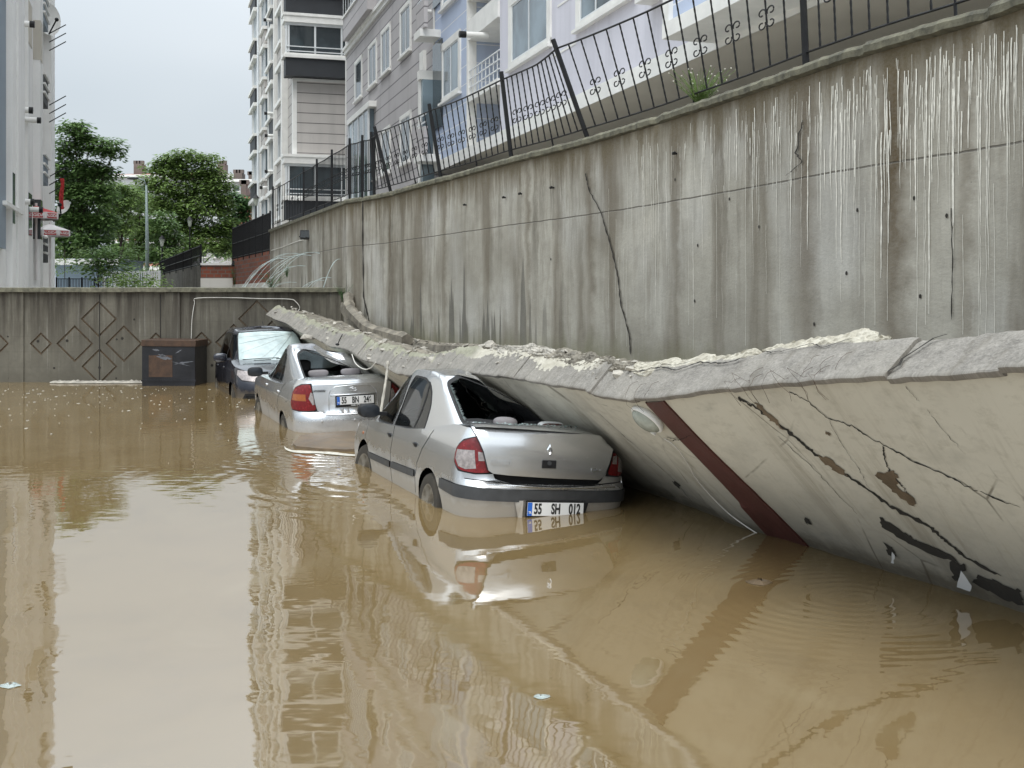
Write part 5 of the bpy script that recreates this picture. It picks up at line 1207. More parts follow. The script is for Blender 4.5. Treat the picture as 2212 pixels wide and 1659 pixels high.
# ---------------------------------------------------------------- railings on the walls
LEAN = [(1724, -.05), (1258, -.42), (1180, -.22), (1094, -.14), (943, -.19), (836, -.30), (799, -.05), (700, 0)]
def railing(root, path, posts, counts, h=1.20, scroll=True, lean=None, r=.009, blab='baluster', lod=1):
    """path(s)->(pos, tangent, normal); posts = list of s; counts = balusters between posts"""
    o = Vector(root.location); k = 1
    def pt(s, z):
        p, d, nn = path(s); lx = lean(s) if lean else 0
        return p+nn*-.08+Vector((lx*(z/h), 0, TOPZ+z))-o
    for s in posts:
        b = MB(); tw = Vector(path(s)[1]); A = pt(s, -.02); B_ = pt(s, h+.09); b.tube([A, A.lerp(B_, .5), B_], .032, 4 if lod == 0 else 6); b.build('post', M['iron'], root)
    for (s0, s1), n in zip(zip(posts, posts[1:]), counts):
        L = s1-s0
        for z, nm, rr in ((h-.03, 'top_rail', .013), (.13, 'bottom_rail', .011)):
            b = MB(); m_ = 14; b.tube([pt(lerp(s0, s1, i/m_), z-.02*sin(pi*i/m_)*(1 if z > .5 else .4)) for i in range(m_+1)], rr, 5); b.build(nm, M['iron'], root)
        for i in range(1, n+1):
            s = lerp(s0, s1, i/(n+1)); sg = sin(pi*i/(n+1)); z0, z1 = .13-.008*sg, h-.03-.02*sg; b = MB()
            if lod and False: pass
            m_ = 26 if lod else 2; rad = [r*(1+.28*(j % 2)) if lod else r for j in range(m_+1)]
            b.tube([pt(s, lerp(z0, z1, j/m_)) for j in range(m_+1)], r, 5, True, rad); bo = b.build(blab, M['iron'], root)
            if scroll and i % 2 == 0:
                zc = (z0+z1)/2-.06; d = path(s)[1]; c0 = pt(s, zc)
                for sx in (-1, 1):
                    b = MB()
                    for sz in (-1, 1):
                        P_ = []
                        for j in range(15):
                            t = j/14; an = radians(lerp(205, -110, t)); rr = lerp(.046, .022, t); P_.append(c0+d*(sx*1.7*(.052+rr*cos(an)))+Vector((0, 0, sz*(.056+rr*sin(an)))))
                        b.tube(P_, .0075, 5)
                    b.build('scroll', M['iron'], bo)
            if i == n//2 and L > 1.5:
                b = MB(); b.tube([pt(s, -.02), pt(s, .13)], .014, 5); b.build('foot_stub', M['iron'], root)
rl_ = empty('iron_railing', tuple(wall_at(s_at_px(1258))[0]+Vector((0, 0, TOPZ))), 'black twisted iron railing with scrolls leaning along the top of the tall retaining wall', 'railing')
lean = lambda s: interp([(0, -.03)]+[(s_at_px(a), b_) for a, b_ in LEAN], s)
ps = [s_at_px(1724)-3.3, s_at_px(1724), s_at_px(1258), s_at_px(1094), s_at_px(943), s_at_px(836), s_at_px(801)]
railing(rl_, wall_at, ps, [13, 15, 11, 12, 10, 3], lean=lean)
CL = (C1-C0).length; cd = (C1-C0).normalized()
fpath = lambda s: (C0+cd*s, cd, nf)
fr_ = empty('iron_railing', tuple(C0+Vector((0, 0, TOPZ))), 'far dense stretch of black iron railing beyond the wall corner', 'railing')
railing(fr_, lambda s: wall_at(s) , [s_at_px(801), s_at_px(775), WS[-1]], [7, 7], lod=0, r=.008)
for o_ in [x for x in bpy.data.objects if x.parent == bpy.data.objects.get('iron_railing.001')]: pass
railing(fr_, fpath, [0.05, 2.0, 3.9, 5.8, CL-.1], [12, 12, 12, 11], lod=0, r=.008)
def bar_fence(root, A, B, zA, zB, h, n, m='iron', posts=5, r=.011):
    o = Vector(root.location); A = Vector(A); B = Vector(B)
    f = lambda t, z: A.lerp(B, t)+Vector((0, 0, lerp(zA, zB, t)+z))-o
    b = MB()
    for z in (.05, h): b.tube([f(0, z), f(1, z)], r*1.4, 4)
    b.build('rails', M[m], root) if False else None
    for z in (.05, h*.5, h): b = MB(); b.tube([f(0, z), f(1, z)], r*1.4, 4); b.build('rail', M[m], root)
    for i in range(n): b = MB(); b.tube([f((i+.5)/n, 0), f((i+.5)/n, h)], r, 4); b.build('bar', M[m], root)
    for i in range(posts+1): b = MB(); b.tube([f(i/posts, -.1), f(i/posts, h+.06)], r*2.4, 4); b.build('post', M[m], root)
bf = empty('bar_fence', tuple(C2)[:2]+(3.2,), 'dark plain bar fence on top of the red brick wall', 'fence'); bar_fence(bf, C1b, C2, 3.2, 3.2, 1.15, 60, posts=6, r=.014)
bf2 = empty('bar_fence', tuple(C3)[:2]+(3.1,), 'dark plain bar fence on the grey ramp wall left of the brick wall', 'fence'); bar_fence(bf2, C3, C4, zb(572, Yb)+.0, zb(572, Yb), .72, 70, posts=6, r=.016)

# ---------------------------------------------------------------- apartment blocks
class Fac:
    """facade plane x = c + m*y ; s = distance along it, d = outwards towards the yard (side = -1: faces left)"""
    def __init__(s, c, m, side):
        s.c, s.m = c, m; s.u = Vector((m, 1, 0)).normalized(); s.n = Vector((-s.u.y, s.u.x, 0))*(1 if side < 0 else -1)
    def Y(s, px): return s.c/((px-HX)/F_-s.m)
    def sp(s, px): Y = s.Y(px); return Y/s.u.y
    def spd(s, px, d):
        c2 = s.c+d*(s.n.x-s.m*s.n.y); Y = c2/((px-HX)/F_-s.m); return (Y-s.n.y*d)/s.u.y
    def z(s, px, py): return H+(HY-py)/F_*s.Y(px)
    def w(s, a, z, d=0): y = a*s.u.y; return Vector((s.c+s.m*y, y, z))+s.n*d
    def box(s, b, a0, a1, z0, z1, d0, d1, o):
        c = [s.w(a, z, d)-o for z in (z0, z1) for a, d in ((a0, d0), (a1, d0), (a1, d1), (a0, d1))]; b.hexa(c)
def window(F, root, a0, a1, z0, z1, frame=.14, rec=.18, sash=2, pane='pane', sill=True, tilt=False, cur=False):
    o = Vector(root.location); b = MB(); e = .05
    F.box(b, a0, a1, z1-frame, z1, -.01, e, o); F.box(b, a0, a1, z0, z0+frame*.6, -.01, e, o); F.box(b, a0, a0+frame, z0, z1, -.012, e-.002, o); F.box(b, a1-frame, a1, z0, z1, -.012, e-.002, o)
    w_ = b.build('window', M['white'], root)
    b = MB(); F.box(b, a0+frame, a1-frame, z0+frame*.6, z1-frame, -.004, .012, o); p = b.build('pane', M[pane], w_)
    b = MB(); t = .045; x0, x1, y0, y1 = a0+frame, a1-frame, z0+frame*.6, z1-frame
    for q in [x0]+[lerp(x0, x1, i/sash)-t/2 for i in range(1, sash)]+[x1-t]: F.box(b, q, q+t, y0, y1, .01, .03, o)
    for q in (y0, y1-t): F.box(b, x0, x1, q, q+t, .011, .031, o)
    b.build('sash', M['whitepvc'], w_)
    if sill: b = MB(); F.box(b, a0-.05, a1+.05, z0-.07, z0+.0, -.01, .13, o); b.build('sill', M['white'], w_)
    return w_
FR = Fac(9.38, -.47/KS, -1)
pa = empty('apartment_block', tuple(FR.w(FR.sp(860), TOPZ)), 'grey lilac apartment block with dark grooves and small white framed windows behind the railing', 'building')
O = Vector(pa.location); sp = FR.sp; G0, G1 = sp(748), sp(940); ZH = 34
b = MB(); FR.box(b, G1, G0, TOPZ-.2, ZH, 0, -12, O); b.build('wall', M['gfac'], pa)
b = MB(); FR.box(b, G0-.05, G0+.12, TOPZ, ZH, -.3, .03, O); b.build('corner_trim', M['white'], pa)
zz = lambda px, py: FR.z(px, py)
fl_ = zz(775, 130)-zz(840, 297)*0
wins = [(767.5, 783.3, 135, 222), (796.8, 815, 98, 197), (824.4, 844.7, 74, 172), (865.4, 889.2, 34, 137)]
wz1 = zz(767.5, 135); wz0 = zz(767.5, 222); low1, low0 = zz(865.7, 253), zz(865.7, 344)
fh = wz1-low1
for fi in range(-1, 8):
    for i, (a, b_, t, bo) in enumerate(wins):
        if fi < 0 and i < 1: continue
        window(FR, pa, sp(b_), sp(a), wz0+fi*fh, wz1+fi*fh, .16, sash=2 if i != 0 else 1)
cz = zz(742, 128)
for k, z in enumerate([cz+fh*i for i in range(0, 8, 2)]):
    b = MB(); FR.box(b, G1, G0+.1, z, z+.28, -.1, .10, O); FR.box(b, G1, G0+.1, z+.2, z+.34, -.1, .17, O); b.build('cornice', M['white'], pa)
bz = cz
for i in range(3):      # corner balconies with tall glass screens
    z = cz+.35+i*fh; a0, a1 = FR.spd(793, .4), FR.spd(741, .4); b = MB(); FR.box(b, a0, a1, z, z+1.0, .0, .4, O); bb = b.build('balcony', M['gfac'], pa)
    b = MB(); FR.box(b, a0-.04, a1+.04, z+1.0, z+1.1, -.02, .46, O); b.build('ledge', M['white'], bb)
    b = MB()
    for j in range(10): FR.box(b, lerp(a0, a1, j/9.)-.02, lerp(a0, a1, j/9.)+.02, z+1.1, z+fh-.2, .36, .40, O)
    b.build('screen_mullions', M['whitepvc'], bb); b = MB(); FR.box(b, a0, a1, z+1.1, z+fh-.2, .37, .385, O); b.build('screen_glass', M['glass'], bb)
# glazed bay low on the left
z1, z0 = zz(750, 283), TOPZ; b = MB(); FR.box(b, FR.spd(795, .25), FR.spd(751, .25), z0, z1, .0, .25, O); bb = b.build('bay', M['paneb'], pa)
b = MB(); FR.box(b, FR.spd(797, .32), FR.spd(749, .32), z1-.02, z1+.22, 0, .32, O); b.build('bay_cornice', M['white'], bb)
b = MB()
for px in (752, 761, 773, 784, 794): FR.box(b, FR.spd(px, .28)-.04, FR.spd(px, .28)+.04, z0, z1-.02, .2, .28, O)
b.build('mullions', M['whitepvc'], bb)
# right hand projecting balconies of the grey part
for fi in range(-1, 6):
    z = zz(908, 120)+fi*fh; a0, a1 = sp(938), FR.spd(907, .7); b = MB(); FR.box(b, a0, a1, z, z+.24, 0, .7, O); bb = b.build('balcony', M['white'], pa)
    b = MB(); FR.box(b, a0+.02, a1-.25, z+.24, z+1.1, .5, .62, O); b.build('parapet', M['gfac'], bb)
    for zz_ in (1.25, 1.5): b = MB(); FR.box(b, a0+.02, a1-.25, z+zz_-.02, z+zz_+.02, .54, .58, O); b.build('hand_rail', M['whitepvc'], bb)
    b = MB(); FR.box(b, a0+.05, a1-.3, z+1.12, z+fh-.1, .02, .05, O); b.build('balcony_glazing', M['pane'], bb)
b = MB(); FR.box(b, sp(921), sp(913), zz(913, 200), zz(913, 116), 0, .12, O); b.build('pilaster', M['white'], pa)
z1 = zz(902, 200); b = MB(); FR.box(b, sp(938), FR.spd(903, .4), TOPZ+1.2, z1, 0, .4, O); bb = b.build('bay', M['paneb'], pa); b = MB(); FR.box(b, sp(938), FR.spd(901, .5), z1, z1+.3, 0, .5, O); b.build('bay_cornice', M['white'], bb)
b = MB(); FR.box(b, FR.spd(907, .44), FR.spd(903, .44), TOPZ, z1, 0, .44, O); FR.box(b, sp(938), FR.spd(903, .43), TOPZ, TOPZ+1.2, 0, .43, O); b.build('bay_frame', M['white'], bb)
# blue and lilac block nearer
pb = empty('apartment_block', tuple(FR.w(FR.sp(1250), TOPZ)), 'pale blue and lilac apartment block directly behind the leaning railing, upper right', 'building')
O = Vector(pb.location); B0, B1, B2, B3 = sp(938.5), sp(1015), sp(1080), sp(2600)
ZB = zz(1042, 303)
b = MB(); FR.box(b, B1, B0, ZB-.0, ZH, .0, -12, O); b.build('blue_wall', M['bfac'], pb)
b = MB(); FR.box(b, B3, B2, ZB, ZH, 0, -12, O); b.build('lilac_wall', M['lfac'], pb)
b = MB(); FR.box(b, B2, B1, ZB, ZH, -1.3, -12, O); b.build('recess_wall', M['wfac2'], pb)
b = MB(); FR.box(b, B3, B0, ZB-.34, ZB, -.3, .03, O); b.build('base_band', M['white'], pb)
b = MB(); c = [FR.w(a, ZB-.348, d)-O for a, d in ((B3, .02), (B0, .02), (B0, -5.2), (B3, -5.2))]; b.add(c, [(0, 1, 2, 3)]); b.build('soffit', M['soff'], pb)
b = MB(); FR.box(b, B3, B0, TOPZ-.2, ZB-.36, -5.2, -12, O); b.build('ground_floor_wall', M['soff'], pb)
for q in (1300, 1440, 1590, 1800): b = MB(); FR.box(b, sp(q)-.25, sp(q)+.25, TOPZ-.2, ZB-.36, -3.4, -3.8, O); b.build('pillar', M['wfac2'], pb)
b = MB(); FR.box(b, sp(1025), B0-.0, TOPZ-.2, TOPZ+.95, .0, 1.2, O); b.build('low_wall', M['charc'], pb)
b = MB(); FR.box(b, B0-.06, B0+.05, ZB, ZH, -.2, .04, O); b.build('corner_strip', M['white'], pb); b = MB(); FR.box(b, B1-.02, B1+.16, ZB, ZH, -.2, .06, O); b.build('corner_strip', M['white'], pb)
FH = 3.0
zw1, zw0 = zz(954.6, 98), zz(954.6, 225)
lw0, lw0b = zz(1101, 146), zz(1247, 67); lw0 = (lw0+lw0b)/2
recf, recs = zz(1016, 209), zz(1016, 44)
for fi in range(0, 7):
    z = fi*FH
    w1 = window(FR, pb, sp(996.4), sp(954.6), zw0+z, zw1+z, .24, sash=2, pane='paneb')
    if False: b = MB(); c0, c1 = sp(987), sp(970); b.tube([FR.w(c1, zw0+.3, .05)-O, FR.w(c0, zw1-.35, .22)-O], .03, 4); b.tube([FR.w(c0, zw0+.3, .05)-O, FR.w(c0, zw1-.35, .22)-O], .03, 4); b.build('tilted_sash', M['whitepvc'], w1)
    window(FR, pb, sp(1192), sp(1101), lw0+z, lw0+1.9+z, .26, sash=2, pane='paneb'); window(FR, pb, sp(1374), sp(1247), lw0b+z, lw0b+1.9+z, .24, sash=3, pane='paneb')
    b = MB(); FR.box(b, B2, B1, recf+z-.18, recf+z, -1.3, .08, O); bl = b.build('balcony', M['white'], pb)
    for q in (.25, .5, .75): b = MB(); FR.box(b, B2, B1, recf+z+q, recf+z+q+.03, 0, .03, O); b.build('hand_rail', M['whitepvc'], bl)
    b = MB()
    for q in range(8): a = lerp(B2, B1, (q+.5)/8); FR.box(b, a-.012, a+.012, recf+z, recf+z+.75, .002, .028, O)
    b.build('rail_bars', M['whitepvc'], bl)
    b = MB(); FR.box(b, B2, B1, recs+z-.6, recs+z, -1.3, .06, O); b.build('lintel', M['white'], bl)
    b = MB(); FR.box(b, sp(1062), sp(1046), recf+z, recf+z+1.9, -1.28, -.7, O); b.build('boiler_cupboard', M['whitepvc'], bl)
    b = MB(); FR.box(b, B2+.05, sp(1062)-.05, recf+z+.9, recf+z+1.9, -1.29, -1.26, O); b.build('back_window', M['pane'], bl)
b = MB(); FR.box(b, sp(2300), sp(1205), lw0+.75, lw0+.80, -.01, .012, O); b.build('groove_line', M['white'], pb); b = MB(); FR.box(b, sp(1245), sp(1195), lw0-.35, lw0-.30, -.01, .012, O); b.build('groove_line', M['white'], pb)
z0 = zz(1550, 61); b = MB(); FR.box(b, sp(2100), sp(1552), z0, z0+9, 0, .9, O); bb = b.build('bay', M['bfac'], pb); b = MB(); FR.box(b, sp(2102), sp(1549), z0-.25, z0, 0, 1.0, O); FR.box(b, sp(1562), sp(1548), z0, z0+9, .0, .98, O); b.build('bay_frame', M['white'], bb)
z0 = zz(1408, 12); b = MB(); FR.box(b, sp(1500), sp(1408), z0, z0+.14, 0, .35, O); b.build('ledge', M['white'], pb)
# flues on the right blocks
def flue(px, py, Y, L, dirv, lab, grp='flue pipes sticking out of the facades', r=.06):
    A = at(px, py, Y) if not isinstance(Y, Vector) else Vector((Y.x, Y.y, H+(HY-py)/F_*Y.y)); d = Vector(dirv).normalized(); t = empty('flue_pipe', tuple(A), lab, 'flue', grp); b = MB(); b.tube([Vector((0, 0, 0)), d*L*.8], r, 12); b.build('pipe', M['white'], t, 50); b = MB(); b.tube([d*L*.78, d*L], r*1.12, 12); b.build('cap', M['black'], t, 50)
nR = FR.n
flue(1055, 77, FR.Y(1050)+.2, .85, (nR.x, nR.y, -.02), 'long white flue with black tip reaching out of the recessed balcony of the blue block', r=.085)
flue(934, 26, FR.Y(928)-.2, .42, (nR.x, nR.y, .05), 'short white flue under the top left balcony of the grey block', r=.07)

# ---------------------------------------------------------------- taupe tower beyond
FT = Fac(-12.1+.47*42, -.47/KS, -1); SC_ = 63.64/FT.u.y   # s at the near corner
pt_ = empty('apartment_tower', (-12.1, 63.64, TOPZ), 'tall taupe apartment tower with charcoal balcony bands and glazed balconies, centre left', 'building'); O = Vector(pt_.location)
u2 = Vector((.955, .296, 0))
ZTW = 37
# street side: s from SC_ to far ; end face: from the near corner along u2
s_far = FT.sp(548)
b = MB(); A = FT.w(SC_, 0); B_ = FT.w(s_far, 0); D_ = A+u2*14; E_2 = B_+u2*14
b.hexa([Vector((p.x, p.y, z))-O for z in (TOPZ-.2, ZTW) for p in (A, D_, E_2, B_)]); b.build('wall', M['tfac'], pt_)
def zt_(py, Y=63.64): return H+(HY-py)/F_*Y
def eb(b, a0, a1, z0, z1, d0, d1):     # box on the end face, d outward (towards camera)
    n_ = Vector((u2.y, -u2.x, 0)); c = [A+u2*a+n_*d+Vector((0, 0, z))-O for z in (z0, z1) for a, d in ((a0, d0), (a1, d0), (a1, d1), (a0, d1))]; b.hexa(c)
hf = 3.37
b = MB(); eb(b, .1, 3.9, zt_(344), zt_(175), 0, .35); b.build('end_panel', M['tfac'], pt_)
b = MB(); eb(b, .0, .22, zt_(344), zt_(175), 0, .40); eb(b, 0, 4, zt_(344), zt_(336), 0, .45); eb(b, 0, 4, zt_(177), zt_(171), 0, .45); b.build('end_panel_trim', M['white'], pt_)
def bal(zb_, ht, z_top, parapet=True, i=0):
    b = MB(); eb(b, -.45, 9, zb_, zb_+ht, 0, 1.0); bb = b.build('balcony', M['charc'], pt_)
    b = MB(); eb(b, -.6, 9, zb_+ht, zb_+ht+.16, 0, 1.12); eb(b, -.5, 9, zb_+ht+.16, zb_+ht+.26, 0, 1.04); b.build('ledge', M['white'], bb)
    b = MB(); eb(b, -.35, 9, zb_+ht+.26, z_top, 0, .85); b.build('balcony_glazing', M['pane'], bb)
    b = MB()
    for q in (-.40, -.28, 1.15, 2.6, 4.0, 5.4, 6.8): eb(b, q-.05, q+.05, zb_+ht+.26, z_top, .82, .92)
    eb(b, -.42, 9, z_top-.14, z_top, .02, .93); b.build('mullions', M['whitepvc'], bb)
    for q in (.35, .6): b = MB(); eb(b, -.42, 9, zb_+ht+q, zb_+ht+q+.05, .94, .98); b.build('hand_rail', M['whitepvc'], bb)
    b = MB(); eb(b, -.55, 9, z_top, z_top+.35, 0, 1.05); eb(b, -.6, 9, z_top+.35, z_top+.5, 0, 1.1); b.build('cornice', M['white'], bb)
bal(zt_(476), zt_(436)-zt_(476), zt_(357))
z = zt_(170)
for i in range(5): bal(z+i*hf, zt_(132)-zt_(170), z+i*hf+hf-.48)
# street side trims, french balconies, columns
o = O
for px, wd in ((621, .5), (603, .3), (591, .55), (567, .35), (556, .2)):
    b = MB(); a = FT.sp(px); FT.box(b, a-wd/2, a+wd/2, TOPZ, ZTW, 0, .35, o); b.build('pilaster', M['white'], pt_)
b = MB(); b.tube([FT.w(FT.sp(572), TOPZ, .45)-o, FT.w(FT.sp(572), ZTW, .45)-o], .08, 8); b.build('drain_pipe', M['whitepvc'], pt_, 50)
for k, (px0, px1, ph, charc, dd) in enumerate(((600, 588, 0, True, .32), (563, 552, .5, True, .4), (618, 606, .3, False, .22), (578, 570, .2, False, .2))):
    for i in range(8):
        zz0 = TOPZ+1.2+ph+i*hf
        a0, a1 = FT.sp(px0), FT.sp(px1); a0, a1 = min(a0, a1), max(a0, a1)
        b = MB(); FT.box(b, a0, a1, zz0, zz0+.9, 0, dd, o); bb = b.build('balcony', M['charc' if charc and i > 0 else 'tfac'], pt_)
        b = MB(); FT.box(b, a0-.1, a1+.1, zz0+.9, zz0+1.1, 0, dd+.15, o); b.build('ledge', M['white'], bb); b = MB(); FT.box(b, a0-.1, a1+.1, zz0+hf-.35, zz0+hf-.1, 0, dd+.12, o); b.build('cornice', M['white'], bb)
        b = MB(); FT.box(b, a0+.1, a1-.1, zz0+1.1, zz0+hf-.35, 0, dd*.6, o); b.build('balcony_glazing', M['paneb' if k % 2 else 'pane'], bb)
        for q in (.1, .5, .9): b = MB(); FT.box(b, lerp(a0, a1, q)-.05, lerp(a0, a1, q)+.05, zz0+1.1, zz0+hf-.35, dd*.6, dd*.6+.06, o); b.build('mullion', M['whitepvc'], bb)
for px, py, l, lab in ((597, 44, .78, 'top white flue on the taupe tower'), (599, 245, .78, 'upper middle white flue on the taupe tower'), (600, 293, .78, 'lower middle white flue on the taupe tower'), (600, 741/1.0 if 0 else 370, .78, 'white flue low on the taupe tower'), (588, 405, .78, 'lowest white flue on the taupe tower')):
    Y = FT.Y(px)-.4; flue(px, py, Y, l, (FT.n.x, FT.n.y, -.03), lab, r=.09)

# ---------------------------------------------------------------- white block on the left
FL = Fac(-4.6, -.47/KS, 1)
pl_ = empty('apartment_block', tuple(FL.w(FL.sp(60), 1.4)), 'off white apartment block with tall stepped piers along the left edge', 'building'); O = Vector(pl_.location); s0, s1 = FL.sp(118), 25.7/FL.u.y
b = MB(); FL.box(b, s1, s0, 1.2, 30, 0, -10, O); b.build('wall', M['wfac2'], pl_)
sq = FL.sp
for k, (pa_, pb_, d, m) in enumerate(((13.5, 21, .75, 'wfac'), (21, 27, .45, 'wfac'), (27, 34.5, .95, 'wfac'), (34.5, 40, .16, 'wfac2'), (40, 53.5, .95, 'wfac'), (57, 61, .3, 'wfac'), (61, 71, .75, 'wfac'), (71, 78, .36, 'wfac'), (78, 83.5, .36, 'wfac'), (83.5, 87, .12, 'wfac2'), (87, 93, .85, 'wfac'), (111, 118.5, .34, 'wfac'))):
    b = MB(); FL.box(b, FL.spd(pa_, d), FL.spd(pb_, d), 1.2, 30, 0, d, O); b.build('pier', M[m], pl_)
b = MB(); FL.box(b, FL.spd(104.5, .2), FL.spd(111, .2), 1.2, 30, 0, .2, O); b.build('stone_strip', M['rubble'], pl_)
b = MB(); FL.box(b, s1, FL.spd(13, .9), 3.0, 30, 0, .9, O); b.build('grey_blue_wing', M['flash'], pl_); b = MB(); FL.box(b, s1, FL.spd(12.5, .8), 1.2, 3.0, 0, .8, O); b.build('wing_base', M['wfac'], pl_)
b = MB(); b.tube([FL.w(FL.spd(14.6, .75), 1.3, .75)-O, FL.w(FL.spd(14.6, .75), 30, .75)-O], .10, 8); b.build('drain_pipe', M['mud'], pl_, 50)
R = random.Random(9); fl = 2.95
for i in range(9):
    z = 3.1+i*fl
    b = MB(); FL.box(b, FL.spd(15, 1.0), FL.spd(52, 1.0), 4.05 if i == 0 else z, (4.05 if i == 0 else z)+.10, 0, 1.0, O)
    if i == 0: b.build('string_course', M['white'], pl_)
    for px0, px1 in ((34.8, 39.6), (53.8, 56.8)):
        b = MB(); FL.box(b, FL.spd(px0, .22), FL.spd(px1, .22), z+.2, z+2.1, .0, .22, O); w_ = b.build('window', M['pane'], pl_); b = MB(); FL.box(b, FL.spd(px0, .4), FL.spd(px1, .4), z+.1, z+.2, 0, .4, O); b.build('sill', M['white'], w_)
    for px0, px1 in ((28.5, 33), (78.5, 83), (88, 92), (62.5, 69.5)):
        if (i+int(px0)) % 2: continue
        dd = .965 if px0 < 30 else (.375 if px0 < 80 and px0 > 70 else (.865 if px0 > 80 else .765)); b = MB(); FL.box(b, FL.spd(px0, dd), FL.spd(px1, dd), z+.6, z+1.9, .1, dd, O); w_ = b.build('window', M['soff' if i % 3 else 'pane'], pl_)
    a0, a1 = FL.spd(94, .55), FL.spd(104, .55); a0, a1 = min(a0, a1), max(a0, a1); b = MB(); FL.box(b, a0, a1, z, z+1.0, 0, .55, O); bb = b.build('balcony', M['flash' if i % 2 else 'charc'], pl_)
    for q in (.3, .62, .98): b = MB(); FL.box(b, a0-.05, a1+.05, z+q, z+q+.07, .02, .62, O); b.build('hand_rail', M['white'], bb)
    b = MB(); FL.box(b, a0, a1, z+1.2, z+2.6, 0, .06, O); b.build('balcony_glazing', M['pane'], bb)
    if i > 1:
        b = MB(); FL.box(b, sq(113), sq(120), z-.2, z+.9, .3, .75, O); b.build('balcony', M['charc'], pl_) if i > 5 else None
    if i in (1, 2, 3):
        for q in (0, .35, .7):
            b = MB(); A_ = FL.w(FL.spd(106, .3), z+q, .3); b.tube([A_-O, A_+Vector((.62, .2, .42))-O], .022, 5); b.build('clothes_arm', M['iron'], pl_)
nL = FL.n
for px, py, l, lab in ((26, 49, .42, 'topmost white flue at the left edge'), (30, 236, .36, 'middle left white flue on the stepped pier block'), (50, 258, .36, 'middle right white flue on the stepped pier block'), (38, 435, .32, 'white flue above the red parasols'), (55, 452, .36, 'white flue in front of the red parasol')):
    flue(px, py, FL.w(FL.spd(px, .62), 0, .62), l*1.4, (nL.x, nL.y, -.02), lab, r=.085)
def camera_bracket(px, py, lab):
    t = empty('spot_light', tuple(at(px, py, FL.w(FL.spd(px, .7), 0, .7).y)), lab, 'spotlight', 'small white spotlights on the left block'); b = MB(); b.ell((0, 0, 0), .06, .06, .08); b.build('base', M['white'], t, True); b = MB(); b.tube([(0, 0, 0), (.15, -.05, -.04)], .02, 8); b.ell((.2, -.06, -.08), .08, .06, .06); b.build('head', M['white'], t, True)
camera_bracket(18, 465, 'small white spotlight on the left block beside the drain pipe'); camera_bracket(88, 507, 'small white spotlight under the second parasol')
def dish(px, py, Y, r, lab, tilt=(radians(70), 0, radians(30))):
    t = empty('satellite_dish', tuple(at(px, py, Y)), lab, 'satellite dish', 'satellite dishes on the left block'); Mx = (Matrix.Rotation(tilt[2], 4, 'Z') @ Matrix.Rotation(tilt[0], 4, 'X')); b = MB()
    b.grid([[Mx @ Vector((r*q*cos(2*pi*i/28), r*1.08*q*sin(2*pi*i/28), .22*r*q*q)) for i in range(29)] for q in (0, .25, .5, .75, .95, 1)]); b.build('reflector', M['white'], t, True)
    b = MB(); b.tube([Mx @ Vector((0, -r, .2*r)), Mx @ Vector((0, -.15*r, r*.85))], .03, 6); b.ell(Mx @ Vector((0, -.1*r, r*.9)), .08, .08, .08); b.build('feed_arm', M['iron'], t); b = MB(); b.tube([(0, 0, 0), (-r*.6, r*.8, -.2), (-r*1.9, r*1.2, -.5)], .04, 6); b.build('bracket', M['iron'], t)
dish(139, 449, 45.5, .30, 'white satellite dish standing out against the trees at lower left', (radians(62), 0, radians(-20))); dish(101, 42, 48, .62, 'large satellite dish high on the left block', (radians(90), 0, radians(65)))
def parasol(px, py, Y, w_, lab, top='awred'):
    t = empty('parasol', tuple(at(px, py, Y)), lab, 'parasol', 'shop parasols fixed to the left block'); b = MB(); n_ = 8; ang = radians(22); C_ = [Vector((w_*cos(ang+2*pi*i/n_+pi/8), w_*sin(ang+2*pi*i/n_+pi/8), 0)) for i in range(n_+1)]
    for i in range(n_): b.add([Vector((0, 0, w_*.32)), C_[i], C_[i+1]], [(0, 1, 2)])
    b.build('canopy', M[top], t); 
    for i in range(n_):
        b = MB(); A_, B__ = C_[i], C_[i+1]; b.add([A_, B__, B__*.99-Vector((0, 0, .21)), A_*.99-Vector((0, 0, .21))], [(0, 1, 2, 3)]); v = b.build('valance', M['awwh'], t)
        a_ = A_.lerp(B__, .14)*1.004; c_ = A_.lerp(B__, .86)*1.004; b = MB(); b.add([a_-Vector((0, 0, .03)), c_-Vector((0, 0, .03)), c_-Vector((0, 0, .19)), a_-Vector((0, 0, .19))], [(0, 1, 2, 3)]); b.build('red_panel', M['awred'], v)
        m_ = A_.lerp(B__, .5)*1.012; X_ = (B__-A_).normalized(); 
        if m_.y < w_*.3: Mt = Matrix((X_, Vector((0, 0, 1)), X_.cross(Vector((0, 0, 1))))).transposed().to_4x4(); Mt.translation = m_-Vector((0, 0, .11)); text_obj('ALGIDA', .135, M['awwh'], v, Mt, 1.0, .004)
    b = MB(); b.tube([(0, 0, w_*.44), (0, 0, -2.2)], .04, 8); b.build('pole', M['awwh'], t)
parasol(78, 460, 38, .74, 'red canvas parasol, upper of the two on the left block', 'awred'); parasol(108, 498, 42, .74, 'white topped red edged parasol, lower of the two on the left block', 'awwh')
b = MB(); b.grid([[Vector((.08*i+.03*sin(j), .03*sin(j*1.3+i), -.17*j)) for i in range(3)] for j in range(9)]); o_ = b.build('red_cloth', M['awred']); o_.location = at(129, 385, 45.5); tag(o_, 'narrow red cloth hanging in front of the left tree', 'cloth')

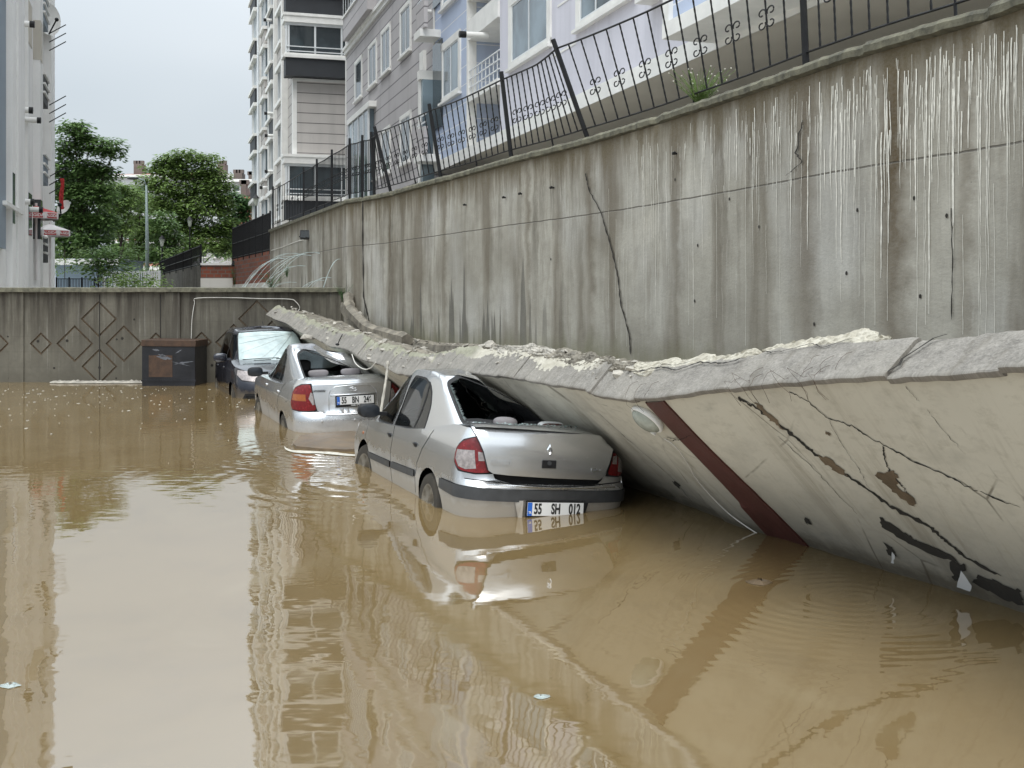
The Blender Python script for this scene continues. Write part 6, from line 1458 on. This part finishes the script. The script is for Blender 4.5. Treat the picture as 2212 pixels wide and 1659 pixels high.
# ---------------------------------------------------------------- trees and plants
def leaves(b, c, r, n, R, sz, flat=.45, droop=.25):
    for _ in range(n):
        a = R.uniform(0, 2*pi); q = R.random()**.45; h = R.uniform(-1, 1)*sqrt(max(0, 1-q*q*.8)); p = Vector((cos(a)*q*r.x, sin(a)*q*r.y, h*r.z))+c
        d = Vector((cos(a)+R.uniform(-.8, .8), sin(a)+R.uniform(-.8, .8), R.uniform(-.3, .3)-droop)).normalized(); s_ = d.cross(Vector((R.uniform(-flat, flat), R.uniform(-flat, flat), 1))).normalized(); L = sz*R.uniform(.6, 1.3); w_ = L*.24
        b.add([p, p+d*L*.5+s_*w_, p+d*L, p+d*L*.5-s_*w_], [(0, 1, 2, 3)])
def tree(name, lab, px, Y, base, blobs, m, sz=.22, den=150, trunk=.14, seed=0, grp='trees beyond the end wall', lean=0, flat=.45):
    """blobs: (px, py, rx px, ry px) clumps of the crown at depth Y"""
    R = random.Random(seed); x = (px-HX)/F_*Y; t = empty(name, (x, Y, base), lab, 'tree', grp); k = Y/F_
    tb = MB(); top = min(H+(HY-b_[1])*k for b_ in blobs); zt = max(H+(HY-b_[1])*k for b_ in blobs)-base; zc = sum(H+(HY-b_[1])*k for b_ in blobs)/len(blobs)-base
    tr = [Vector((lean*(z/zt)+.06*noise.noise(Vector((z, seed, 0))), .06*noise.noise(Vector((z, seed, 4))), z)) for z in [zt*.85*i/9 for i in range(10)]]
    tb.tube(tr, trunk, 8, True, [trunk*(1-.085*i) for i in range(10)]); lb = MB()
    for (bx, by, rx, ry) in blobs:
        c = Vector(((bx-px)*k, R.uniform(-1, 1)*rx*k*.6, H+(HY-by)*k-base)); ns = max(8, int(rx*ry*k*k*den/1.6))
        i0 = min(8, max(2, int(9*(c.z*.62)/(zt*.85)))); st = tr[i0]; mid_ = st.lerp(c, .5)+Vector((0, 0, -.12*abs(c.x)))
        tb.tube([st, mid_, c], .05, 5, True, [trunk*.42, trunk*.28, trunk*.10])
        for j in range(ns):
            a = R.uniform(0, 2*pi); q = R.uniform(.25, 1.05); h = R.uniform(-1, 1)*sqrt(max(.05, 1-min(1, q)**2*.85)); e = c+Vector((cos(a)*q*rx*k, sin(a)*q*rx*k*.8, h*ry*k))
            if R.random() < .12: tb.tube([c.lerp(st, .15), c.lerp(e, .5)+Vector((0, 0, .1)), e], .02, 4, False, [trunk*.12, trunk*.08, .012])
            r = R.uniform(.34, .75)*(1 if Y > 35 else .6); leaves(lb, e, Vector((r, r, r*.42)), 22, R, sz, flat)
    tb.build('trunk', M['bark'], t, True); lb.build('crown', M[m], t); return t
tree('broadleaf_tree', 'tall spreading green tree just right of the white block, tallest of the trees', 172, 69.7, 1.5, [(165, 285, 26, 22), (150, 320, 28, 24), (190, 310, 30, 20), (230, 318, 28, 20), (250, 330, 14, 14), (140, 365, 30, 28), (185, 365, 34, 26), (225, 372, 24, 22), (145, 415, 36, 30), (190, 420, 36, 30), (226, 425, 22, 26), (140, 470, 34, 30), (185, 475, 38, 28), (222, 478, 22, 24), (142, 525, 30, 28), (180, 520, 34, 24), (215, 520, 18, 20), (135, 565, 22, 18), (160, 275, 16, 12)], 'leafB', .30, 150, .16, 1)
tree('broadleaf_tree', 'wide rounded green tree in the middle, in front of the red roofed white building', 402, 84.8, 1.6, [(365, 345, 28, 16), (400, 340, 30, 16), (440, 345, 26, 14), (340, 362, 26, 16), (375, 372, 34, 20), (420, 375, 36, 22), (455, 372, 24, 18), (330, 395, 26, 18), (365, 410, 34, 22), (410, 415, 36, 24), (455, 412, 32, 24), (480, 395, 18, 20), (345, 445, 26, 20), (390, 455, 36, 24), (435, 455, 36, 24), (475, 445, 24, 26), (410, 495, 40, 24), (455, 495, 34, 24), (485, 490, 18, 24), (440, 530, 40, 22), (478, 530, 22, 22), (400, 545, 30, 18)], 'leafA', .32, 130, .17, 2)
tree('broadleaf_tree', 'slim dark trunked tree between the two big trees, left of the lamp post', 262, 75.8, 1.5, [(250, 405, 20, 16), (268, 412, 20, 16), (240, 440, 18, 20), (270, 448, 22, 20), (255, 480, 22, 18), (275, 495, 18, 16), (290, 420, 12, 14)], 'leafA', .28, 110, .09, 3)
tree('broadleaf_tree', 'slim upright tree directly behind the lamp post', 300, 78.8, 1.5, [(305, 430, 14, 14), (298, 455, 20, 18), (310, 480, 20, 18), (300, 510, 22, 18), (325, 505, 18, 16), (315, 540, 22, 18), (290, 540, 16, 16)], 'leafA', .28, 110, .08, 4)
tree('broadleaf_tree', 'low bushy tree at the foot of the middle tree, right of the lamp post', 350, 75.8, 1.5, [(345, 470, 18, 18), (360, 490, 22, 18), (345, 520, 24, 20), (372, 520, 24, 20), (355, 550, 26, 18), (385, 560, 26, 16), (335, 565, 20, 14)], 'leafB', .28, 130, .07, 5)
tree('broadleaf_tree', 'dusky green tree far right of the group beside the taupe tower', 515, 113.6, 1.8, [(500, 425, 20, 16), (518, 440, 24, 18), (535, 450, 16, 16), (500, 465, 22, 20), (525, 480, 24, 20), (505, 510, 24, 20), (535, 505, 16, 20), (520, 535, 26, 18), (490, 540, 20, 18)], 'leafC', .40, 90, .15, 6)
tree('broadleaf_tree', 'pale leafy tree filling the gap behind the lamp post', 285, 120, 1.6, [(250, 440, 34, 24), (285, 425, 34, 24), (320, 440, 30, 24), (260, 490, 36, 28), (305, 490, 36, 28), (340, 500, 26, 28), (280, 545, 44, 26), (330, 555, 36, 24)], 'leafB', .5, 60, .2, 11)
tree('broadleaf_tree', 'pale leafy tree standing behind the tall left tree', 190, 110, 1.6, [(150, 400, 30, 30), (200, 390, 34, 30), (235, 420, 26, 26), (160, 470, 36, 34), (215, 480, 36, 34), (170, 550, 40, 30), (225, 560, 36, 24)], 'leafC', .5, 60, .2, 12)
tree('young_tree', 'small young tree with big drooping leaves in front of the blue shed', 212, 39.4, 1.4, [(205, 560, 14, 10), (225, 565, 14, 10), (198, 578, 14, 10), (242, 558, 16, 9), (262, 545, 12, 7), (218, 590, 18, 9), (245, 580, 14, 10), (205, 545, 8, 6)], 'leafB', .17, 160, .035, 7, flat=.8)
R = random.Random(31)
for k, (x, y, Y, w_, h_, lab) in enumerate(((290, 612, 36.5, .9, .4, 'low green bush behind the end wall below the lamp post'), (440, 560, 68, 2.6, .9, 'dense hedge showing between the ramp wall fence and the trees'), (140, 560, 60, 1.2, 1.2, 'creeper bush at the foot of the white block'), (330, 590, 60, 1.5, .8, 'green bush right of the young tree'))):
    t = empty('bush', tuple(at(x, y, Y)), lab, 'bush'); b = MB()
    for i in range(60): leaves(b, Vector((R.uniform(-w_, w_), R.uniform(-.5, .5), R.uniform(-h_, h_)*.6)), Vector((.3, .3, .2)), 14, R, .14, .8)
    b.build('foliage', M['leafA'], t); b = MB(); b.tube([(0, 0, -h_), (0, 0, h_*.4)], .02, 5); b.build('stem', M['bark'], t)
def weed(px, py, Y, h_, n, lab, m='leafA', fl=True, seed=0, spread=.5):
    R = random.Random(seed); t = empty('wild_plant', tuple(at(px, py, Y)), lab, 'plant', 'weeds rooted on the walls'); b = MB(); g = MB(); f = MB()
    for i in range(n):
        a = R.uniform(0, 2*pi); L = h_*R.uniform(.4, 1); d = Vector((cos(a)*spread*R.random(), sin(a)*spread*.5*R.random(), 1)); P = [Vector((0, 0, 0))+d*(L*t_)+Vector((cos(a)*.12*L*t_*t_, 0, -.12*L*t_*t_)) for t_ in (0, .33, .66, 1)]
        b.tube(P, .003, 4, False); 
        for j in range(7):
            p = P[0].lerp(P[-1], R.uniform(.05, .75)); dd = Vector((R.uniform(-1, 1), R.uniform(-1, 1), R.uniform(-.2, .7))).normalized(); s_ = dd.cross(Vector((0, 0, 1))).normalized(); q = h_*.09*R.uniform(.5, 1.3); g.add([p, p+dd*q*.5+s_*q*.2, p+dd*q, p+dd*q*.5-s_*q*.2], [(0, 1, 2, 3)])
        if fl and R.random() < .6: f.ell(P[-1], .007, .007, .007, None, 6, 4)
    b.build('stems', M[m], t); g.build('foliage', M[m], t)
    if fl: f.build('flowers', M['lime'], t)
p_ = wall_at(s_at_px(1500)); weed(1512, 231, p_[0].y+.12, .48, 60, 'wild plant with pale flowers growing through the railing on top of the tall wall', seed=1, spread=.9)
weed(742, 655, 24.0, .45, 26, 'weedy tuft at the wall corner above the end wall', 'leafC', False, 2, .4); weed(620, 600, 29.5, .5, 16, 'thin weed on the far wall beside the water jets', 'leafC', False, 3, .4); weed(508, 622, 42.5, 1.1, 20, 'tall weed in front of the grey footing of the brick wall', 'leafC', False, 4, .3)
weed(585, 628, 26.5, .5, 26, 'weeds behind the end wall under the water jets', 'leafC', False, 5, .9)
# dry roots hanging from the capping
rt = empty('dry_roots', tuple(at(1640, 800, 6.4)), 'reddish dry roots draped over the broken stone capping', 'roots'); R = random.Random(5); b = MB(); orr = Vector(rt.location)
for i in range(16):
    u = u_px(R.choice((1600, 1620, 1690, 1760, 1800, 1400))+R.uniform(-30, 30)); a = R.uniform(0, .25); P = []
    for j in range(7): P.append(cop_pt(u+.03*noise.noise(Vector((i, j*.5, 0)))+.01*j*R.uniform(-.5, .5), max(-.06, a-.035*j), .055+.03*sin(j*.7)+(-.05*(j-4) if a-.035*j < -.04 else 0))-orr)
    b.tube(P, .0011, 4, False)
b.build('fibres', M['rust'], rt)

# ---------------------------------------------------------------- far buildings and yard furniture
def far_house(name, lab, px0, px1, Y, ytop, ybase, m, depth, wins=(), roofh=None, mr_='roof', chims=(), band=None):
    x0, x1 = (px0-HX)/F_*Y, (px1-HX)/F_*Y; z0, z1 = H+(HY-ybase)/F_*Y, H+(HY-ytop)/F_*Y; t = empty(name, ((x0+x1)/2, Y, 1), lab, 'building', 'houses far behind the trees'); O = Vector(t.location)
    b = MB(); b.box(x0-O.x, x1-O.x, 0, depth, 0, z1-1); b.build('wall', M[m], t)
    for (wx, wy, ww, wh) in wins:
        a0, a1 = (wx-ww/2-HX)/F_*Y-O.x, (wx+ww/2-HX)/F_*Y-O.x; c0, c1 = H+(HY-wy-wh/2)/F_*Y-1, H+(HY-wy+wh/2)/F_*Y-1; b = MB(); b.box(a0, a1, -.12, .1, c0, c1); w_ = b.build('window', M['pane'], t); b = MB(); b.box(a0-.15, a1+.15, -.25, 0, c0-.15, c0); b.build('sill', M['white'], w_)
    if roofh:
        rh = roofh/F_*Y; e = .7; b = MB(); b.add([(x0-e-O.x, -e, z1-1), (x1+e-O.x, -e, z1-1), (x1+e-O.x, depth+e, z1-1), (x0-e-O.x, depth+e, z1-1), (x0+depth*.35-O.x, depth/2, z1-1+rh), (x1-depth*.35-O.x, depth/2, z1-1+rh)], [(0, 1, 5, 4), (1, 2, 5), (2, 3, 4, 5), (3, 0, 4), (0, 3, 2, 1)]); rf = b.build('roof', M[mr_], t)
        b = MB(); b.box(x0-e-O.x, x1+e-O.x, -e-.05, -e+.1, z1-1.35, z1-1); b.build('eaves', M['white'], rf)
        for cx, cy, cw, ch in chims:
            a0, a1 = (cx-cw/2-HX)/F_*Y-O.x, (cx+cw/2-HX)/F_*Y-O.x; c1 = H+(HY-cy)/F_*Y-1; b = MB(); b.box(a0, a1, 1, 3, z1-1.2, c1); ch_ = b.build('chimney', M['chim'], rf); b = MB(); 
            for q in (.15, .5, .85): b.box(lerp(a0, a1, q)-.3, lerp(a0, a1, q)+.3, 1.2, 1.9, c1, c1+.5)
            b.build('pots', M['chim'], ch_)
    return t
far_house('white_house', 'wide white building with low red roof and brown chimneys behind the trees', 236, 500, 174.2, 378, 640, 'farw', 16, [(270+i*34, 408, 14, 12) for i in range(7)]+[(270+i*34, 440, 14, 12) for i in range(7)], 16, 'roof', ((293, 352, 18, 0), (474, 352, 16, 0)))
far_house('white_house', 'white stepped building with flat roof left of the taupe tower', 470, 545, 159.1, 388, 640, 'farw', 14, [(487, 405, 9, 10), (512, 408, 9, 10), (533, 405, 8, 10)], 8, 'chim', ((510, 372, 18, 0), (538, 376, 10, 0)))
far_house('salmon_house', 'small salmon house with red tiled roof beside the taupe tower', 515, 566, 127.3, 432, 640, 'farp', 9, [(530, 455, 8, 12), (548, 455, 8, 12)], 24, 'roof', ((521, 396, 11, 0),))
far_house('blue_shed', 'pale blue metal sheet shed behind the end wall at lower left', 120, 238, 66.7, 560, 640, 'blueshed', 6, (), 6, 'flash')
far_house('cream_house', 'low cream house partly hidden by the lamp post and small trees', 232, 345, 93.9, 575, 640, 'awwh', 8, [(250, 590, 10, 14), (300, 592, 10, 14)], 10, 'roof')
far_house('dark_wood_house', 'shaded grey house glimpsed between the trunks', 240, 560, 133.3, 520, 640, 'farw', 8, [(260+i*30, 548, 12, 14) for i in range(9)], 8, 'roof')
yf_ = empty('white_fence', (at(230, 625, 51.5).x, 51.5, 1.4), 'white tubular fence on a low wall behind the end wall', 'fence'); bar_fence(yf_, Vector((at(225, 640, 51.5).x, 51.5, 1.6)), Vector((at(345, 640, 51.5).x, 51.5, 1.6)), 0, 0, 1.3, 26, 'whitepvc', 5, .025)
for o_ in [x for x in bpy.data.objects if x.parent == yf_]: pass
b = MB(); A_ = at(225, 640, 51.8); B__ = at(345, 640, 51.8); b.box(A_.x, B__.x, 51.7, 52.0, 1.2, 2.0); o_ = b.build('low_wall', M['awwh']); tag(o_, 'low cream wall carrying the white tubular fence', 'wall')
bl_ = empty('bar_fence', (at(180, 625, 45).x, 45, 1.4), 'thin dark bar fence in front of the blue shed', 'fence'); bar_fence(bl_, Vector((at(122, 0, 45).x, 45, 0)), Vector((at(232, 0, 45).x, 45, 0)), 1.4, 1.4, 1.1, 34, 'iron', 4, .014)
# tall lamp post and lanterns
lp = empty('lamp_post', (at(318, 620, 60.6).x, 60.6, 1.4), 'tall slim grey green lamp post standing among the trees', 'lamp post'); b = MB(); zt1 = zt_(400, 60.6)-1.4; b.tube([(0, 0, 0), (0, 0, zt1*.5), (-.05, 0, zt1)], .09, 8, True, [.11, .09, .06]); b.build('pole', M['pole'], lp, True)
b = MB(); b.tube([(-.05, 0, zt1-.1), (-.15, 0, zt1+.25), (-.55, 0, zt1+.38)], .035, 6); ar = b.build('arm', M['pole'], lp, True); b = MB(); b.ell((-.75, 0, zt1+.36), .32, .14, .08); b.build('lamp_head', M['strip'], ar, True)
def lantern(px, py, Y, hgt, lab):
    t = empty('lantern_post', (at(px, py, Y).x, Y, H+(HY-py)/F_*Y-hgt), lab, 'street lamp', 'old style lanterns'); b = MB(); b.tube([(0, 0, 0), (0, 0, hgt-.35)], .05, 6); b.tube([(0, 0, 0), (0, 0, .5)], .09, 6); b.build('pole', M['iron'], t)
    b = MB(); G = [[Vector((r*cos(2*pi*i/6), r*sin(2*pi*i/6), hgt+z)) for i in range(7)] for r, z in ((.08, -.35), (.17, .1))]; b.grid(G); b.build('glass', M['lensg'], t); b = MB(); b.grid([[Vector((r*cos(2*pi*i/6), r*sin(2*pi*i/6), hgt+z)) for i in range(7)] for r, z in ((.22, .1), (.12, .22), (.03, .34))]); b.build('cap', M['iron'], t)
lantern(553, 432, 69, 4.2, 'black lantern beside the taupe tower, nearest of the old style lanterns'); lantern(410, 478, 76, 4.2, 'lantern in front of the middle tree'); lantern(379, 505, 80, 4.0, 'small lantern low among the bushes, right of the lamp post'); lantern(350, 520, 72, 4.0, 'faintest lantern deep among the bushes')
# floodlights
def flood(px, py, Y, lab, sc=1.):
    t = empty('floodlight', tuple(at(px, py, Y)), lab, 'floodlight', 'floodlights on the walls'); b = MB(); b.box(-.15*sc, .15*sc, -.22*sc, -.10*sc, -.11*sc, .11*sc, Matrix.Rotation(-.3, 4, 'X')); b.build('housing', M['black'], t, bevel=.012); b = MB(); b.box(-.12*sc, .12*sc, -.226*sc, -.215*sc, -.09*sc, .08*sc, Matrix.Rotation(-.3, 4, 'X')); b.build('lens', M['glass'], t)
    b = MB(); b.tube([(-.17*sc, -.15*sc, 0), (-.17*sc, .02, .05), (.1*sc, .08, .05)], .015, 6); b.build('bracket', M['black'], t)
cyf = lambda px: (C0.x*1.0+0, 0)
def farY(px): 
    k = (px-HX)/F_; d = C1-C0; t_ = (k*C0.y-C0.x)/(d.x-k*d.y); return C0.y+d.y*t_
flood(664, 512, farY(664)-.05, 'black floodlight on the far concrete wall with a cable running to it'); flood(511, 572, Yb-.2, 'small pale floodlight on the corner of the brick wall', .9)
b = MB(); b.tube([at(x, y, farY(x)-.03) for x, y in ((586, 541), (610, 534), (640, 522), (656, 518))], .014, 6); tag(b.build('cable', M['cable']), 'grey cable running along the far concrete wall to the floodlight', 'cable')
# water spouting from weep holes
R = random.Random(12)
for k, (x0, y0, L, up_) in enumerate(((648, 549, 1.3, .35), (672, 552, 1.2, .3), (690, 547, 1.1, .32), (660, 575, 1.2, .25), (700, 606, .9, .22), (716, 600, .8, .25), (735, 560, .5, .1), (636, 556, 1.2, .3), (620, 560, 1.2, .35), (640, 610, 1.4, .2))):
    Yw = farY(x0)-.03 if x0 < 742 else 24.3; p0 = at(x0, y0, Yw); b = MB()
    for q in range(2):
        P = []; sp_ = R.uniform(.85, 1.1)
        for j in range(12): t_ = j/11*.62; P.append(Vector((nf.x*2.1*L*t_*sp_+R.uniform(-.006, .006), nf.y*2.1*L*t_*sp_, up_*2*t_-4.9*t_*t_*.9+R.uniform(-.006, .006))))
        b.tube(P, .008, 4, True, [.003+.005*R.random() for _ in P])
    o_ = b.build('water_jet', M['spray']); o_.location = p0; tag(o_, 'thin arc of water spurting from a weep hole of the far concrete wall', 'water jet', 'water jets above the end wall')

# ---------------------------------------------------------------- things in the water
bx = empty('steel_box', tuple(Vector((at(364, 833, 23.5).x, 23.5, 0))), 'scraped black steel box with rusty rim standing in the water against the end wall', 'container'); b = MB(); hx = (422-307)/F_*23.5*.5
b.box(-hx, hx, 0, .9, -.3, .86); b.build('body', M['boxp'], bx, bevel=.008); b = MB(); b.box(-hx-.02, hx+.01, -.02, .92, .80, .93, Matrix.Rotation(.012, 4, 'Y')); b.build('lid', M['rust'], bx, bevel=.01)
b = MB(); b.box(-hx+.14, -hx+.62, -.006, .002, .18, .62); b.build('rust_patch', M['rust'], bx); b = MB(); b.box(-hx-.012, hx+.012, -.015, .0, .09, .125); b.build('ledge', M['boxp'], bx)
b = MB(); R = random.Random(3)
for (x0, z0, x1, z1, w_) in ((-.33, .74, -.18, .72, .03), (-.25, .60, .08, .55, .045), (-.22, .64, -.02, .60, .03), (.1, .44, .52, .50, .028), (.05, .50, .45, .40, .012), (.14, .66, .28, .74, .02)):
    n_ = 14; b.ribbon([Vector((lerp(x0, x1, i/n_), -.008, lerp(z0, z1, i/n_)+w_*sin(pi*i/n_)*R.uniform(.3, 1))) for i in range(n_+1)], [Vector((lerp(x0, x1, i/n_), -.008, lerp(z0, z1, i/n_)-w_*sin(pi*i/n_)*R.uniform(.3, 1))) for i in range(n_+1)])
b.build('scrapes', M['scrape'], bx)
def wp(px, py): Y = H*F_/(py-HY); return Vector(((px-HX)/F_*Y, Y, 0))
# sunken board with foam round it
P = [wp(x, y) for x, y in ((632, 962), (650, 945), (700, 938), (760, 936), (800, 945), (800, 975), (745, 976), (690, 974), (640, 970))]; c_ = sum(P, Vector())/len(P); b = MB(); n_ = len(P)
b.add([Vector((p.x-c_.x, p.y-c_.y, .035+.02*noise.noise(p*3))) for p in P]+[Vector((p.x-c_.x, p.y-c_.y, -.08)) for p in P]+[Vector((0, 0, .075))], [(i, (i+1) % n_, 2*n_) for i in range(n_)]+[((i+1) % n_, i, i+n_, (i+1) % n_+n_) for i in range(n_)])
o_ = b.build('floating_board', M['mud']); o_.location = c_; tag(o_, 'brown mud soaked board floating between the two silver cars', 'board')
A_, B__ = [], []
for i, (x, y, w_) in enumerate(((614, 966, 1), (618, 971, 3), (632, 976, 3), (655, 978, 4), (690, 979, 3), (720, 981, 4), (750, 984, 3), (778, 985, 2))): A_.append(wp(x, y-w_*.9)+Vector((0, 0, .006))); B__.append(wp(x, y+w_*.5)+Vector((0, 0, .006)))
b = MB(); A_, B__ = catmull(A_, 5), catmull(B__, 5); b.ribbon([a+Vector((0, .03*noise.noise(a*6), 0)) for a in A_], B__); b.build('foam_line', M['foam']).update_tag(); tag(bpy.data.objects['foam_line'], kind='stuff', label='white foam lapping along the front of the floating board', cat='foam')
fo_ = MB(); P = []
for i in range(46):
    t_ = i/45; x = lerp(105, 325, t_); p = Vector(((x-HX)/F_*24.1, 24.15, .012)); w_ = .13*sin(pi*t_)**.5*(.6+.6*abs(noise.noise(Vector((i*.35, 0, 0))))); P.append((p+Vector((0, -w_, 0)), p+Vector((0, .02, .02)), p+Vector((0, .2, .03+.05*abs(noise.noise(Vector((i*.5, 4, 0))))))))
fo_.grid([[q[k] for q in P] for k in range(3)]); tag(fo_.build('foam_sheet', M['rubble']), 'pale foam scum gathered at the foot of the end wall', 'foam', kind='stuff')
R = random.Random(17); b = MB()
for i in range(230):
    if R.random() < .75: y = 836+abs(R.gauss(0, 38)); x = R.uniform(-20, 560)
    else: y = R.uniform(860, 1650); x = R.uniform(0, 1500)
    if y > 1010: continue
    p = wp(x, y); r = R.choice((.006, .01, .014, .022))*R.uniform(.6, 1.2)*(1 if y < 1000 else .5); n_ = 7; b.add([p+Vector((r*cos(2*pi*k/n_)*R.uniform(.7, 1.3), r*2.2*sin(2*pi*k/n_)*R.uniform(.7, 1.3), .004)) for k in range(n_)]+[p+Vector((0, 0, .010))], [(k, (k+1) % n_, n_) for k in range(n_)])
tag(b.build('floating_flecks', M['foam']), 'pale flecks of foam and litter floating on the brown water', 'flecks', kind='stuff')
for k, (x, y, r, lab) in enumerate(((1170, 1506, .040, 'crumpled piece of clear plastic floating in the foreground'), (22, 1482, .05, 'bit of clear plastic floating near the left edge'), (1640, 1258, .10, 'dark clod of debris just breaking the surface beside the fallen wall'))):
    p = wp(x, y); b = MB(); R = random.Random(k+5); n_ = 9; rings = [[p-p+Vector((r*q*cos(2*pi*i/n_)*R.uniform(.7, 1.2), r*q*.8*sin(2*pi*i/n_)*R.uniform(.7, 1.2), (.002 if k == 2 else .004)+.25*r*(1-q)*R.uniform(.3, 1.4))) for i in range(n_)] for q in (1, .6, .25)]
    for rr in rings: rr.append(rr[0])
    b.grid(rings); o_ = b.build('floating_debris', M['mud' if k == 2 else 'plastic']); o_.location = p; tag(o_, lab, 'litter')
# white drip of rope like plaster hanging at the capping between the two silver cars
b = MB(); P = [at(808, 770, 9.4), at(812, 800, 9.3), at(808, 830, 9.2)]; b.tube(catmull([at(838, 780, 13.7), at(835, 812, 13.65), at(829, 850, 13.6), at(820, 905, 13.5)], 5), .03, 5, True, [.016+.014*noise.noise(Vector((i*.6, 1, 0))) for i in range(16)]); tag(b.build('hanging_mortar', M['rubble']), 'ragged strip of mortar hanging from the fallen wall between the silver cars', 'mortar')
b = MB(); b.tube(catmull([at(760, 765, 14.9), at(768, 785, 14.8), at(785, 797, 14.7), at(800, 795, 14.6), at(812, 782, 14.5)], 5), .006, 5); tag(b.build('loose_wire', M['cable']), 'pale loop of wire hanging above the second silver car', 'wire')
